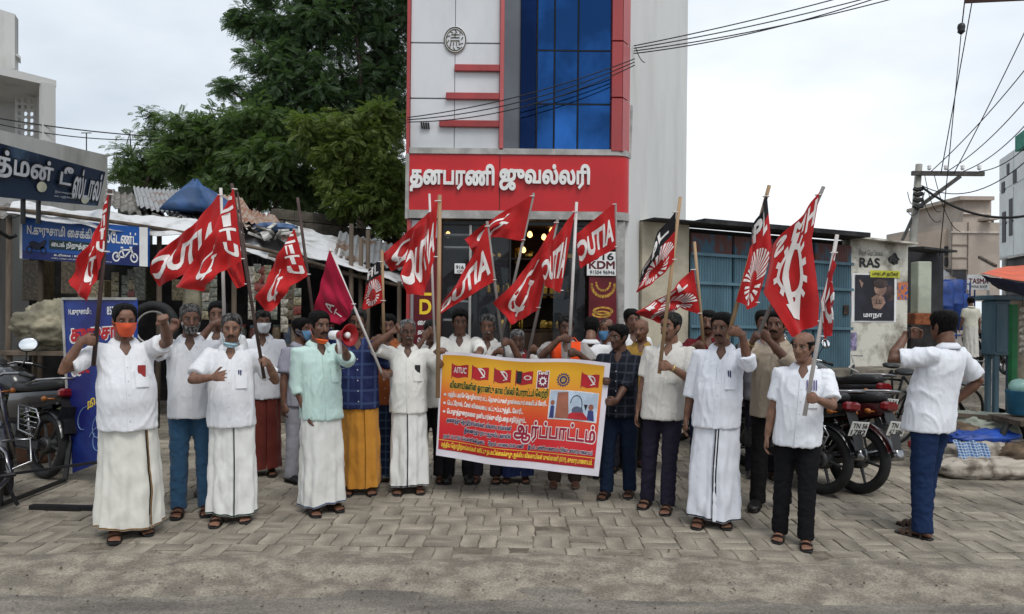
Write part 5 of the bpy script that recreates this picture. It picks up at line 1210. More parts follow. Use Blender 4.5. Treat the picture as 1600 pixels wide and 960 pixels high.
def tree(label, x, y, d, blobs, trunk_x, mt, n_frond, seed, sc=1., group=None, kind=0, name='tree'):
    """blobs: (px, py, half-width px, half-height px, depth offset, weight) clumps of the crown, measured at depth d"""
    rng = np.random.default_rng(seed); tb0 = W(trunk_x, 480, d); root = thing(name, label, 'tree', (tb0.x, d, 0), 0, group); o = np.array((tb0.x, d, 0))
    tr = MB(); bl = []
    for (bx, by, hw, hh, dd, wt) in blobs:
        c = np.array(W(bx, by, d+dd)); bl.append((c, hw*(d+dd)/F, hh*(d+dd)/F, wt))
    top = max(b[0][2] for b in bl); fork = np.array((tb0.x+rng.normal()*.15, d, min(b[0][2] for b in bl)*.62+.4))
    tr.tube([(0, 0, 0), (.04, 0, fork[2]*.5), fork-o], [.22*sc, .18*sc, .15*sc], 10)
    for c, rx, rz, wt in bl:
        mid = (fork+c)/2+rng.normal(size=3)*.2+np.array((0, 0, -.1)); tr.tube([fork-o, mid-o, c-o], [.10*sc, .065*sc, .03*sc], 7)
        for k in range(7):
            e_ = c+rng.normal(size=3)*np.array((rx, rx*.8, rz))*.55; tr.tube([c-o, (c+e_)/2-o+rng.normal(size=3)*.08, e_-o], [.03*sc, .02*sc, .008], 5)
    tr.build('trunk', M_BARK, root, True)
    fv, ff = _fr[kind]; nv = len(fv); ff = np.array(ff); tot = sum(b[3]*b[1]*b[2] for b in bl); VV = []; FF = []; base = 0
    for c, rx, rz, wt in bl:
        m_ = int(n_frond*wt*rx*rz/tot); nsub = max(5, m_//55)
        u = rng.normal(size=(nsub, 3)); u /= np.linalg.norm(u, axis=1)[:, None]; sub = c+u*(rng.random((nsub, 1))**.40)*np.array((rx, rx*.85, rz))
        si = rng.integers(0, nsub, m_); sr_ = (.20+.16*rng.random(nsub))*min(1.6, max(rx, .6)); 
        g_ = rng.normal(size=(m_, 3)); g_ /= np.linalg.norm(g_, axis=1)[:, None]; rad = rng.random((m_, 1))**.5
        pos = sub[si]+g_*rad*sr_[si][:, None]*np.array((1.1, 1.1, .8))
        yaw = np.arctan2(g_[:, 1], g_[:, 0])+rng.normal(size=m_)*.7; pit = -.15+.55*g_[:, 2]+rng.normal(size=m_)*.3; s_ = sc*(.75+.5*rng.random(m_))
        cy, sy, cp, sp = np.cos(yaw), np.sin(yaw), np.cos(pit), np.sin(pit); rl = rng.normal(size=m_)*.6; cr_, sr2 = np.cos(rl), np.sin(rl)
        P = fv[None]*s_[:, None, None]; yy = P[..., 1]*cr_[:, None]-P[..., 2]*sr2[:, None]; zz = P[..., 1]*sr2[:, None]+P[..., 2]*cr_[:, None]; xx = P[..., 0]
        x2 = xx*cp[:, None]-zz*sp[:, None]; z2 = xx*sp[:, None]+zz*cp[:, None]
        Q = np.stack([x2*cy[:, None]-yy*sy[:, None], x2*sy[:, None]+yy*cy[:, None], z2], -1)+pos[:, None]-o
        VV.append(Q.reshape(-1, 3)); FF.append((ff[None]+(np.arange(m_)*nv)[:, None, None]+base).reshape(-1, 3)); base += m_*nv
    V = np.concatenate(VV); Fq = np.concatenate(FF); me = bpy.data.meshes.new('crown'); me.vertices.add(len(V)); me.vertices.foreach_set('co', V.ravel())
    me.loops.add(Fq.size); me.loops.foreach_set('vertex_index', Fq.ravel()); me.polygons.add(len(Fq)); me.polygons.foreach_set('loop_start', np.arange(len(Fq))*3); me.polygons.foreach_set('loop_total', np.full(len(Fq), 3)); me.update(); me.validate()
    me.materials.append(mt); props(link('crown', me, root), kind='stuff'); return root
LM1 = leaf_mat('neem_leaf', (.112, .168, .066)); LM2 = leaf_mat('bright_leaf', (.175, .225, .066)); LM3 = leaf_mat('dark_leaf', (.105, .165, .088))
tree('tall dark broad tree rising directly behind the shop', 520, 100, 17, [(450, 40, 60, 50, 0, 1), (520, 20, 80, 70, 0, 1), (600, 40, 60, 80, .4, 1), (430, 100, 50, 40, -.5, 1), (500, 130, 80, 60, 0, 1), (590, 140, 60, 70, .5, 1), (470, 200, 70, 50, 0, 1), (400, 165, 50, 42, 0, 1), (350, 130, 28, 16, 0, .8), (560, 220, 70, 60, .6, 1), (395, 20, 34, 40, 0, .8), (420, -60, 70, 60, 0, .6), (540, -90, 100, 80, 0, .6), (620, -20, 40, 60, 1, .8)], 560, LM3, 23000, 1, .72, kind=0)
tree('mid green feathery tree leaning over the shed roof', 400, 230, 15, [(395, 195, 60, 34, 0, 1), (350, 230, 55, 42, 0, 1), (420, 255, 70, 40, -.3, 1), (300, 200, 40, 26, 0, .9), (290, 245, 45, 36, 0, 1), (370, 285, 70, 30, 0, 1), (470, 290, 50, 30, 0, .8)], 400, LM1, 12500, 2, .58, kind=0)
tree('bright green young tree close beside the shop wall', 560, 260, 14, [(560, 215, 60, 34, 0, 1), (525, 250, 50, 36, 0, 1), (595, 265, 40, 48, 0, 1), (560, 300, 60, 38, 0, 1), (610, 320, 26, 50, 0, 1), (500, 200, 40, 26, 0, .7), (590, 180, 36, 26, 0, .6)], 600, LM2, 11500, 3, .55, kind=1)
tree('dark low tree filling the gap behind the concrete blocks', 500, 300, 18.5, [(470, 310, 80, 40, 0, 1), (560, 330, 70, 55, 0, 1), (400, 290, 70, 40, 0, 1), (300, 270, 70, 40, 0, 1), (620, 300, 40, 80, 0, 1)], 520, LM3, 7200, 4, .8, kind=0)
tree('sparse twiggy sapling at the end of the tree row', 230, 250, 15.5, [(225, 262, 36, 40, 0, 1), (250, 225, 34, 24, 0, .55), (205, 240, 22, 34, 0, .22), (240, 180, 26, 14, 0, .35), (195, 270, 24, 26, 0, .5)], 235, LM1, 2400, 5, .55, kind=2)
q = MB(); q.box(0, .55, 0, .55, 0, 4.3, b=.01); props(q.build('water_tank_tower', mat('mossy_concrete', sr(70, 76, 68), .95, .2, 4), None, loc=(W(184, 300, 17).x, 17, 0)), 'small dark concrete tower among the leaves of the sapling', 'tower')
# low plants by the left motorcycles
def plant(label, p, n, h, mt, seed):
    r_ = random.Random(seed); root = thing('leafy_plant', label, 'plant', p); q = MB()
    for k in range(n):
        a = r_.random()*6.3; L_ = h*r_.uniform(.5, 1); ti = r_.uniform(.2, 1.0); b0 = np.array((r_.gauss(0, .05), r_.gauss(0, .05), h*.3*r_.random())); d_ = np.array((math.cos(a)*ti, math.sin(a)*ti, 1.2-ti)); d_ /= np.linalg.norm(d_); s_ = np.array((-math.sin(a), math.cos(a), 0))
        q.grid([[b0-s_*.01, b0+s_*.01], [b0+d_*L_*.5-s_*.045, b0+d_*L_*.5+s_*.045], [b0+d_*L_-s_*.012-np.array((0, 0, .03)), b0+d_*L_+s_*.012-np.array((0, 0, .03))]])
    q.build('leaves', mt, root, True, fixn=False); return root
g_ = W(57, 590, 7.5); plant('small green leafy plant growing behind the parked motorcycles', (g_.x, 7.5, .4), 60, .42, LM2, 1)
q = MB(); q.lathe([(.14, 0), (.17, .05), (.2, .38), (.22, .40), (.19, .41), (.17, .36)], 16); props(q.build('plant_pot', mat('old_clay', (.16, .08, .05), .9), None, True, loc=(g_.x, 7.5, 0)), 'old clay pot holding the leafy plant', 'pot')
# ================================================================== right: lane, pole, wires, far houses, stall
M_LANE = mat('lane_dirt', sr(132, 124, 114), .95, .2, 2, .5, 40, col2=sr(104, 98, 92))
g = MB(); X0, X1 = pD.x+.9, 16
g.grid([[(lerp(X0-.3+.25*k, 12+1.0*k, t), 8.2+k*2.2, min(.42, max(-.02, .10*(k-.2)))) for t in np.linspace(0, 1, 8)] for k in range(24)])
props(g.build('lane', M_LANE, None, True, fixn=False), kind='structure')
# electricity pole
pt, pb_ = W(1436, 257, 15.5), W(1419, 470, 15.5); M_CONC = mat('pole_concrete', sr(150, 148, 142), .9, .1, 4)
pole = thing('electricity_pole', 'leaning concrete electricity pole with a long steel cross-arm', 'pole', (pb_.x, pb_.y, 0)); o_ = Vector((pb_.x, pb_.y, 0))
bs = pb_+(pb_-pt)*(pb_.z/(pt.z-pb_.z)); q = MB(); q.tube([bs-o_, pt-o_], [.10, .065], 8); q.build('shaft', M_CONC, pole, True)
ca, cb_ = W(1425, 271, 15.4), W(1537, 272, 15.4); q = MB(); q.bar(ca-o_, cb_-o_, .08, .09); q.build('cross_arm', mat('dark_steel', (.07, .065, .06), .6, .2, 8), pole)
q = MB(); q.bar(W(1431, 327, 15.4)-o_, W(1500, 276, 15.4)-o_, .07, .07); q.bar(W(1433, 325, 15.5)-o_, W(1408, 380, 15.5)-o_, .05, .05); q.build('brace', _mc['dark_steel'], pole)
for k in range(4): c_ = W(1452+k*26, 266, 15.4); q = MB(); q.lathe([(.02, 0), (.045, .03), (.03, .05), (.045, .08), (.02, .11)], 8); q.build('insulator', M_WHT, pole, True, loc=c_-o_)
q = MB()
for z in (295, 303, 312, 322): q.tube([W(1428, z, 15.33)-o_, W(1433, z+2, 15.28)-o_, W(1441, z, 15.33)-o_], .045, 6)
props(q.build('cable_clamp', DARKM, pole), kind='stuff')
M_WIRE = mat('black_cable', (.012, .012, .013), .6)
def wire(label, a, b_, sag, r=.012, group='overhead cables', n=20, kink=None):
    a, b_ = Vector(a), Vector(b_); pts = [a.lerp(b_, t)-Vector((0, 0, sag*4*t*(1-t))) for t in np.linspace(0, 1, n)]; q = MB(); q.tube([p-a for p in pts], r, 5, cap=True)
    return props(q.build('overhead_cable', M_WIRE, None, True, loc=a), label, 'cable', group)
LWH = 'thin black cable strung from the shop wall across the sky'
for k, (ya, yb, xb) in enumerate(((72, -6, 1330), (76, -2, 1360), (80, 6, 1375), (84, 16, 1300))): wire(LWH, W(990, ya, 10.2), W(xb+120, yb-36, 9.5), .05+.02*k, .008, 'cables from the shop wall')
LWF = 'thin black cable looping across the front of the jewellery shop'
for k in range(3): wire(LWF, W(636, 184+k*3.5, 9.6), W(992, 92+k*5, 9.55), .10+.04*k, .007, 'cables across the shop front')
wire('thin wire hanging from the cable bundle beside the shop corner', W(993, 74, 10.1), W(1008, 98, 10.1), .05, .006, None)
LWP = 'thin black cable running up from the electricity pole'
for a, b_, sg in (((1455, 268), (1640, 60), .12), ((1480, 268), (1640, 110), .18), ((1505, 268), (1640, 150), .2), ((1530, 268), (1640, 190), .2), ((1490, 272), (1680, -120), .1), ((1470, 272), (1530, -60), .02), ((1440, 290), (1640, 215), .5)): wire(LWP, W(*a, 15.3), W(*b_, 13), sg, .010, 'cables from the pole')
wire('thick black cable sagging from the pole to the white house', W(1440, 292, 15.3), W(1640, 328, 14), .35, .026, None)
for a, b_ in (((1445, 300), (1418, 330)), ((1418, 300), (1432, 300)), ((1438, 296), (1470, 345)), ((1445, 275), (1470, 330)), ((1460, 275), (1500, 362))): wire('loose drooping wire end tangled around the pole head', W(*a, 15.3), W(*b_, 15.3), .25, .008, 'tangled wires at the pole')
wire('thin black cable crossing the sky behind the tea stall', W(-20, 182, 13.6), W(250, 214, 15), .05, .012, None)
wire('thin lower cable crossing the sky behind the tea stall sign', W(-20, 190, 13.6), W(250, 218, 15), .12, .010, None)
q = MB(); q.tube([W(135, 240, 15.5), W(135, 208, 15.5)], .012, 5); q.tube([W(127, 208, 15.5), W(143, 208, 15.5)], .01, 5); props(q.build('aerial', DARKM), 'thin television aerial standing behind the white house parapet', 'aerial')
# street lamp bracket at the top: rod with a bulb holder
sl = thing('hanging_rod', 'thin stay wire with a dark insulator hanging from a roof bracket', 'stay wire', W(1502, 45, 12)); o_ = W(1502, 45, 12)
q = MB(); q.tube([W(1512, -40, 12)-o_, W(1503, 40, 12)-o_], .010, 5); q.tube([W(1502, 50, 12)-o_, W(1468, 400, 12.5)-o_], .008, 5); q.build('wire', M_WIRE, sl, True)
q = MB(); q.lathe([(.02, .09), (.05, .07), (.06, .02), (.05, -.03), (.06, -.05), (.02, -.09)], 12); q.build('insulator', DARKM, sl, True)
q = MB(); q.bar(W(1508, 1.5, 8), W(1660, -6, 7.4), .03, .05); props(q.build('roof_beam', mat('rust_beam', (.07, .035, .025), .8)), 'rusty steel beam jutting over the lane at the top', 'beam')
# beige far building
M_FAR = mat('far_beige_wall', sr(178, 166, 154), .9, .06, 1, col2=sr(160, 148, 138)); M_FARD = mat('far_dark', (.03, .03, .035), .6)
D3 = 34
bb_ = thing('beige_building', 'plain beige two-storey building with a stair tower at the lane end', 'building')
def fb(name, x0, x1, y0, y1, mt, d0=D3, th=6, par=None):
    a, b_ = W(x0, y1, d0), W(x1, y0, d0); q = MB(); q.box(a.x, b_.x, d0, d0+th, a.z, b_.z); return q.build(name, mt, par or bb_)
fb('wall', 1487, 1563, 348, 470, M_FAR); fb('side_wall', 1474, 1487.2, 358, 470, mat('far_side_wall', sr(190, 172, 156), .9, .06, 1), D3+.4, 5)
fb('stair_tower', 1505, 1549, 312, 348.4, M_FAR, D3+.2, 4); fb('tower_roof', 1500, 1554, 307, 312.3, M_FAR, D3-.1, 4.6); fb('canopy', 1546, 1562, 339, 343, M_FAR, D3-.6, 1)
for y_ in (362, 382, 402, 420): fb('floor_band', 1487, 1513, y_, y_+1.6, mat('far_band', sr(140, 128, 118), .9), D3-.05, .1)
for x_ in (1487, 1512): fb('corner_band', x_, x_+1.6, 347, 470, _mc['far_band'], D3-.06, .1)
fb('tower_band', 1506, 1548, 333, 335, mat('far_light_band', sr(196, 186, 176), .9), D3+.1, .1); fb('floor_band', 1487, 1563, 362, 364, _mc['far_light_band'], D3-.07, .06)
for x_, y_ in ((1477, 385), (1477, 402), (1547, 340)): fb('window', x_, x_+6, y_, y_+14, M_FARD, D3+.3, .3)
fb('door_opening', 1478, 1510, 421, 470, M_FARD, D3-.02, .3)
# white building on the right edge
wbld = thing('white_panel_building', 'white panelled building with dark narrow windows and a green roof corner', 'building'); M_PW = mat('white_panels', sr(216, 220, 220), .6, .05, 1.5)
q = MB(); v = [W(1562, 250, 24), W(1720, 140, 17), W(1720, 380, 17), W(1562, 404, 24)]; quad_slab(q, v, .4); q.build('wall', M_PW, wbld)
for k in range(5):
    t0, t1 = k/5, (k+1)/5-.02; q = MB(); L4 = [np.array(z) for z in v]
    def wp(u, w_): return (L4[0]*(1-u)+L4[1]*u)*(1-w_)+(L4[3]*(1-u)+L4[2]*u)*w_
    for j in range(3): 
        q = MB(); quad_slab(q, [wp(t0, j/3+.01)+np.array((-.03, -.03, 0)), wp(t1, j/3+.01)+np.array((-.03, -.03, 0)), wp(t1, (j+1)/3-.012)+np.array((-.03, -.03, 0)), wp(t0, (j+1)/3-.012)+np.array((-.03, -.03, 0))], .02); q.build('cladding_panel', M_PW, wbld)
for u0, u1, w0, w1 in ((.04, .085, .55, .85), (.13, .17, .45, .80), (.03, .07, .25, .36), (.18, .22, .2, .32), (.10, .13, .10, .2)):
    q = MB(); quad_slab(q, [wp(u0, w0)+np.array((-.06, -.06, 0)), wp(u1, w0)+np.array((-.06, -.06, 0)), wp(u1, w1)+np.array((-.06, -.06, 0)), wp(u0, w1)+np.array((-.06, -.06, 0))], .05); q.build('window', M_FARD, wbld)
q = MB(); quad_slab(q, [W(1586, 214, 21.5), W(1720, 110, 17), W(1720, 140, 17.05), W(1586, 238, 21.6)], .3); q.build('roof_edge', mat('green_roof', sr(60, 140, 120), .7), wbld)
q = MB(); quad_slab(q, [W(1566, 404, 23.8), W(1720, 380, 17.3), W(1720, 560, 17.3), W(1566, 520, 23.8)], .3); q.build('shop_opening', M_FARD, wbld)
q = MB(); q.tube([W(1570, 404, 23), W(1570, 500, 23)], .08, 8); q.build('post', M_STRIP, wbld)
q = MB(); quad_slab(q, [W(1562, 404, 23.6), W(1720, 372, 16.9), W(1720, 376, 16.9), W(1562, 407, 23.6)], 1.2); q.build('canopy', M_STRIP, wbld)
# lane clutter: wall stub, white column, shed, drums, sign
st2 = thing('lane_shop', 'dark open-fronted lane shop with a pale green column', 'shop'); 
def lb(name, x0, x1, y0, y1, d, th, mt, par, b=.01): a, b_ = W(x0, y1, d), W(x1, y0, d); q = MB(); q.box(a.x, b_.x, d, d+th, a.z, b_.z, b=b); return q.build(name, mt, par)
lb('dark_interior', 1422, 1475, 392, 560, 14.6, .2, M_FARD, st2); lb('column', 1434, 1456, 409, 490, 13.2, .25, mat('pale_green_wash', sr(176, 182, 166), .9, .1, 3), st2); lb('brick_base', 1430, 1459, 490, 508, 13.1, .35, mat('orange_brick', sr(140, 82, 52), .9, .2, 10), st2); lb('lower_wall', 1422, 1475, 508, 600, 13.1, .3, _mc['shade_dark_board'], st2)
q = MB(); q.bar(W(1420, 388, 13.4), W(1474, 394, 14.5), .5, .04); q.build('roof', _mc['dark_felt'], st2)
for k, (x_, y_, c_) in enumerate(((1468, 480, 0), (1484, 476, 0), (1474, 500, 1), (1492, 496, 0))):
    p_ = W(x_, y_+20, 17+k*.3); q = MB(); q.lathe([(.26, 0), (.29, .02), (.28, .3), (.295, .32), (.28, .34), (.29, .62), (.27, .86), (.24, .88)], 18); props(q.build('plastic_drum', mat('blue_drum', sr(30, 62, 130), .5, .15, 4) if not c_ else mat('dark_drum', sr(36, 44, 66), .5), None, True, loc=p_), 'blue plastic drum stacked beside the lane shop' if not c_ else 'dark drum standing before the stacked blue drums', 'drum', 'blue drums in the lane' if not c_ else None)
for k in range(3):
    rk = thing('metal_rack', 'blue slatted metal rack standing along the lane', 'rack', W(1492+k*8, 530, 18.5+k), 0, 'racks along the lane'); 
    for sx in (-.25, .25): q = MB(); q.bar((sx, 0, 0), (sx, 0, 1.5), .03, .03); q.build('upright', _mc['blue_drum'], rk)
    for z in np.linspace(.1, 1.45, 6): q = MB(); q.bar((-.25, 0, z), (.25, 0, z), .02, .03); q.build('slat', _mc['blue_drum'], rk)
c, fn, _ = board('lane_signboard', 'white signboard with dark letters over the lane', 'sign', 1512, 1546, 430, 453, 20, M_WHT)
btext(c, fn, 'TASMA', .05, .95, .25, .58, M_MAR, .04); btext(c, fn, 'WINE SHOP', .15, .9, .70, .88, M_BLK, .02)
q = MB(); q.bar(W(1514, 454, 20.01), W(1514, 560, 20.01), .05, .05); q.bar(W(1544, 454, 20.01), W(1544, 560, 20.01), .05, .05); props(q.build('post', M_STRIP, c), kind='stuff')
q = MB(); q.bar(W(1530, 402, 16), W(1556, 416, 15), .05, .06); props(q.build('jutting_pole', M_POST), 'thin pole jutting out over the lane above the signboard', 'pole')
heap('roadside_heap', 'grey tarpaulin peak of a stall far down the lane', 'tarpaulin', W(1468, 455, 22), (.5, .4, .55), M_CORR, 21)
# blue steel kiosk box
ks = thing('steel_kiosk', 'blue-grey steel box kiosk raised on thin legs', 'kiosk'); M_KI = mat('blue_grey_steel', sr(88, 110, 120), .6, .12, 2.5, .1, 30, col2=sr(66, 92, 106), stretch=(1, 1, .3))
k0, k1 = W(1553, 580, 8.6), W(1604, 462, 8.6)
q = MB(); q.box(k0.x, k1.x, 8.6, 8.85, k0.z+.18, k1.z-.06, b=.012); q.build('body', M_KI, ks); q = MB(); q.box(k0.x-.05, k1.x+.05, 8.54, 8.90, k1.z-.058, k1.z, b=.01); q.build('lid', M_KI, ks)
q = MB(); q.box(k0.x+.02, k0.x+.14, 8.588, 8.6, k0.z+.22, k1.z-.10, b=.003); q.build('door_panel', M_KI, ks); q = MB(); q.box(k0.x+.17, k1.x-.03, 8.588, 8.6, k0.z+.22, k1.z-.10, b=.003); q.build('door_panel', M_KI, ks)
for sx, sy in ((k0.x+.06, 8.66), (k1.x-.06, 8.66), (k0.x+.06, 8.80), (k1.x-.06, 8.80)): q = MB(); q.bar((sx, sy, .3), (sx, sy, k0.z+.19), .05, .05); q.build('leg', M_KI, ks)
q = MB(); q.box(k0.x-.06, k1.x-.05, 8.45, 8.95, 0, .30, b=.02); props(q.build('yellow_block', mat('faded_yellow_concrete', sr(150, 140, 92), .95, .2, 5, .4, 40)), 'faded yellow concrete block under the steel kiosk', 'block')
q = MB(); q.bar(W(1590, 640, 8.2), W(1590, 470, 8.2), .10, .10); props(q.build('wall_pier', mat('dun_wall', sr(140, 132, 116), .95, .2, 4, .5, 40)), 'dun plastered pier behind the green post', 'pier')
q = MB(); q.bar((W(1581, 640, 8.05).x, 8.05, 0), W(1584, 476, 8.05), .06, .06); props(q.build('green_post', mat('green_paint', sr(30, 110, 62), .55, .12, 5)), 'bright green painted post holding the orange awning', 'post')
# awning: orange above, dark blue fold below
aw = thing('awning', 'sagging orange tarpaulin awning with a dark blue underside', 'awning')
def patch(name, pts, mt, par, nu=24, nv=12, rough=.02, seed=0, th=.004):
    A, B_, C_, D_ = (np.array(W(*z)) for z in pts); U, V_ = np.meshgrid(np.linspace(0, 1, nu), np.linspace(0, 1, nv)); u = U.ravel()[:, None]; v_ = V_.ravel()[:, None]
    P = (A*(1-u)+B_*u)*(1-v_)+(D_*(1-u)+C_*u)*v_; P[:, 2] += rough*fbm(np.stack([u[:, 0]*4, v_[:, 0]*4, u[:, 0]*0], 1)+seed)-.05*np.sin(PI*u[:, 0])*np.sin(PI*v_[:, 0]); q = MB(); q.grid(P.reshape(nv, nu, 3)); q.grid((P-np.array((0, 0, th))).reshape(nv, nu, 3)); return q.build(name, mt, par, True, fixn=False)
patch('canopy', ((1531, 428, 8.0), (1720, 462, 6.6), (1720, 400, 9.0), (1560, 419, 9.6)), mat('orange_tarp', sr(206, 84, 40), .6, .1, 3, .3, 20), aw, seed=1)
patch('valance', ((1531, 429, 7.98), (1720, 466, 6.55), (1720, 490, 6.6), (1560, 452, 7.9)), mat('dark_blue_tarp', sr(28, 32, 58), .6, .1, 3), aw, seed=2)
hk = thing('hanging_packets', 'string of pale packets hanging beside the green post', 'packets', W(1597, 555, 7.7)); 
for k in range(7): q = MB(); q.ell((0, 0, .04+k*.07), (.035, .02, .038), 8, 6); q.build('packet', M_PK[2], hk, True)
q = MB(); q.tube([(0, 0, 0), (0, 0, .75)], .003, 4); q.build('cord', DARKM, hk)
bk = thing('blue_bucket', 'blue plastic bucket of bags hanging on the green post', 'bucket', W(1592, 648, 7.6)); q = MB(); q.lathe([(.09, 0), (.10, .01), (.125, .24), (.132, .25), (.12, .25), (.10, .03)], 16); q.build('pail', mat('teal_plastic', sr(40, 100, 130), .45), bk, True); q = MB(); q.ell((0, 0, .28), (.10, .09, .09), 14, 9); q.build('bag', mat('clear_bag', sr(150, 190, 180), .2), bk, True)
# sacks on the pavement
rr_ = random.Random(8); M_SACK = mat('dirty_sack', sr(172, 164, 152), .85, .25, 6, .6, 40, col2=sr(104, 94, 84), lo=.38, hi=.55); M_SACKB = mat('brown_sack', sr(110, 92, 74), .9, .25, 6, .6, 40)
def sack(label, x, y, d, r, mt, seed, rz=0., fr=4, amp=.20):
    p_ = W(x, y, d); q = MB(); q.ell((0, 0, 0), (1, 1, 1), 44, 24); v = q.arr(); sgn_ = np.sign(v); v = sgn_*np.abs(v)**.75; v = v*(1+amp*.6*fbm(v*fr*.5+seed)[:, None]+amp*.5*(1-np.abs(pnoise(v*fr+seed))*2.4)[:, None]); r = tuple(1.18*z for z in r); q.v = [v*np.array(r)]
    return props(q.build('sack', mt, None, True, loc=(p_.x, p_.y, max(r[2]*.85, p_.z)), rot=(0, 0, rz)), label, 'sack')
sack('long grimy white sack lying at the bottom of the pile', 1540, 735, 7.25, (.40, .13, .09), M_SACK, 1, .05)
sack('rolled dirty sack on the near left of the pile', 1496, 728, 7.35, (.22, .12, .085), M_SACK, 2, -.3)
sack('brown torn sack bundle in the middle of the pile', 1545, 705, 7.5, (.38, .15, .12), M_SACK, 3, .1)
sack('brown earthy sack at the right end of the pile', 1592, 715, 7.4, (.22, .16, .13), M_SACKB, 4, .3)
sack('dark brown bundle at the left shoulder of the pile', 1490, 690, 7.7, (.25, .2, .16), M_SACKB, 5)
sack('pale green-grey plastic sheet bundle crowning the pile', 1530, 668, 7.95, (.42, .25, .13), mat('pale_poly', sr(160, 164, 150), .6, .15, 4, .5, 25), 6, .15, 5, .28)
sack('bright blue folded tarpaulin on top of the sacks', 1532, 682, 7.55, (.30, .16, .06), mat('bright_blue_tarp', sr(34, 74, 160), .5, .15, 4, .4, 25), 7, .05, 4, .25)
ck = thing('checked_cloth', 'blue and white checked cloth draped over the sack pile', 'cloth'); a_ = W(1505, 712, 7.12); gr = []
for i in range(18):
    row = []
    for j in range(14): u, v_ = i/17, j/13; row.append((a_.x+.30*u+.03*math.sin(v_*4), 7.30-.15*v_+.02*math.sin(u*17+v_*3), .34-.30*v_**1.3+.015*math.sin(u*12+2*v_)))
    gr.append(row)
q = MB(); q.grid(gr); q.build('fabric', plaid('blue_check', sr(60, 100, 150), sr(190, 200, 210), (40, 40, 40), .35), ck, True)
for k, (x_, y_, lb_, c_, r_) in enumerate(((1440, 700, 'small turquoise plastic bag on the paving by the motorcycles', sr(60, 150, 140), (.07, .06, .10)), (1432, 682, 'small red plastic bag lying behind the motorcycles', sr(150, 50, 46), (.08, .06, .05)))):
    p_ = W(x_, y_, 7.6); heap('plastic_bag', lb_, 'bag', (p_.x, 7.6, r_[2]*.9 if k == 0 else .25), r_, mat('bag_%d' % k, c_, .4, .2, 8), k+30)
heap('earth_mound', 'low mound of brown earth and rubbish behind the sacks', 'mound', (W(1570, 650, 8.4).x, 8.4, .05), (.6, .35, .30), mat('brown_earth', sr(92, 78, 62), .97, .3, 6, .8, 40), 40)
# bicycles tangled by the plinth
M_CYC = mat('black_enamel', (.014, .014, .015), .4, .2, 10, spec=.5); M_RUB = _mc['rubber']
def bicycle(label, loc, rz, tilt_):
    b = thing('bicycle', label, 'bicycle', loc, rz, None); Mt = RX(tilt_)
    for wx in (-.52, .55):
        q = MB(); q.torus(.33, .018, 36, 7, Mt @ T(wx, 0, .345) @ RX(PI/2)); w = q.build('wheel', M_RUB, b, True); q = MB()
        for k in range(12): a = k*PI/6; q.tube(xf(Mt, [(wx, 0, .345), (wx+.31*math.cos(a), 0, .345+.31*math.sin(a))]), .002, 3)
        props(q.build('spokes', M_STRIP, w), kind='stuff')
    q = MB(); 
    for a, c_ in (((-.52, 0, .345), (-.18, 0, .85)), ((-.52, 0, .345), (-.05, 0, .32)), ((-.05, 0, .32), (-.18, 0, .85)), ((-.17, 0, .80), (.40, 0, .84)), ((-.05, 0, .32), (.42, 0, .76)), ((.38, 0, .98), (.55, 0, .345))): q.tube(xf(Mt, [a, c_]), .016, 7)
    q.build('frame', M_CYC, b, True)
    q = MB(); q.tube(xf(Mt, [(.30, -.27, 1.0), (.42, -.20, 1.03), (.38, 0, 1.0), (.42, .20, 1.03), (.30, .27, 1.0)]), .012, 7); q.build('handlebar', M_STRIP, b, True)
    q = MB(); q.ell((0, 0, 0), (.13, .09, .035), 12, 7, Mt @ T(-.21, 0, .92)); q.build('saddle', DARKM, b, True)
    q = MB(); q.torus(.09, .008, 18, 5, Mt @ T(-.05, .03, .32) @ RX(PI/2)); q.bar(*xf(Mt, [(-.05, .05, .32), (.05, .07, .18)]), .012, .02); q.build('crank', M_STRIP, b)
    q = MB(); q.box(-.72, -.36, -.08, .08, .74, .76, Mt); q.build('carrier', M_CYC, b); return b
p_ = W(1388, 600, 9.6); bicycle('black bicycle leaning among the tangle by the concrete steps', (p_.x, 9.6, 0), R(150), -.35); bicycle('second black bicycle jammed behind the leaning one', (p_.x+.25, 10.0, 0), R(20), .2)
p_ = W(1450, 640, 8.9); bicycle('black bicycle standing half behind the photographing man', (p_.x+.1, 9.1, 0), R(200), -.2)
# hand cart at the right edge
hc = thing('hand_cart', 'dark wooden hand cart with one spoked wheel beside the sacks', 'cart', (W(1605, 730, 7.3).x, 7.5, 0)); q = MB(); q.torus(.24, .03, 28, 7, T(0, 0, .27) @ RZ(.5) @ RX(PI/2)); q.build('wheel', M_RUB, hc, True)
q = MB(); q.box(-.1, .9, -.25, .25, .5, .55); q.build('deck', M_POST, hc); q = MB(); q.bar((-.1, .2, .52), (-.8, .3, .56), .04, .04); q.build('handle', M_POST, hc)
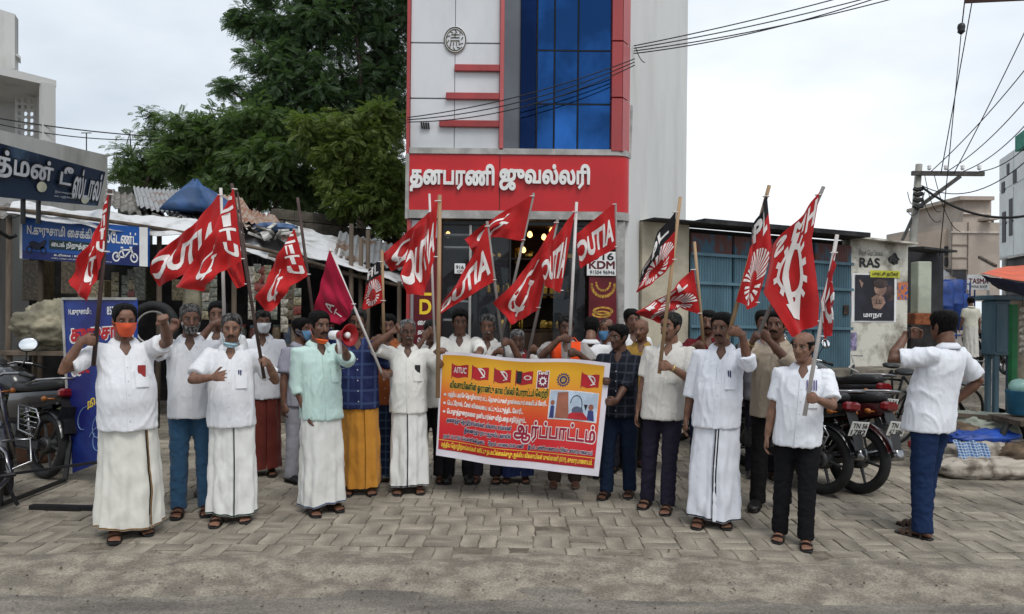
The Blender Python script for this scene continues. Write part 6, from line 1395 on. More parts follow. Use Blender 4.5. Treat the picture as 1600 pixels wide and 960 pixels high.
# ================================================================== motorcycles
M_CHR = mat('chrome', (.34, .34, .35), .26, .1, 8, metal=1.); M_ALU = mat('engine_alloy', (.09, .09, .09), .45, .2, 14, metal=.7); M_SEAT = mat('seat_vinyl', (.012, .012, .013), .5, .2, 12, .2, 90)
M_TAIL = mat('red_lens', (.17, .006, .008), .15, .1, spec=.8); M_AMB = mat('amber_lens', (.30, .09, .01), .2); M_MIRR = mat('mirror_glass', (.85, .87, .88), .05, .02, metal=1.); M_PLATE = mat('plate_white', sr(215, 215, 210), .5, .06)
def motorcycle(label, loc, rz, paint, plate=None, lean=R(5), steer=0., guard=True, group=None, carrier=False, hd=None):
    b = thing('motorcycle', label, 'motorcycle', loc, rz, group); Lm = RX(lean)
    mp = mat('paint_%d_%d_%d' % tuple(int(c*500) for c in paint), paint, .25, .1, 3, spec=.6, coat=.5)
    def bd(q, name, mt, par=None, sm=False): q.v = [xf(Lm, q.arr())]; return q.build(name, mt, par or b, sm)
    def wheel(cx, front):
        Mw = T(cx, 0, .30) @ RZ(steer if front else 0) @ RX(PI/2); w = link('wheel', None, b)
        q = MB(); q.torus(.255, .046, 40, 10, Mw, fl=.95); bd(q, 'tyre', M_RUB, w, True)
        q = MB(); q.lathe([(.222, -.028), (.228, -.03), (.228, .03), (.222, .028), (.21, .012), (.21, -.012)], 36, Mw, cap=False); bd(q, 'rim', M_CHR, w, True)
        q = MB(); q.lathe([(.075, -.05), (.08, -.04), (.08, .04), (.075, .05), (.03, .055)], 18, Mw); bd(q, 'hub', M_ALU, w, True)
        q = MB()
        for k in range(6):
            a = k*PI/3; q.tube(xf(Mw, [(.06*math.cos(a), .06*math.sin(a), 0), (.215*math.cos(a+.12), .215*math.sin(a+.12), 0)]), [.016, .011], 6)
        props(bd(q, 'spokes', M_ALU, w), kind='stuff')
        q = MB(); a = np.linspace(.15 if front else .35, 2.7 if front else 2.75, 16); rows = []
        for t in a: rows.append(xf(Mw, [((.335)*math.cos(t)*(1 if front else -1), .335*math.sin(t), zz*(1 if True else 0)) for zz in (-.062, -.045, 0, .045, .062)])-np.array((0, 0, 0))+np.array([(0, 0, -.02), (0, 0, 0), (0, 0, .006), (0, 0, 0), (0, 0, -.02)]))
        q.grid(rows); bd(q, 'mudguard', mp, b, True)
    wheel(.64, True); wheel(-.62, False)
    q = MB()                                         # fork and frame
    for sy in (-.075, .075): q.tube([(.64, sy, .30), (.52, sy, .62), (.43, sy, .90)], [.027, .024, .022], 8)
    bd(q, 'fork', M_CHR, b, True)
    q = MB(); q.tube([(.45, 0, .86), (.2, 0, .55), (.05, 0, .30), (-.25, 0, .32), (-.42, 0, .62)], .022, 7); q.tube([(.42, 0, .82), (0, 0, .72), (-.55, 0, .70), (-.80, 0, .74)], .022, 7)
    for sy in (-.10, .10): q.tube([(-.22, sy*.6, .36), (-.62, sy, .30)], .018, 7)
    bd(q, 'frame', DARKM, b, True)
    for sy in (-.12, .12):                           # rear shock absorbers with springs
        q = MB(); q.tube([(-.56, sy, .32), (-.42, sy, .66)], .017, 7)
        for k in range(7): c_ = np.array((-.55+.018*k, sy, .36+.038*k)); q.torus(.030, .007, 14, 5, T(*c_) @ RY(.38))
        bd(q, 'shock_absorber', M_CHR, b, True)
    q = MB(); th = np.arange(20)*2*PI/20; rs = []     # tank
    for x_, w_, z0, z1 in ((.40, .04, .80, .86), (.36, .10, .74, .94), (.22, .145, .70, 1.00), (.06, .14, .70, .99), (-.06, .11, .70, .92), (-.11, .06, .71, .84)):
        rs.append(np.stack([np.full(20, x_), w_*np.sign(np.cos(th))*np.abs(np.cos(th))**.7, (z0+z1)/2+(z1-z0)/2*np.sign(np.sin(th))*np.abs(np.sin(th))**.75], 1))
    q.rings(rs); tk = bd(q, 'fuel_tank', mp, b, True); q = MB(); q.lathe([(.035, 0), (.035, .012), (.02, .015)], 14, T(.13, 0, .998)); bd(q, 'filler_cap', M_CHR, tk)
    q = MB(); rs = []
    for x_, w_, z0, z1 in ((-.04, .06, .80, .86), (-.10, .11, .77, .86), (-.25, .135, .76, .845), (-.45, .14, .77, .875), (-.65, .125, .79, .91), (-.78, .08, .82, .91), (-.82, .04, .84, .89)):
        rs.append(np.stack([np.full(20, x_), w_*np.sign(np.cos(th))*np.abs(np.cos(th))**.6, (z0+z1)/2+(z1-z0)/2*np.sign(np.sin(th))*np.abs(np.sin(th))**.6], 1))
    q.rings(rs); bd(q, 'seat', M_SEAT, b, True)
    for sy in (-1, 1):                               # side and tail panels
        q = MB(); q.grid([[(-.08, sy*.115, .74), (-.30, sy*.135, .76), (-.58, sy*.125, .79), (-.84, sy*.06, .82)], [(-.10, sy*.135, .64), (-.30, sy*.15, .64), (-.58, sy*.135, .70), (-.86, sy*.06, .76)], [(-.12, sy*.11, .52), (-.30, sy*.125, .53), (-.50, sy*.11, .63), (-.84, sy*.05, .72)]]); bd(q, 'side_panel', mp, b, True)
    q = MB(); q.box(-.02, .22, -.11, .11, .28, .50, b=.03); q.box(-.22, .05, -.13, .13, .30, .46, b=.04); bd(q, 'engine', M_ALU, b)
    q = MB()
    for k in range(7): q.box(.06-.012*k+.05, .20-.012*k+.05, -.10, .10, .50+k*.026, .511+k*.026, b=.004)
    q.box(.06, .18, -.07, .07, .47, .69); props(bd(q, 'cylinder_fins', M_ALU, b), kind='stuff')
    q = MB(); q.tube([(.22, -.05, .52), (.30, -.11, .40), (.20, -.16, .24), (-.15, -.17, .22), (-.35, -.185, .25)], .022, 8); q.tube([(-.33, -.19, .25), (-.40, -.19, .26), (-.80, -.20, .38), (-.88, -.20, .40), (-.885, -.20, .402)], [.03, .055, .062, .058, .035], 14); ex = bd(q, 'exhaust', M_CHR, b, True)
    q = MB(); q.box(-.70, -.15, .10, .125, .26, .36, b=.02); bd(q, 'chain_case', DARKM, b)
    for sy in (-1, 1): q = MB(); q.tube([(-.05, sy*.08, .28), (-.05, sy*.26, .28)], .016, 7); bd(q, 'foot_peg', DARKM, b)
    q = MB(); q.tube([(.26, -.36, .99), (.32, -.30, 1.02), (.40, -.14, 1.03), (.43, 0, .98), (.40, .14, 1.03), (.32, .30, 1.02), (.26, .36, .99)], .013, 8); hb = bd(q, 'handlebar', M_CHR, b, True)
    for sy in (-1, 1):
        q = MB(); q.tube([(.24, sy*.38, .985), (.32, sy*.27, 1.02)], .019, 8); bd(q, 'grip', DARKM, hb, True)
        q = MB(); q.tube([(.36, sy*.24, 1.03), (.40, sy*.30, 1.12), (.36, sy*.33, 1.22)], .006, 6); mr_ = bd(q, 'mirror', DARKM, b, True)
        q = MB(); q.lathe([(.02, -.022), (.055, -.012), (.062, 0), (.058, .003)], 20, T(.355, sy*.34, 1.245) @ RY(-PI/2+.15) @ Matrix.Scale(1.25, 4, (0, 1, 0))); bd(q, 'mirror_shell', DARKM, mr_, True)
        q = MB(); q.lathe([(.056, 0), (.05, .002), (.001, .003)], 20, T(.352, sy*.34, 1.245) @ RY(-PI/2+.15) @ Matrix.Scale(1.25, 4, (0, 1, 0))); bd(q, 'mirror_glass', M_MIRR, mr_, True)
        for xx, zz in ((.46, .88), (-.78, .74)): q = MB(); q.ell((0, 0, 0), (.032, .022, .024), 10, 7, T(xx, sy*.17, zz)); q.tube([(xx, 0, zz), (xx, sy*.15, zz)], .008, 5); bd(q, 'indicator', M_AMB, b, True)
    q = MB(); q.lathe([(.03, -.10), (.085, -.06), (.10, 0), (.102, .02)], 22, T(.50, 0, .88) @ RY(PI/2)); bd(q, 'headlight_shell', mp, b, True); q = MB(); q.lathe([(.097, .018), (.08, .034), (.0, .042)], 22, T(.50, 0, .88) @ RY(PI/2)); bd(q, 'headlight', M_MIRR, b, True)
    q = MB()
    for sy in (-.05, .05): q.lathe([(.045, -.03), (.048, 0), (.04, .012)], 16, T(.44, sy, 1.02) @ RY(-.5))
    bd(q, 'dials', DARKM, b)
    q = MB(); q.box(-.90, -.82, -.09, .09, .76, .84, b=.02); bd(q, 'tail_light', M_TAIL, b)
    q = MB(); q.tube([(-.42, -.155, .84), (-.62, -.165, .90), (-.90, -.12, .93), (-.93, 0, .935), (-.90, .12, .93), (-.62, .165, .90), (-.42, .155, .84)], .011, 7); bd(q, 'grab_rail', M_CHR, b, True)
    if guard:                                        # saree guard grille
        q = MB(); y_ = .19; P_ = [(-.42, y_, .66), (-.72, y_, .64), (-.80, y_, .54), (-.74, y_, .40), (-.46, y_, .44), (-.42, y_, .66)]; q.tube(P_, .009, 6)
        for k in range(4): z = .62-.045*k; q.tube([(-.43, y_, z+.01), (-.77+.01*k, y_, z-.01)], .005, 5)
        bd(q, 'saree_guard', M_CHR, b, True)
        q = MB(); P_ = [(.30, -.10, .50), (.34, -.28, .48), (.33, -.28, .30), (.25, -.12, .26), (.25, .12, .26), (.33, .28, .30), (.34, .28, .48), (.30, .10, .50)]; q.tube(P_, .012, 7); bd(q, 'leg_guard', M_CHR, b, True)
    q = MB(); q.grid([[(-.86, -.07, .76), (-.86, .07, .76)], [(-.93, -.07, .60), (-.93, .07, .60)], [(-.97, -.06, .44), (-.97, .06, .44)]]); bd(q, 'mud_flap', DARKM, b)
    q = MB(); Mp = T(-.945, 0, .62) @ RY(-.28); q.box(-.006, .0, -.115, .115, -.065, .065, Mp, b=.002); pl_ = bd(q, 'number_plate', M_PLATE if plate else DARKM, b)
    if plate:
        for k, t_ in enumerate(plate):
            q = MB(); A = np.array(Lm @ Mp); 
            fn = lambda p, d=0.: xf(Lm @ Mp, np.stack([np.full(len(p), -.008-d), -p[:, 0], p[:, 1]], 1))
            text_box(q, t_, -.095, .095, (.008, -.052)[k], (.050, -.008)[k], fn, bold=.035); q.build('plate_lettering', M_BLK, pl_, fixn=False)
    q = MB(); q.tube([(-.02, .12, .28), (-.06, .30, .02)], .012, 6); bd(q, 'side_stand', DARKM, b); return b
def bike_by(label, rear, front, paint, **k):            # from the photo points where the tyres stand
    r_, f_ = Vector((rear[0], rear[1], 0)), Vector((front[0], front[1], 0)); c_ = (r_+f_)/2; a = math.atan2(f_.y-r_.y, f_.x-r_.x); return motorcycle(label, (c_.x, c_.y, 0), a, paint, **k)
motorcycle('dark blue motorcycle parked nearest the road, its rear wheel on the paving edge', (-4.0, 5.6, 0), math.atan2(1.15, -.42), (.010, .014, .030), lean=R(-6), steer=.15)
motorcycle('black motorcycle with a chrome grille guard behind the blue standing board', (-4.82, 7.1, 0), R(150), (.008, .008, .010), lean=R(6))
gC = G(1281, 772); gD = G(1337, 771)
motorcycle('black motorcycle with plate TN 56 1782 parked behind the men', (gC.x-.62*.50, gC.y+.62*.866, 0), R(120), (.010, .010, .011), plate=('TN 56', '1782'), lean=R(6))
motorcycle('black motorcycle with plate TN 34 and a red side panel', (gD.x-.62*.50, gD.y+.62*.866, 0), R(120), (.05, .006, .008), plate=('TN 34', 'AZ 5084'), lean=R(7), guard=False)
p_ = W(1352, 640, 8.2); motorcycle('black motorcycle behind the pair with plates, its mirror raised', (p_.x-.28, 8.8, 0), R(112), (.012, .010, .012), plate=('TN 56', '8605'), lean=R(6), guard=False)
p_ = W(1110, 600, 8.7); motorcycle('red motorcycle standing behind the man in the white dhoti with the black line', (p_.x+.05, 8.6, 0), R(-60), (.25, .012, .016), lean=R(5))
p_ = W(1175, 600, 8.4); motorcycle('dark motorcycle standing behind the man in beige with joined hands', (p_.x+.0, 8.2, 0), R(-75), (.015, .015, .018), lean=R(5))
p_ = W(1532, 520, 15); motorcycle('small dark motorcycle parked far down the lane', (p_.x+.2, 15.0, .40), R(-100), (.02, .02, .02), lean=R(4), guard=False)
# ================================================================== banner
def coons(top, bot, hoist, fly):
    """four edge polylines (k,3) sharing corners: top A-C, bottom B-D, hoist A-B, fly C-D"""
    def cv(p):
        p = np.array(p, float); s = np.concatenate([[0], np.cumsum(np.linalg.norm(np.diff(p, axis=0), axis=1))]); s /= s[-1]
        return lambda t: np.stack([np.interp(t, s, p[:, k]) for k in range(3)], -1)
    T_, B_, H_, Fy = cv(top), cv(bot), cv(hoist), cv(fly); A, Bp, C, D = (np.array(z, float) for z in (top[0], bot[0], top[-1], bot[-1]))
    def S_(u, v):
        u_, v_ = u[:, None], v[:, None]
        return (1-v_)*T_(u)+v_*B_(u)+(1-u_)*H_(v)+u_*Fy(v)-((1-u_)*(1-v_)*A+u_*(1-v_)*C+(1-u_)*v_*Bp+u_*v_*D)
    return S_
M_FLAGRED = None
def flag_mat(name, col):
    m = mat(name, col, .75, .10, 5, .25, 200, spec=.25, sheen=.2); N = m.node_tree.nodes; L = m.node_tree.links; p = N['Principled BSDF']
    tr = N.new('ShaderNodeBsdfTranslucent'); tr.inputs[0].default_value = (*col, 1); mx = N.new('ShaderNodeMixShader'); mx.inputs[0].default_value = .30
    L.new(p.outputs[0], mx.inputs[1]); L.new(tr.outputs[0], mx.inputs[2]); L.new(mx.outputs[0], N['Material Output'].inputs[0]); return m
FR = flag_mat('flag_red', (.58, .018, .020)); FC = flag_mat('flag_crimson', (.46, .008, .05)); FW = mat('flag_white_print', (.74, .70, .68), .75, .06, 6); FB = flag_mat('flag_black', (.012, .011, .014))
M_BAMB = mat('bamboo', sr(168, 138, 104), .6, .15, 5, .2, 40, stretch=(1, 1, .15)); M_PVC = mat('white_pvc', sr(200, 194, 190), .4, .08, 4); M_DWOOD = mat('dark_stick', sr(74, 58, 54), .75, .2, 5); M_GPIPE = mat('grey_pipe', sr(128, 122, 118), .45, .1, 5)
POLES = {}; FLAGK = [0.]
def flag(label, key, top, bottom, d, pmat, edges, mark=None, fm=None, amp=.035, folds=2.2, ph=0., dfly=0., rad=.014, dtop=None, split=None, name='flag', nu=40, nv=36, lift=.0, mat2=None):
    """top/bottom: photo ends of the pole (depth d at the hand end, dtop at the tip). edges: dict of photo polylines"""
    dt = d if dtop is None else dtop; pt_, pb2 = W(*top, dt), W(*bottom, d); root = thing(name, label, 'flag', pb2); o = np.array(pb2)
    q = MB(); q.tube([(0, 0, 0), np.array(pt_)-o], [rad*1.06, rad*.94], 10); q.build('pole', pmat, root, True); POLES[key] = (pb2, pt_)
    def dep(p, u): 
        t = (p[1]-bottom[1])/(top[1]-bottom[1]+1e-6); t = min(1.05, max(0, t)); return lerp(d, dt, t)-rad*1.6+dfly*u
    def E3(pl, us): return [np.array(W(p[0], p[1], dep(p, u))) for p, u in zip(pl, us)]
    A, B_, C, D_ = edges['A'], edges['B'], edges['C'], edges['D']
    tp = [A]+edges.get('top', [])+[C]; bo = [B_]+edges.get('bot', [])+[D_]; ho = [A]+edges.get('hoist', [])+[B_]; fl = [C]+edges.get('fly', [])+[D_]
    S_ = coons(E3(tp, np.linspace(0, 1, len(tp))), E3(bo, np.linspace(0, 1, len(bo))), E3(ho, [0]*len(ho)), E3(fl, [1]*len(fl)))
    rs = random.Random(sum(map(ord, key))); p0 = rs.random()*6
    def surf(u, v):
        P = S_(u, v); k = np.minimum(1, u*2.5)*np.minimum(1, (1.0-.15*v))
        w_ = np.sin(2*PI*folds*(u*.75+v*.35)+p0+ph)+.5*np.sin(2*PI*folds*1.7*(u*.9-v*.25)+p0*2)+.8*pnoise(np.stack([u*3.2, v*3.2, u*0+p0], 1))
        P[:, 1] += amp*k*w_; P[:, 0] += amp*.25*k*np.cos(2*PI*folds*(u+v*.3)+p0); P[:, 2] += amp*.25*k*pnoise(np.stack([u*4, v*4, u*0+p0+9], 1)); return P-o
    U, V_ = np.meshgrid(np.linspace(0, 1, nu), np.linspace(0, 1, nv)); u, v = U.ravel(), V_.ravel(); P = surf(u, v); n = norm_of(surf, u, v)
    def cloth_part(nm, lo, hi, mt):
        j0, j1 = int(round(lo*(nv-1))), int(round(hi*(nv-1)))+1; q = MB(); X = (P+n*.0012).reshape(nv, nu, 3)[j0:j1]; Y = (P-n*.0012).reshape(nv, nu, 3)[j0:j1]; q.grid(X); q.grid(Y[:, ::-1]); return q.build(nm, mt, root, True, fixn=False)
    if split: cl = cloth_part('cloth', split, 1, fm or FR); c2 = cloth_part('cloth_band', 0, split, FB)
    else: cl = cloth_part('cloth', 0, 1, fm or FR)
    q = MB()
    for k in range(2): zt_ = .02 if k == 0 else .97; pp = surf(np.array([0.]), np.array([zt_]))[0]; q.torus(rad*1.5, .004, 12, 5, T(pp[0], pp[1]+rad*1.4, pp[2]))
    props(q.build('tie', FW, root), kind='stuff')
    if mark:
        for side in (-1, 1):
            def fn(p, dd=0., side=side):
                p = np.asarray(p, float); uu, vv = np.clip(p[:, 0], 0, 1), np.clip(p[:, 1], 0, 1); nn_ = norm_of(surf, uu, vv); return surf(uu, vv)+nn_*side*(.0042+dd)
            FLAGK[0] = -(C[1]-A[1])/(B_[1]-A[1]); q = MB(); mark(q, fn)
            if q.v: q.build('print' if side < 0 else 'print_reverse', mat2 or FW, cl, True, fixn=False)
    return root
def norm_of(surf, u, v, e=.004):
    du = surf(np.minimum(u+e, 1), v)-surf(np.maximum(u-e, 0), v); dv_ = surf(u, np.minimum(v+e, 1))-surf(u, np.maximum(v-e, 0)); n = np.cross(du, dv_); return n/(np.linalg.norm(n, axis=1)[:, None]+1e-9)
def rot2(c, a, o=(0, 0)): 
    c = np.asarray(c, float); ca, sa = math.cos(a), math.sin(a); return np.stack([o[0]+c[:, 0]*ca-c[:, 1]*sa, o[1]+c[:, 0]*sa+c[:, 1]*ca], 1)
def glyphs(q, s_, fn, x0, x1, y0, y1, bold=.05, mirror=False, grid=.10, ang=0., level=0.):
    """letters in the flag's own sheet (u from hoist to fly, v from top to bottom)"""
    v, f, asp = text2d(s_, bold, grid/max(1, len(s_)), 3); u = v[:, 0]; w_ = v[:, 1]/asp
    if mirror: u = 1-u
    P = np.stack([(u-.5)*(x1-x0), -(w_-.5)*(y1-y0)], 1); P = rot2(P, ang, ((x0+x1)/2, (y0+y1)/2)); P[:, 1] += level*FLAGK[0]*P[:, 0]; q.add(fn(P), f)
def hammer_sickle(q, fn, cx, cy, s_, mirror=False, sy=1.):
    k = -1 if mirror else 1
    a = np.linspace(-2.2, 1.5, 26); outer = [(s_*.5*math.cos(t), s_*.5*math.sin(t)) for t in a]; inner = [(-s_*.03+s_*.37*math.cos(t)*.92, -s_*.02+s_*.37*math.sin(t)) for t in a[::-1]]
    c = np.array(outer+inner+[(-s_*.42, -s_*.52), (-s_*.36, -s_*.56)]); c[:, 0] *= k; c[:, 1] *= sy; poly2d(q, [c+np.array((cx, cy))], fn, grid=s_*.12)
    h = np.array([(-.42, -.02), (-.20, -.24), (-.13, -.17), (-.20, -.10), (.42, .52), (.34, .60), (-.28, -.02), (-.35, .05)])*s_; h[:, 0] *= k; h[:, 1] *= sy; poly2d(q, [h+np.array((cx, cy))], lambda p, d=0.: fn(p, .0015), grid=s_*.12)
def rays(q, fn, cx, cy, r0, r1, n=13, a0=PI, a1=2*PI, sy=1.):
    for k in range(n):
        a = lerp(a0, a1, (k+.5)/n); da = (a1-a0)/n*.27; poly2d(q, [np.array([(cx+r0*math.cos(a-da), cy+sy*r0*math.sin(a-da)), (cx+r1*math.cos(a-da), cy+sy*r1*math.sin(a-da)), (cx+r1*math.cos(a+da), cy+sy*r1*math.sin(a+da)), (cx+r0*math.cos(a+da), cy+sy*r0*math.sin(a+da))])], fn, grid=.06)
def m_citu(q, fn):
    for k, ch in enumerate('CITU'): glyphs(q, ch, fn, .06+(.08 if ch == 'I' else 0), .06+(.24 if ch != 'I' else .16), .10+k*.24, .29+k*.24, .05, mirror=True, level=.8)
    hammer_sickle(q, fn, .62, .55, .44)
def m_aituc(mir=True):
    def f(q, fn): glyphs(q, 'AITUC', fn, .06, .97, .30, .80, .05, mirror=mir, ang=0)
    return f
def m_aituc_h(mir=True):
    def f(q, fn): hammer_sickle(q, fn, .55, .52, .62)
    return f
def m_hms(q, fn):
    poly2d(q, gear2d(.46, .46, .29, 12, .62, .22), fn, grid=.05); f2 = lambda p, d=0.: fn(p, .0015+d)
    poly2d(q, [[(.42, .14), (.52, .12), (.66, .74), (.55, .76)]], f2, grid=.05); poly2d(q, [[(.30, .60), (.52, .72), (.72, .70), (.70, .84), (.52, .90)]], lambda p, d=0.: fn(p, .003), grid=.05)
    glyphs(q, 'H', fn, .04, .24, .04, .22, .05); glyphs(q, 'M', fn, .34, .54, .03, .16, .05); glyphs(q, 'S', fn, .66, .84, .05, .2, .05)
def m_lpf(q, fn):
    rays(q, fn, .5, .72, .18, .48, 15, PI*1.0, PI*2.0, .75); rays(q, fn, .5, .76, .18, .36, 9, 0, PI, .6)
    for k, ch in enumerate('LPF'): glyphs(q, ch, fn, .16+k*.26, .34+k*.26, .06, .26, .05, mirror=True)
def m_ta(q, fn): glyphs(q, 'T', fn, .62, .78, .62, .86, .0); glyphs(q, 'A', fn, .60, .80, .30, .55, .0)
LW = flag
# depth of a flag follows the man who holds it
flag('red flag with stacked white letters CITU on a dark stick beside the blue standing board', 'f1', (172, 296), (146, 572), 4.95, M_DWOOD, dict(A=(170, 302), B=(163, 396), C=(103, 440), D=(137, 471), top=[(138, 385)], bot=[(152, 432)]), m_citu, dfly=-.06, amp=.03)
flag('red flag with large slanted letters on a straight white pole', 'f2', (345, 294), (351, 522), 6.18, M_PVC, dict(A=(343, 302), B=(346, 424), C=(248, 392), D=(244, 448), top=[(300, 355)], bot=[(300, 425)], fly=[(236, 426)]), m_aituc(False), dfly=.1)
flag('red flag with stacked letters CITU held by the man with the lowered pale mask', 'f3', (362, 287), (413, 592), 5.4, M_DWOOD, dict(A=(365, 293), B=(378, 408), C=(273, 448), D=(314, 455), top=[(332, 362)], bot=[(345, 425)]), m_citu, dfly=-.1, rad=.012)
flag('small plain red flag fold hanging behind the leaning stick', 'f3b', (371, 300), (400, 520), 5.9, M_DWOOD, dict(A=(372, 380), B=(384, 446), C=(348, 412), D=(370, 451)), None, amp=.015, rad=.008)
flag('red flag with stacked letters CITU on a grey-tipped stick above the speaker', 'f4', (465, 309), (498, 560), 6.75, M_DWOOD, dict(A=(460, 357), B=(481, 431), C=(403, 464), D=(426, 486), top=[(428, 410)], bot=[(455, 448)], fly=[(411, 486)]), m_citu, dfly=-.1)
flag('plain crimson flag with faint thin letters on a slanted white pole', 'f5', (515, 388), (601, 594), 6.18, M_PVC, dict(A=(515, 390), B=(553, 478), C=(489, 494), D=(532, 508), top=[(502, 440)], bot=[(545, 496)]), m_ta, FC, dfly=.06, amp=.02, rad=.011)
flag('small red and black flag with white letters on a bamboo stick', 'f6', (597, 391), (600, 552), 6.62, M_BAMB, dict(A=(594, 408), B=(598, 472), C=(575, 425), D=(566, 486), top=[(584, 412)]), m_lpf, FR, dfly=.05, amp=.02, split=.34)
flag('red flag with white mirrored letters drooping from the thick bamboo beside the banner', 'f7', (687, 305), (684, 622), 6.24, M_BAMB, dict(A=(684, 312), B=(679, 404), C=(640, 372), D=(638, 460), top=[(664, 345)], bot=[(662, 462)], fly=[(626, 430)]), m_aituc(False), dfly=-.05, rad=.018)
flag('red flag with a white bar spread behind the drooping one', 'f7b', (671, 303), (680, 560), 6.75, M_PVC, dict(A=(672, 330), B=(675, 400), C=(596, 398), D=(610, 424), top=[(640, 360)], bot=[(640, 412)]), m_aituc_h(), dfly=.2, rad=.011)
flag('red flag with a small white star sign and bars flying above the shop door', 'f8', (834, 302), (773, 575), 7.1, M_GPIPE, dict(A=(832, 305), B=(817, 377), C=(725, 374), D=(741, 396), top=[(780, 335)], bot=[(770, 370)]), m_aituc_h(), dfly=.15, amp=.03)
flag('red flag with a big white letter A hanging low before the shop glass', 'f9', (761, 346), (788, 560), 6.58, M_GPIPE, dict(A=(761, 352), B=(772, 440), C=(690, 478), D=(684, 492), top=[(728, 420)], bot=[(735, 462)]), m_aituc(False), dfly=-.1)
flag('red flag with a large white hammer and sickle on a leaning grey pole', 'f10', (872, 340), (823, 566), 6.60, M_GPIPE, dict(A=(870, 345), B=(840, 485), C=(772, 474), D=(799, 508), top=[(822, 420)]), m_aituc_h(), dfly=-.05, amp=.04)
flag('red flag with white mirrored letters on the pale pole gripped in both fists', 'f11', (901, 316), (888, 572), 6.42, M_PVC, dict(A=(899, 328), B=(876, 458), C=(846, 400), D=(850, 446), top=[(872, 365)]), m_aituc(False), dfly=-.05, amp=.025)
flag('red flag with white letters stretched out on a thin grey pole by the shop corner', 'f12', (962, 318), (967, 610), 7.0, M_GPIPE, dict(A=(960, 318), B=(962, 388), C=(900, 366), D=(906, 420)), m_aituc(False), dfly=0, amp=.02, rad=.010)
flag('black and red flag with a white sunburst held by the watchful man in cream', 'f13', (1063, 308), (1030, 584), 5.72, M_BAMB, dict(A=(1056, 330), B=(1053, 408), C=(998, 440), D=(996, 458), top=[(1030, 362)], bot=[(1030, 436)]), m_lpf, FR, dfly=.05, amp=.03, split=.40)
flag('long red flag with sunburst blowing low behind the bamboo stick', 'f14', (1085, 378), (1101, 560), 6.60, M_BAMB, dict(A=(1084, 420), B=(1094, 492), C=(992, 488), D=(1030, 506), top=[(1040, 462)], bot=[(1060, 480)]), m_lpf, FR, dfly=.1, amp=.05)
flag('red flag with white sunburst and black top edge on a leaning bamboo pole', 'f15', (1202, 290), (1137, 530), 5.24, M_BAMB, dict(A=(1198, 303), B=(1182, 478), C=(1172, 372), D=(1153, 470), top=[(1186, 335)], hoist=[(1206, 390)], bot=[(1170, 484)]), m_lpf, FR, dfly=-.04, amp=.025, folds=1.6, split=.17)
flag('large red flag with a white gear wheel and hammer on a leaning grey pole', 'f16', (1287, 292), (1186, 520), 5.45, M_GPIPE, dict(A=(1281, 300), B=(1278, 508), C=(1208, 384), D=(1236, 527), top=[(1244, 345)], hoist=[(1268, 376), (1280, 470)], fly=[(1190, 458)]), m_hms, FR, dfly=-.05, amp=.028, folds=1.3, dtop=5.35)
flag('red flag wrapped in folds around the pinkish pole of the man in front', 'f17', (1308, 367), (1257, 650), 4.84, M_PVC, dict(A=(1306, 392), B=(1288, 530), C=(1296, 440), D=(1302, 520), hoist=[(1282, 470)]), m_aituc(False), FR, dfly=-.05, amp=.03, rad=.013)

# ------------------------------------------------------------------ the printed banner
ban = thing('protest_banner', 'wide yellow to red printed banner with Tamil lines and small flags, held waist high', 'banner')
bc = dict(TL=(689, 551, 6.30), TR=(954, 567, 6.10), BR=(935, 744, 6.02), BL=(681, 712, 6.28))
bp = {k: np.array(W(*v)) for k, v in bc.items()}
def bsurf(u, v):
    u_, v_ = u[:, None], v[:, None]; P = (bp['TL']*(1-u_)+bp['TR']*u_)*(1-v_)+(bp['BL']*(1-u_)+bp['BR']*u_)*v_
    P[:, 1] += .018*np.sin(u*9+v*2)+.012*np.sin(u*17-v*3+1)*(1-v*.5)+.02*pnoise(np.stack([u*3, v*2, u*0], 1)); P[:, 2] += .010*np.sin(u*PI*3+.5)*(1-v)-.015*np.sin(u*PI)*v; return P
def bfn2(off):
    def fn(p, d=0.):
        p = np.asarray(p, float); return bsurf(p[:, 0], p[:, 1])+np.array((0, -1, 0))*(off+d)
    return fn
U, V_ = np.meshgrid(np.linspace(0, 1, 60), np.linspace(0, 1, 30)); q = MB(); q.grid(bfn2(0)(np.stack([U.ravel(), V_.ravel()], 1)).reshape(30, 60, 3)); q.grid(bfn2(-.004)(np.stack([U.ravel(), V_.ravel()], 1)).reshape(30, 60, 3)[:, ::-1]); q.build('sheet', mat('banner_white', sr(214, 208, 216), .5, .05, 4), ban, True, fixn=False)
x0, x1, y0, y1 = .012, .968, .030, .935
def inn(off):
    f0 = bfn2(off); return lambda p, d=0.: f0(np.stack([x0+np.asarray(p)[:, 0]*(x1-x0), y0+np.asarray(p)[:, 1]*(y1-y0)], 1), d)
me = MB(); me.grid(inn(.003)(np.stack([U.ravel(), V_.ravel()], 1)).reshape(30, 60, 3)); pm = me.mesh('print', None, True); pv = V_.ravel(); pu = U.ravel()
stops = [(0, sr(196, 140, 24)), (.10, sr(214, 160, 30)), (.22, sr(218, 150, 36)), (.40, sr(214, 104, 40)), (.58, sr(206, 66, 36)), (.75, sr(196, 34, 40)), (.895, sr(186, 26, 36)), (.90, sr(168, 22, 28)), (1, sr(160, 20, 28))]
cc = np.stack([np.interp(pv+.06*(pu-.5)*0, [s_[0] for s_ in stops], [s_[1][k] for s_ in stops]) for k in range(3)], 1); vcol(pm, 'ink', cc)
M_INK = mat('banner_ink', (1, 1, 1), .42, .0, spec=.4); _at = node(M_INK, 'ShaderNodeVertexColor'); _at.layer_name = 'ink'; M_INK.node_tree.links.new(_at.outputs[0], M_INK.node_tree.nodes['Principled BSDF'].inputs['Base Color']); pm.materials.append(M_INK); link('print', pm, ban)
i1, i2, i3 = inn(.005), inn(.0065), inn(.008)
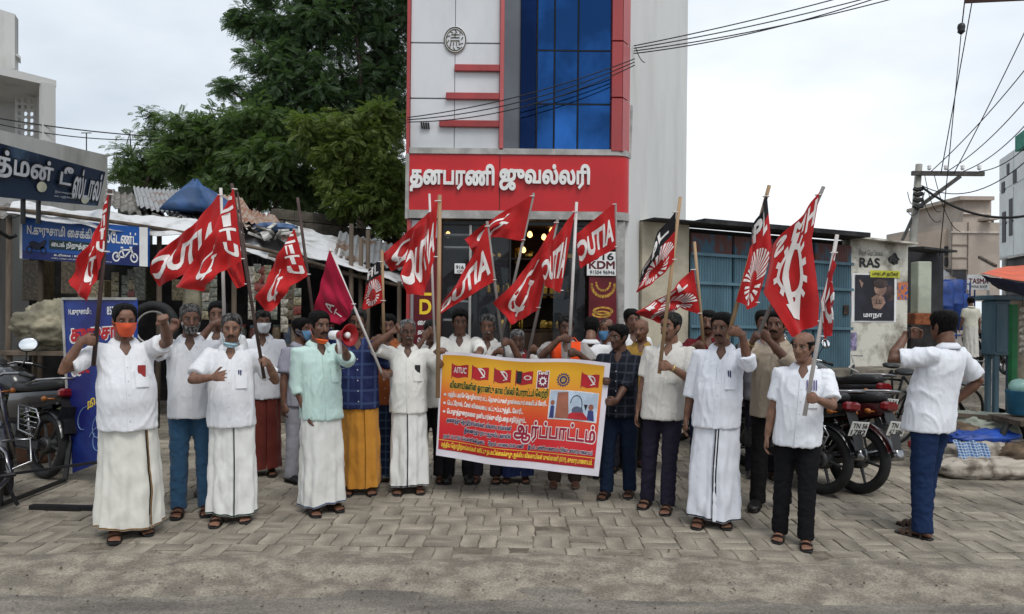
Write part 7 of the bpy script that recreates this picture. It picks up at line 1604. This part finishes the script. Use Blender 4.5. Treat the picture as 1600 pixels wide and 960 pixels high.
M_DGR = mat('dark_green_ink', sr(24, 44, 20), .5); M_NAVYI = mat('navy_ink', sr(32, 22, 74), .5); M_YINK = mat('yellow_ink', sr(232, 190, 60), .5); M_MARI = mat('maroon_ink', sr(150, 18, 52), .5); M_REDI = mat('red_ink', sr(170, 22, 34), .5); M_WINK = mat('white_ink', sr(226, 220, 216), .5)
def bt_(t_, a, b_, v0, v1, mt, bold=.02, ol=None, olb=.125, f=i2):
    if ol: q = MB(); text_box(q, t_, a, b_, v1, v0, i1, bold=olb, grid=0, res=2); q.build('letter_outline', ol, ban, fixn=False)
    q = MB(); text_box(q, t_, a, b_, v1, v0, f, bold=bold, grid=0, res=2); q.build('lettering', mt, ban, fixn=False)
bt_('விவசாயிகளின் ஓராண்டு கால டில்லி போராட்டம் வெற்றி', .055, .675, .268, .372, M_DGR, .050, M_YINK)
bt_('மத்திய அரசே தொழிலாளர் சட்ட தொகுப்புகள் நான்கையும் கைவிடக் கோரி...', .045, .675, .385, .452, M_WINK, .048)
bt_('பெட்ரோல், டீசல் விலையை கட்டுப்படுத்திட கோரி...', .045, .53, .475, .545, M_WINK, .048)
bt_('பொதுத்துறைகளை தனியார்க்கு விற்பதை எதிர்த்தும்...', .045, .555, .562, .635, M_WINK, .048)
for v_ in (.418, .508, .598): q = MB(); poly2d(q, [circle2d(.026, v_, .009, 12, .014)], i2); q.build('bullet', M_WINK, ban, fixn=False)
bt_('அனைத்து தொழிற்சங்கங்கள், விவசாய சங்கங்கள்', .045, .465, .655, .722, M_NAVYI, .048, M_WINK); bt_('இணைந்து நாடு தழுவிய அளவில்', .165, .465, .738, .802, M_NAVYI, .048, M_WINK)
bt_('ஆர்ப்பாட்டம்', .485, .985, .600, .815, M_MARI, .035, M_WINK, .095)
bt_('நாள் : 26.11.2021 வெள்ளிக்கிழமை', .03, .30, .832, .888, M_NAVYI, .046, M_WINK); bt_('நேரம் : மாலை 05.00 மணி', .325, .55, .832, .888, M_NAVYI, .046, M_WINK); bt_('இடம் : பள்ளிபாளையம் பிரிவு, குமாரபாளையம்', .58, .98, .832, .888, M_NAVYI, .046, M_WINK)
bt_('மத்திய தொழிற்சங்கங்கள் கூட்டு நடவடிக்கைக்குழு, ஐக்கிய விவசாயிகள் முன்னணி (SKM), குமாரபாளையம்.', .02, .985, .915, .985, M_YINK, .048)
q = MB(); poly2d(q, [[(0, .897), (1, .897), (1, .903), (0, .903)]], i1, grid=.05); q.build('rule_line', M_YINK, ban, fixn=False)
# emblems along the top
def mini_flag(cx, col, fnm, txt=None, hs=True, half=False):
    w_, h_ = .052, .064; P = []
    for k in range(7): u = k/6; P.append((cx-w_+2*w_*u, .155-h_+.014*math.sin(u*5)+.016*u))
    for k in range(6, -1, -1): u = k/6; P.append((cx-w_+2*w_*u, .155+h_+.014*math.sin(u*5)+.016*u))
    q = MB(); poly2d(q, [np.array(P)], i1, grid=.02); q.build(fnm, col, ban, fixn=False)
    q = MB()
    if txt: text_box(q, txt, cx-.040, cx+.040, .185, .125, i2, bold=.02)
    elif half:
        poly2d(q, gear2d(cx+.02, .160, .026, 12, .6, .2), i2)
    else:
        for c_ in ([(-.02, -.05), (-.01, -.055), (.032, .030), (.022, .035)],): poly2d(q, [np.array(c_)*1.0+np.array((cx, .165))], i2)
        a = np.linspace(-1.9, 1.5, 16); poly2d(q, [np.array([(cx+.030*math.cos(t), .160+.050*math.sin(t)) for t in a]+[(cx+.004+.021*math.cos(t), .162+.038*math.sin(t)) for t in a[::-1]])], i3)
    if q.v: props(q.build('emblem', M_WINK, ban, fixn=False), kind='stuff')
    q = MB(); poly2d(q, [[(cx-w_-.004, .085), (cx-w_+.001, .085), (cx-w_+.003, .245), (cx-w_-.002, .245)]], i1); q.build('flag_stick', M_MARI, ban, fixn=False)
mini_flag(.115, M_REDI, 'small_flag', 'AITUC'); mini_flag(.245, M_REDI, 'small_flag'); mini_flag(.385, M_REDI, 'small_flag'); mini_flag(.520, M_REDI, 'small_flag', None, False, True); mini_flag(.925, M_REDI, 'small_flag')
q = MB(); poly2d(q, [[(.472, .098), (.504, .098), (.504, .222), (.472, .222)]], i2); q.build('black_half', M_BLK, ban, fixn=False)
q = MB(); poly2d(q, [[(.597, .085), (.673, .085), (.673, .265), (.597, .265)]], i1); q.build('emblem_card', M_WINK, ban, fixn=False); q = MB(); poly2d(q, [[(.602, .095), (.668, .095), (.668, .255), (.602, .255)]], i2); q.build('emblem_field', mat('violet_ink', sr(120, 20, 60), .5), ban, fixn=False)
q = MB(); text_box(q, 'HMS', .608, .662, .125, .100, i3, bold=.04); poly2d(q, gear2d(.635, .19, .026, 10, .5, .25)[:1] and [g_*np.array((1, 1.8))-np.array((0, .152)) for g_ in gear2d(.635, .19, .026, 10, .5, .25)], i3); props(q.build('emblem', M_WINK, ban, fixn=False), kind='stuff')
q = MB(); poly2d(q, [g_*np.array((1, 1.7))-np.array((0, .7*.175)) for g_ in gear2d(.762, .175, .042, 16, .70, .16)], i1); poly2d(q, [circle2d(.762, .175, .024, 16, .041)], i1); q.build('gear_emblem', mat('blue_ink', sr(50, 56, 110), .5), ban, fixn=False); q = MB(); text_box(q, 'இ', .75, .774, .195, .155, i2, bold=.02); q.build('emblem_mark', M_YINK, ban, fixn=False)
# petrol-pump picture
M_SKYI = mat('pale_blue_ink', sr(180, 196, 214), .5); q = MB(); poly2d(q, [[(.685, .275), (.985, .275), (.985, .565), (.685, .565)]], i1, grid=.05); q.build('picture_edge', M_WINK, ban, fixn=False)
q = MB(); poly2d(q, [[(.690, .285), (.980, .285), (.980, .555), (.690, .555)]], i2, grid=.05); q.build('picture', M_SKYI, ban, fixn=False)
for nm, cs_, mt in (('pump', [[(.735, .30), (.80, .29), (.815, .55), (.73, .55)]], mat('brown_ink', sr(150, 92, 72), .5)), ('pump_screen', [[(.742, .31), (.795, .305), (.80, .39), (.745, .40)]], mat('dark_blue_ink', sr(60, 84, 120), .5)), ('pump_panel', [[(.748, .42), (.80, .42), (.80, .46), (.75, .47)]], mat('dark_blue_ink', sr(60, 84, 120), .5)), ('car', [[(.80, .52), (.84, .48), (.90, .48), (.93, .53), (.93, .55), (.80, .55)]], M_REDI), ('dial', [circle2d(.865, .47, .035, 16, .045)], mat('slate_ink', sr(80, 88, 110), .5)), ('figure', [circle2d(.945, .42, .016, 12, .03)], mat('brown_ink', sr(150, 92, 72), .5)), ('figure_body', [[(.93, .45), (.96, .45), (.97, .55), (.925, .55)]], mat('blue_ink', sr(50, 56, 110), .5)), ('figure', [circle2d(.708, .40, .013, 12, .025)], mat('brown_ink', sr(150, 92, 72), .5)), ('figure_body', [[(.698, .43), (.720, .43), (.722, .55), (.694, .55)]], mat('blue_ink', sr(50, 56, 110), .5)), ('funnel', [[(.90, .40), (.925, .40), (.915, .46)]], M_BLK)):
    q = MB(); poly2d(q, [np.array(c_) for c_ in cs_], i3); q.build(nm, mt, ban, fixn=False)
q = MB(); a = np.linspace(PI, 0, 14); P_ = inn(.009)(np.array([(.855+.035*math.cos(t), .40-.08*math.sin(t)) for t in a]+[(.89, .44)])); q.tube(P_, .003, 5); q.build('hose', M_BLK, ban)
# ================================================================== the men
WS, OW, CR = (.76, .77, .81), (.70, .71, .72), (.72, .71, .67)
UP = (0, 0, 1)
def pole_at(key, y):      # photo-space point on a pole is found by row; gives world point and axis
    b_, t_ = POLES[key]; return b_, t_
def on_pole(key, row):
    b_, t_ = POLES[key]; lo, hi = 0., 1.
    for _ in range(30):
        m_ = (lo+hi)/2; p = b_.lerp(t_, m_); dx, uy = p.x/p.y*F, (CAMH-p.z)/p.y*F; y = 480+dx*math.sin(ROLL)+uy*math.cos(ROLL)
        if y > row: lo = m_
        else: hi = m_
    p = b_.lerp(t_, lo); dx, uy = p.x/p.y*F, (CAMH-p.z)/p.y*F; x = 800+dx*math.cos(ROLL)-uy*math.sin(ROLL)
    return x, row, p.y, tuple((t_-b_).normalized())
def GR(key, row, D, pole=None, pose='grip'):
    x, y, d_, ax = on_pole(key, row); return (x, y, d_-D, pose, ax, pole, True)
def towel(col, name='towel'):
    def f(root, HM, s, ends, tilt, L3, co):
        q = MB(); rows = []
        def front(xs, z):
            c = co[(np.abs(co[:, 0]-xs) < .025*s) & (np.abs(co[:, 2]-z) < .02*s)]; return (c[:, 1].min() if len(c) else -.12*s)-.014*s
        for i in range(25):                      # round the neck over the shoulders
            a = lerp(-1.9, 1.9, i/24); rows.append([tuple(tilt(L3(math.sin(a)*r, .02+math.cos(a)*r*.95, z+.006*math.sin(i*1.3)))) for r, z in ((.068, 1.45), (.082, 1.462), (.105, 1.44), (.135, 1.405))])
        q.grid(rows)
        for sg in (-1, 1):                       # two ends hanging down the chest
            rows = []
            for k in range(14):
                z = lerp(1.425, 1.06, k/13)*s; rows.append([(sg*(lerp(.05, .03, k/13)+w_)*s, front(sg*(lerp(.05, .03, k/13)+w_)*s, min(z, 1.36*s))-(.006*math.sin(w_*90+k*.4)+.004)*s+max(0, z-1.36*s)*1.1, z) for w_ in np.linspace(0, .095, 7)])
            q.grid(rows)
        q.build(name, cloth(col), root, True, fixn=False)
    return f
def shoulder_print(root, HM, s, ends, tilt, L3, co):
    q = MB()
    for k in range(5):
        x_ = (.095+.017*k)*s; rows = []
        for z in np.linspace(1.235, 1.315, 6)*s:
            c = co[(np.abs(co[:, 0]-x_) < .014*s) & (np.abs(co[:, 2]-z) < .012*s)]; y = (c[:, 1].min() if len(c) else -.1*s)-.004*s; rows.append([(x_, y, z), (x_+.009*s, y+.001, z)])
        q.grid(rows)
    props(q.build('shoulder_print', cloth((.10, .08, .22)), root, True, fixn=False), kind='stuff')
def megaphone(root, HM, s, ends, tilt, L3, co): pass
DF = lambda x, y: GD(x, y)
P = person
# left group
d_ = DF(205, 836); P('man in an orange face mask and cream dhoti, left fist raised', 203, 836, 474, headx=190, yaw=32, tone=1, hairline=.02, mask=((.62, .09, .035), 'face'), belly=.95, build=1.01, lcol=(.70, .69, .63), border=((.20, .10, .025), 1), bth=.55, rh=GR('f1', 533, d_, (-.45, .1, -1)), lh=(253, 496, -.30, 'fist', (-1, -.3, 0), (.9, -.1, -.6)), head=(6, 4), pocket='redcloth', dhood=.42, step=(-.03, .05), vox=.0065)
d_ = DF(302, 803); P('grey-bearded man in a white shirt and blue trousers, hand lifted beside his face', 300, 803, 474, headx=294, yaw=20, tone=0, hair='grey', beard='white', stache='white', belly=.4, build=0.95, lower='trousers', lcol=(.030, .085, .16), rh=(274, 505, -.12, 'fist', (1, -.2, 0), (-.5, -.5, -1)), head=(10, 3), vox=.007, pocket=False)
d_ = DF(362, 814); P('man with a pale blue mask under his chin, one hand held out', 362, 814, 489, headx=359, yaw=14, tone=2, hair='grey', stache='grey', mask=((.36, .52, .60), 'chin'), belly=.75, build=0.96, border=((.02, .045, .03), 1), bth=.15, rh=(343, 588, -.36, 'open', (.2, 0, 1), (-.9, .1, -.6)), lh=GR('f3', 567, d_, (.7, .3, -1)), head=(4, 2), pocket='pen', vox=.0065, step=(-.04, .04))
P('dark-haired man half hidden behind the straight white pole', 338, 770, 470, yaw=10, tone=0, d=None, shirt=OW, lower='trousers', lcol=(.05, .05, .06), rh=GR('f2', 505, DF(338, 770), None), head=(6, 0), vox=.0105, stache='black')
P('man in a white mask and red-brown dhoti behind the flag stick', 408, 742, 484, yaw=18, tone=0, hair='salt', mask=((.60, .62, .64), 'face'), shirt=WS, lcol=(.15, .028, .020), lower='lungi', belly=.4, head=(10, 0), vox=.0105)
P('man in a grey striped shirt and blue mask standing in profile', 468, 752, 496, yaw=58, tone=0, mask=((.12, .26, .42), 'face'), shirt=(.36, .36, .41), shirt_mat=plaid('grey_stripe', (.36, .36, .41), (.26, .26, .33), (70, 70, 1), .4), lower='trousers', lcol=(.32, .32, .36), belly=.2, head=(12, 0), vox=.0105, feet='shoe')
d_ = DF(503, 799); M7 = P('man in a pale green shirt shouting into the megaphone, orange mask pulled down', 505, 799, 485, headx=494, yaw=34, tone=0, mask=((.70, .12, .03), 'chin'), stache='black', shirt=(.50, .66, .62), sleeve='half', belly=.35, build=0.96, lcol=(.66, .66, .63), border=((.05, .07, .15), 1), bth=2.3, rh=(484, 660, -.12, 'relax', (0, -1, .1), (-.6, .8, -.2)), lh=(527, 546, -.40, 'hold', (0, 0, 1), (.7, -.1, -1)), head=(10, 3), pocket=True, vox=.0065, dhood=.38, step=(-.02, .04))
d_ = DF(563, 770); P('man in glasses and navy checked shirt with a mustard dhoti, right palm raised high', 563, 770, 482, headx=556, yaw=8, tone=0, hair='salt', stache='black', glasses=True, shirt=(.02, .03, .10), shirt_mat=plaid('navy_check', (.016, .024, .085), (.06, .09, .2), (9, 9, 9), .18), belly=.5, build=0.94, lcol=(.50, .22, .030), lower='lungi', rh=(520, 462, -.10, 'open', (.9, 0, .2), (-.8, 0, -.2)), lh=GR('f5', 588, d_, (.7, .3, -1)), head=(-4, 2), vox=.007, pocket=False)
P('dark-haired man in an orange shirt and blue checked lungi behind the bamboo stick', 604, 752, 490, yaw=0, tone=0, shirt=(.35, .10, .03), lower='lungi', lcol=(.03, .05, .1), lower_mat=plaid('lungi_check', (.012, .022, .055), (.07, .12, .2), (14, 14, 14), .2), head=(10, 0), rh=GR('f6', 530, DF(604, 752), None), vox=.0105, belly=.2)
d_ = DF(640, 769); P('grey-moustached man in glasses, fist at his brow, white dhoti with a black line', 638, 769, 498, headx=634, yaw=10, tone=0, hair='white', stache='white', beard='stubble', glasses=True, bald=False, hairline=.025, shirt=CR, belly=.5, build=0.96, border=((.02, .02, .03), 1), bth=-.1, rh=(622, 512, -.20, 'fist', (1, -.3, 0), (-.9, -.2, -.4)), lh=GR('f7', 570, d_, (.8, .2, -.8)), head=(8, 2), pocket='phone', vox=.007)
P('man in cream with a hand at his mouth behind the bamboo pole', 672, 752, 499, yaw=5, tone=0, shirt=CR, lower='trousers', lcol=(.02, .02, .022), rh=(668, 522, -.16, 'relax', (0, 0, 1), (-.7, 0, -1)), head=(8, 0), vox=.0105, hair='salt')
# behind the banner
d_ = DF(716, 752); P('man in a white shirt gripping the top edge of the banner, face under a flag', 716, 752, 482, yaw=2, tone=0, shirt=CR, sleeve='half', lower='trousers', lcol=(.012, .012, .014), rh=(690, 550, 6.30-d_+.03, 'hold', (1, 0, 0), (-.8, .2, -.7), True), lh=(748, 556, 6.28-d_+.03, 'hold', (-1, 0, 0), (.8, .2, -.7), True), head=(6, 6), pocket='pen', vox=.0085, feet='shoe', build=0.99)
P('grey-haired moustached man leaning on a pole between the flags', 760, 752, 490, yaw=-5, tone=0, hair='grey', stache='white', shirt=CR, lower='trousers', lcol=(.02, .02, .03), lh=GR('f9', 536, DF(760, 752), (.6, .2, -1)), rh=(745, 556, -.28, 'hold', (1, 0, 0), None), head=(0, 4), vox=.0105)
P('short white-haired man with a mask below his chin peering over the banner', 806, 752, 514, yaw=0, tone=0, hair='white', mask=((.25, .26, .30), 'chin'), shirt=CR, lower='lungi', lcol=(.02, .03, .09), rh=GR('f9', 549, DF(806, 752), None), lh=GR('f10', 545, DF(806, 752), None), head=(2, 4), vox=.0085, feet='sandal', extra=towel((.30, .02, .03), 'red_scarf'))
d_ = DF(882, 760); P('barefoot man with a bright orange towel gripping a pale pole with both fists', 882, 760, 490, yaw=-4, tone=3, stache='black', shirt=(.30, .28, .27), lower='trousers', lcol=(.05, .035, .03), rh=GR('f11', 530, d_, (-.8, .2, -.8)), lh=GR('f11', 552, d_, (.8, .2, -.8)), feet='bare', head=(4, 8), extra=towel((.75, .075, .012), 'orange_towel'), vox=.0085, hair='salt')
P('man in a white T-shirt with his back turned beside the orange towel', 918, 745, 494, yaw=165, tone=1, shirt=OW, lower='trousers', lcol=(.03, .03, .05), head=(0, 25), lean=12, vox=.0105, build=1.01, pocket=False)
P('bald man in a blue mask by the shop corner', 946, 735, 496, yaw=-30, tone=1, hair='salt', bald=True, mask=((.10, .25, .45), 'face'), shirt=(.40, .42, .46), lower='trousers', lcol=(.03, .03, .04), head=(-10, 8), vox=.0105)
d_ = DF(962, 775); P('young man in a dark checked shirt and jeans holding the right end of the banner', 966, 775, 506, yaw=-22, tone=3, shirt=(.015, .017, .026), shirt_mat=plaid('dark_check', (.010, .012, .020), (.05, .055, .075), (14, 14, 14), .2), sleeve='half', lower='trousers', lcol=(.012, .020, .042), rh=(950, 596, 6.08-d_, 'hold', UP, (-.7, .4, -.8), True), lh=(948, 632, 6.05-d_, 'hold', UP, (.6, .3, -1), True), head=(-30, 4), belly=.15, vox=.007, pocket=False, step=(-.1, .05))
P('shaven-headed man in a mustard shirt behind the young man in checks', 1000, 742, 497, yaw=-15, tone=1, hair='none', shirt=(.34, .20, .04), lower='trousers', lcol=(.03, .03, .03), head=(-15, 2), vox=.0105)
P('dark-haired man in white seen only by his head near the shop corner', 984, 728, 482, yaw=10, tone=0, shirt=OW, lower='trousers', lcol=(.03, .03, .03), vox=.012)
# right group
d_ = DF(1030, 795); P('watchful man in a cream shirt and dark trousers holding a bamboo flag stick', 1026, 795, 487, headx=1046, yaw=-24, tone=2, hair='salt', stache='salt', shirt=(.62, .60, .56), lower='trousers', lcol=(.022, .020, .034), lh=GR('f13', 572, d_, (.8, .3, -1)), rh=('rest', .10, -.04), watch='l', pocket='card', head=(-24, -2), belly=.6, build=0.95, vox=.0065, step=(.05, -.06))
P('dark-haired man with a moustache in the row behind the bamboo pole', 1104, 752, 484, yaw=-10, tone=0, stache='black', shirt=(.10, .012, .016), lower='trousers', lcol=(.02, .03, .07), head=(-8, 0), vox=.0105, rh=GR('f14', 540, DF(1104, 752), None))
d_ = DF(1116, 820); P('man with rolled sleeves and a white dhoti with a black stripe holding a leaning bamboo', 1113, 820, 487, headx=1126, yaw=-18, tone=0, stache='salt', shirt=(.70, .72, .78), sleeve='half', belly=.6, build=0.99, border=((.012, .012, .014), 2), bth=.02, lh=GR('f15', 517, d_, (.25, -.1, -1)), rh=('rest', .10, -.02), head=(-16, 3), lcol=(.70, .72, .78), vox=.0065, dhood=.38, pocket='pen', step=(-.05, .03))
d_ = DF(1200, 795); P('man in a beige shirt with both hands joined before his face', 1203, 795, 484, headx=1212, yaw=-28, tone=0, stache='black', shirt=(.36, .30, .23), sleeve='half', lower='trousers', lcol=(.012, .011, .012), lh=(1192, 522, -.26, 'fist', (0, 0, 1), (.7, 0, -1)), rh=(1180, 526, -.28, 'fist', (0, 0, 1), (-.7, 0, -1)), head=(-10, 0), belly=.4, vox=.007, watch='r', feet='shoe', step=(-.05, .04))
P('dark-haired man just visible behind the joined hands', 1190, 745, 484, yaw=-12, tone=0, shirt=(.2, .2, .22), lower='trousers', lcol=(.02, .02, .03), vox=.012, stache='black')
d_ = DF(1244, 846); P('bald-topped man in a short white shirt and black trousers holding a pinkish pole', 1238, 846, 517, headx=1254, yaw=-22, tone=2, hair='black', bald=True, hairline=.03, shirt=(.76, .78, .83), lower='trousers', lcol=(.010, .010, .012), lh=GR('f17', 622, d_, (.6, .3, -1)), rh=('rest', .10, -.05), head=(-26, 3), belly=.5, build=0.97, vox=.006, pocket=True, step=(.03, -.09), extra=shoulder_print)
def phone_fn(root, HM, s, ends, tilt, L3, co): pass
d_ = DF(1434, 834); P('man seen from behind photographing with a phone, white shirt and blue jeans', 1436, 834, 483, headx=1476, yaw=-148, tone=0, shirt=(.72, .74, .79), lower='trousers', lcol=(.014, .028, .075), lh=(1436, 522, .02, 'hold', (0, 0, 1), (.7, -.1, -1)), rh=(1478, 640, .20, 'relax', (0, -1, 0), (-1, .5, -.6)), head=(-16, 4), belly=.5, build=1.05, vox=.0065, pocket=False, step=(-.06, .06), hairline=-.01)
# far down the lane
P('man in pale clothes walking away far down the lane', 1516, 562, 464, yaw=175, tone=0, shirt=(.52, .50, .42), lower='lungi', lcol=(.55, .53, .48), d=13.0, vox=.014, pocket=False)

# megaphone held by the man in pale green
mp_ = Vector(W(533, 524, DF(503, 799)-.42)); mg = thing('megaphone', 'red and white hand megaphone at the shouting man\'s mouth', 'megaphone', mp_); ax_ = Vector((.92, -.62, .03)).normalized(); Mg = ax_.to_track_quat('Z', 'Y').to_matrix().to_4x4() @ Matrix.Scale(.78, 4)
q = MB(); q.lathe([(.025, -.14), (.042, -.13), (.045, -.05), (.040, -.03)], 20, Mg); q.build('mouthpiece', M_WHT, mg, True)
q = MB(); q.lathe([(.038, -.03), (.044, .0), (.062, .06), (.095, .11), (.106, .118), (.100, .122), (.060, .07), (.03, .03), (.012, .02)], 28, Mg); q.build('horn', mat('red_plastic', sr(150, 16, 24), .4, .08), mg, True)
q = MB(); q.lathe([(.018, .03), (.030, .085), (.026, .10), (.004, .104)], 16, Mg); q.build('horn_core', M_WHT, mg, True)
q = MB(); q.tube([xf(Mg, [(0, 0, -.05)])[0], (-.01, -.0, -.07), (-.005, .0, -.14)], [.018, .017, .016], 8); q.build('grip', M_WHT, mg, True)
# phone in the photographing man's hand
ph_ = W(1424, 520, DF(1434, 834)+.04); q = MB(); q.box(-.08, .08, -.004, .004, -.038, .038, RZ(R(50)), b=.003); props(q.build('mobile_phone', DARKM, None, loc=ph_), 'dark mobile phone held up by the man seen from behind', 'phone')
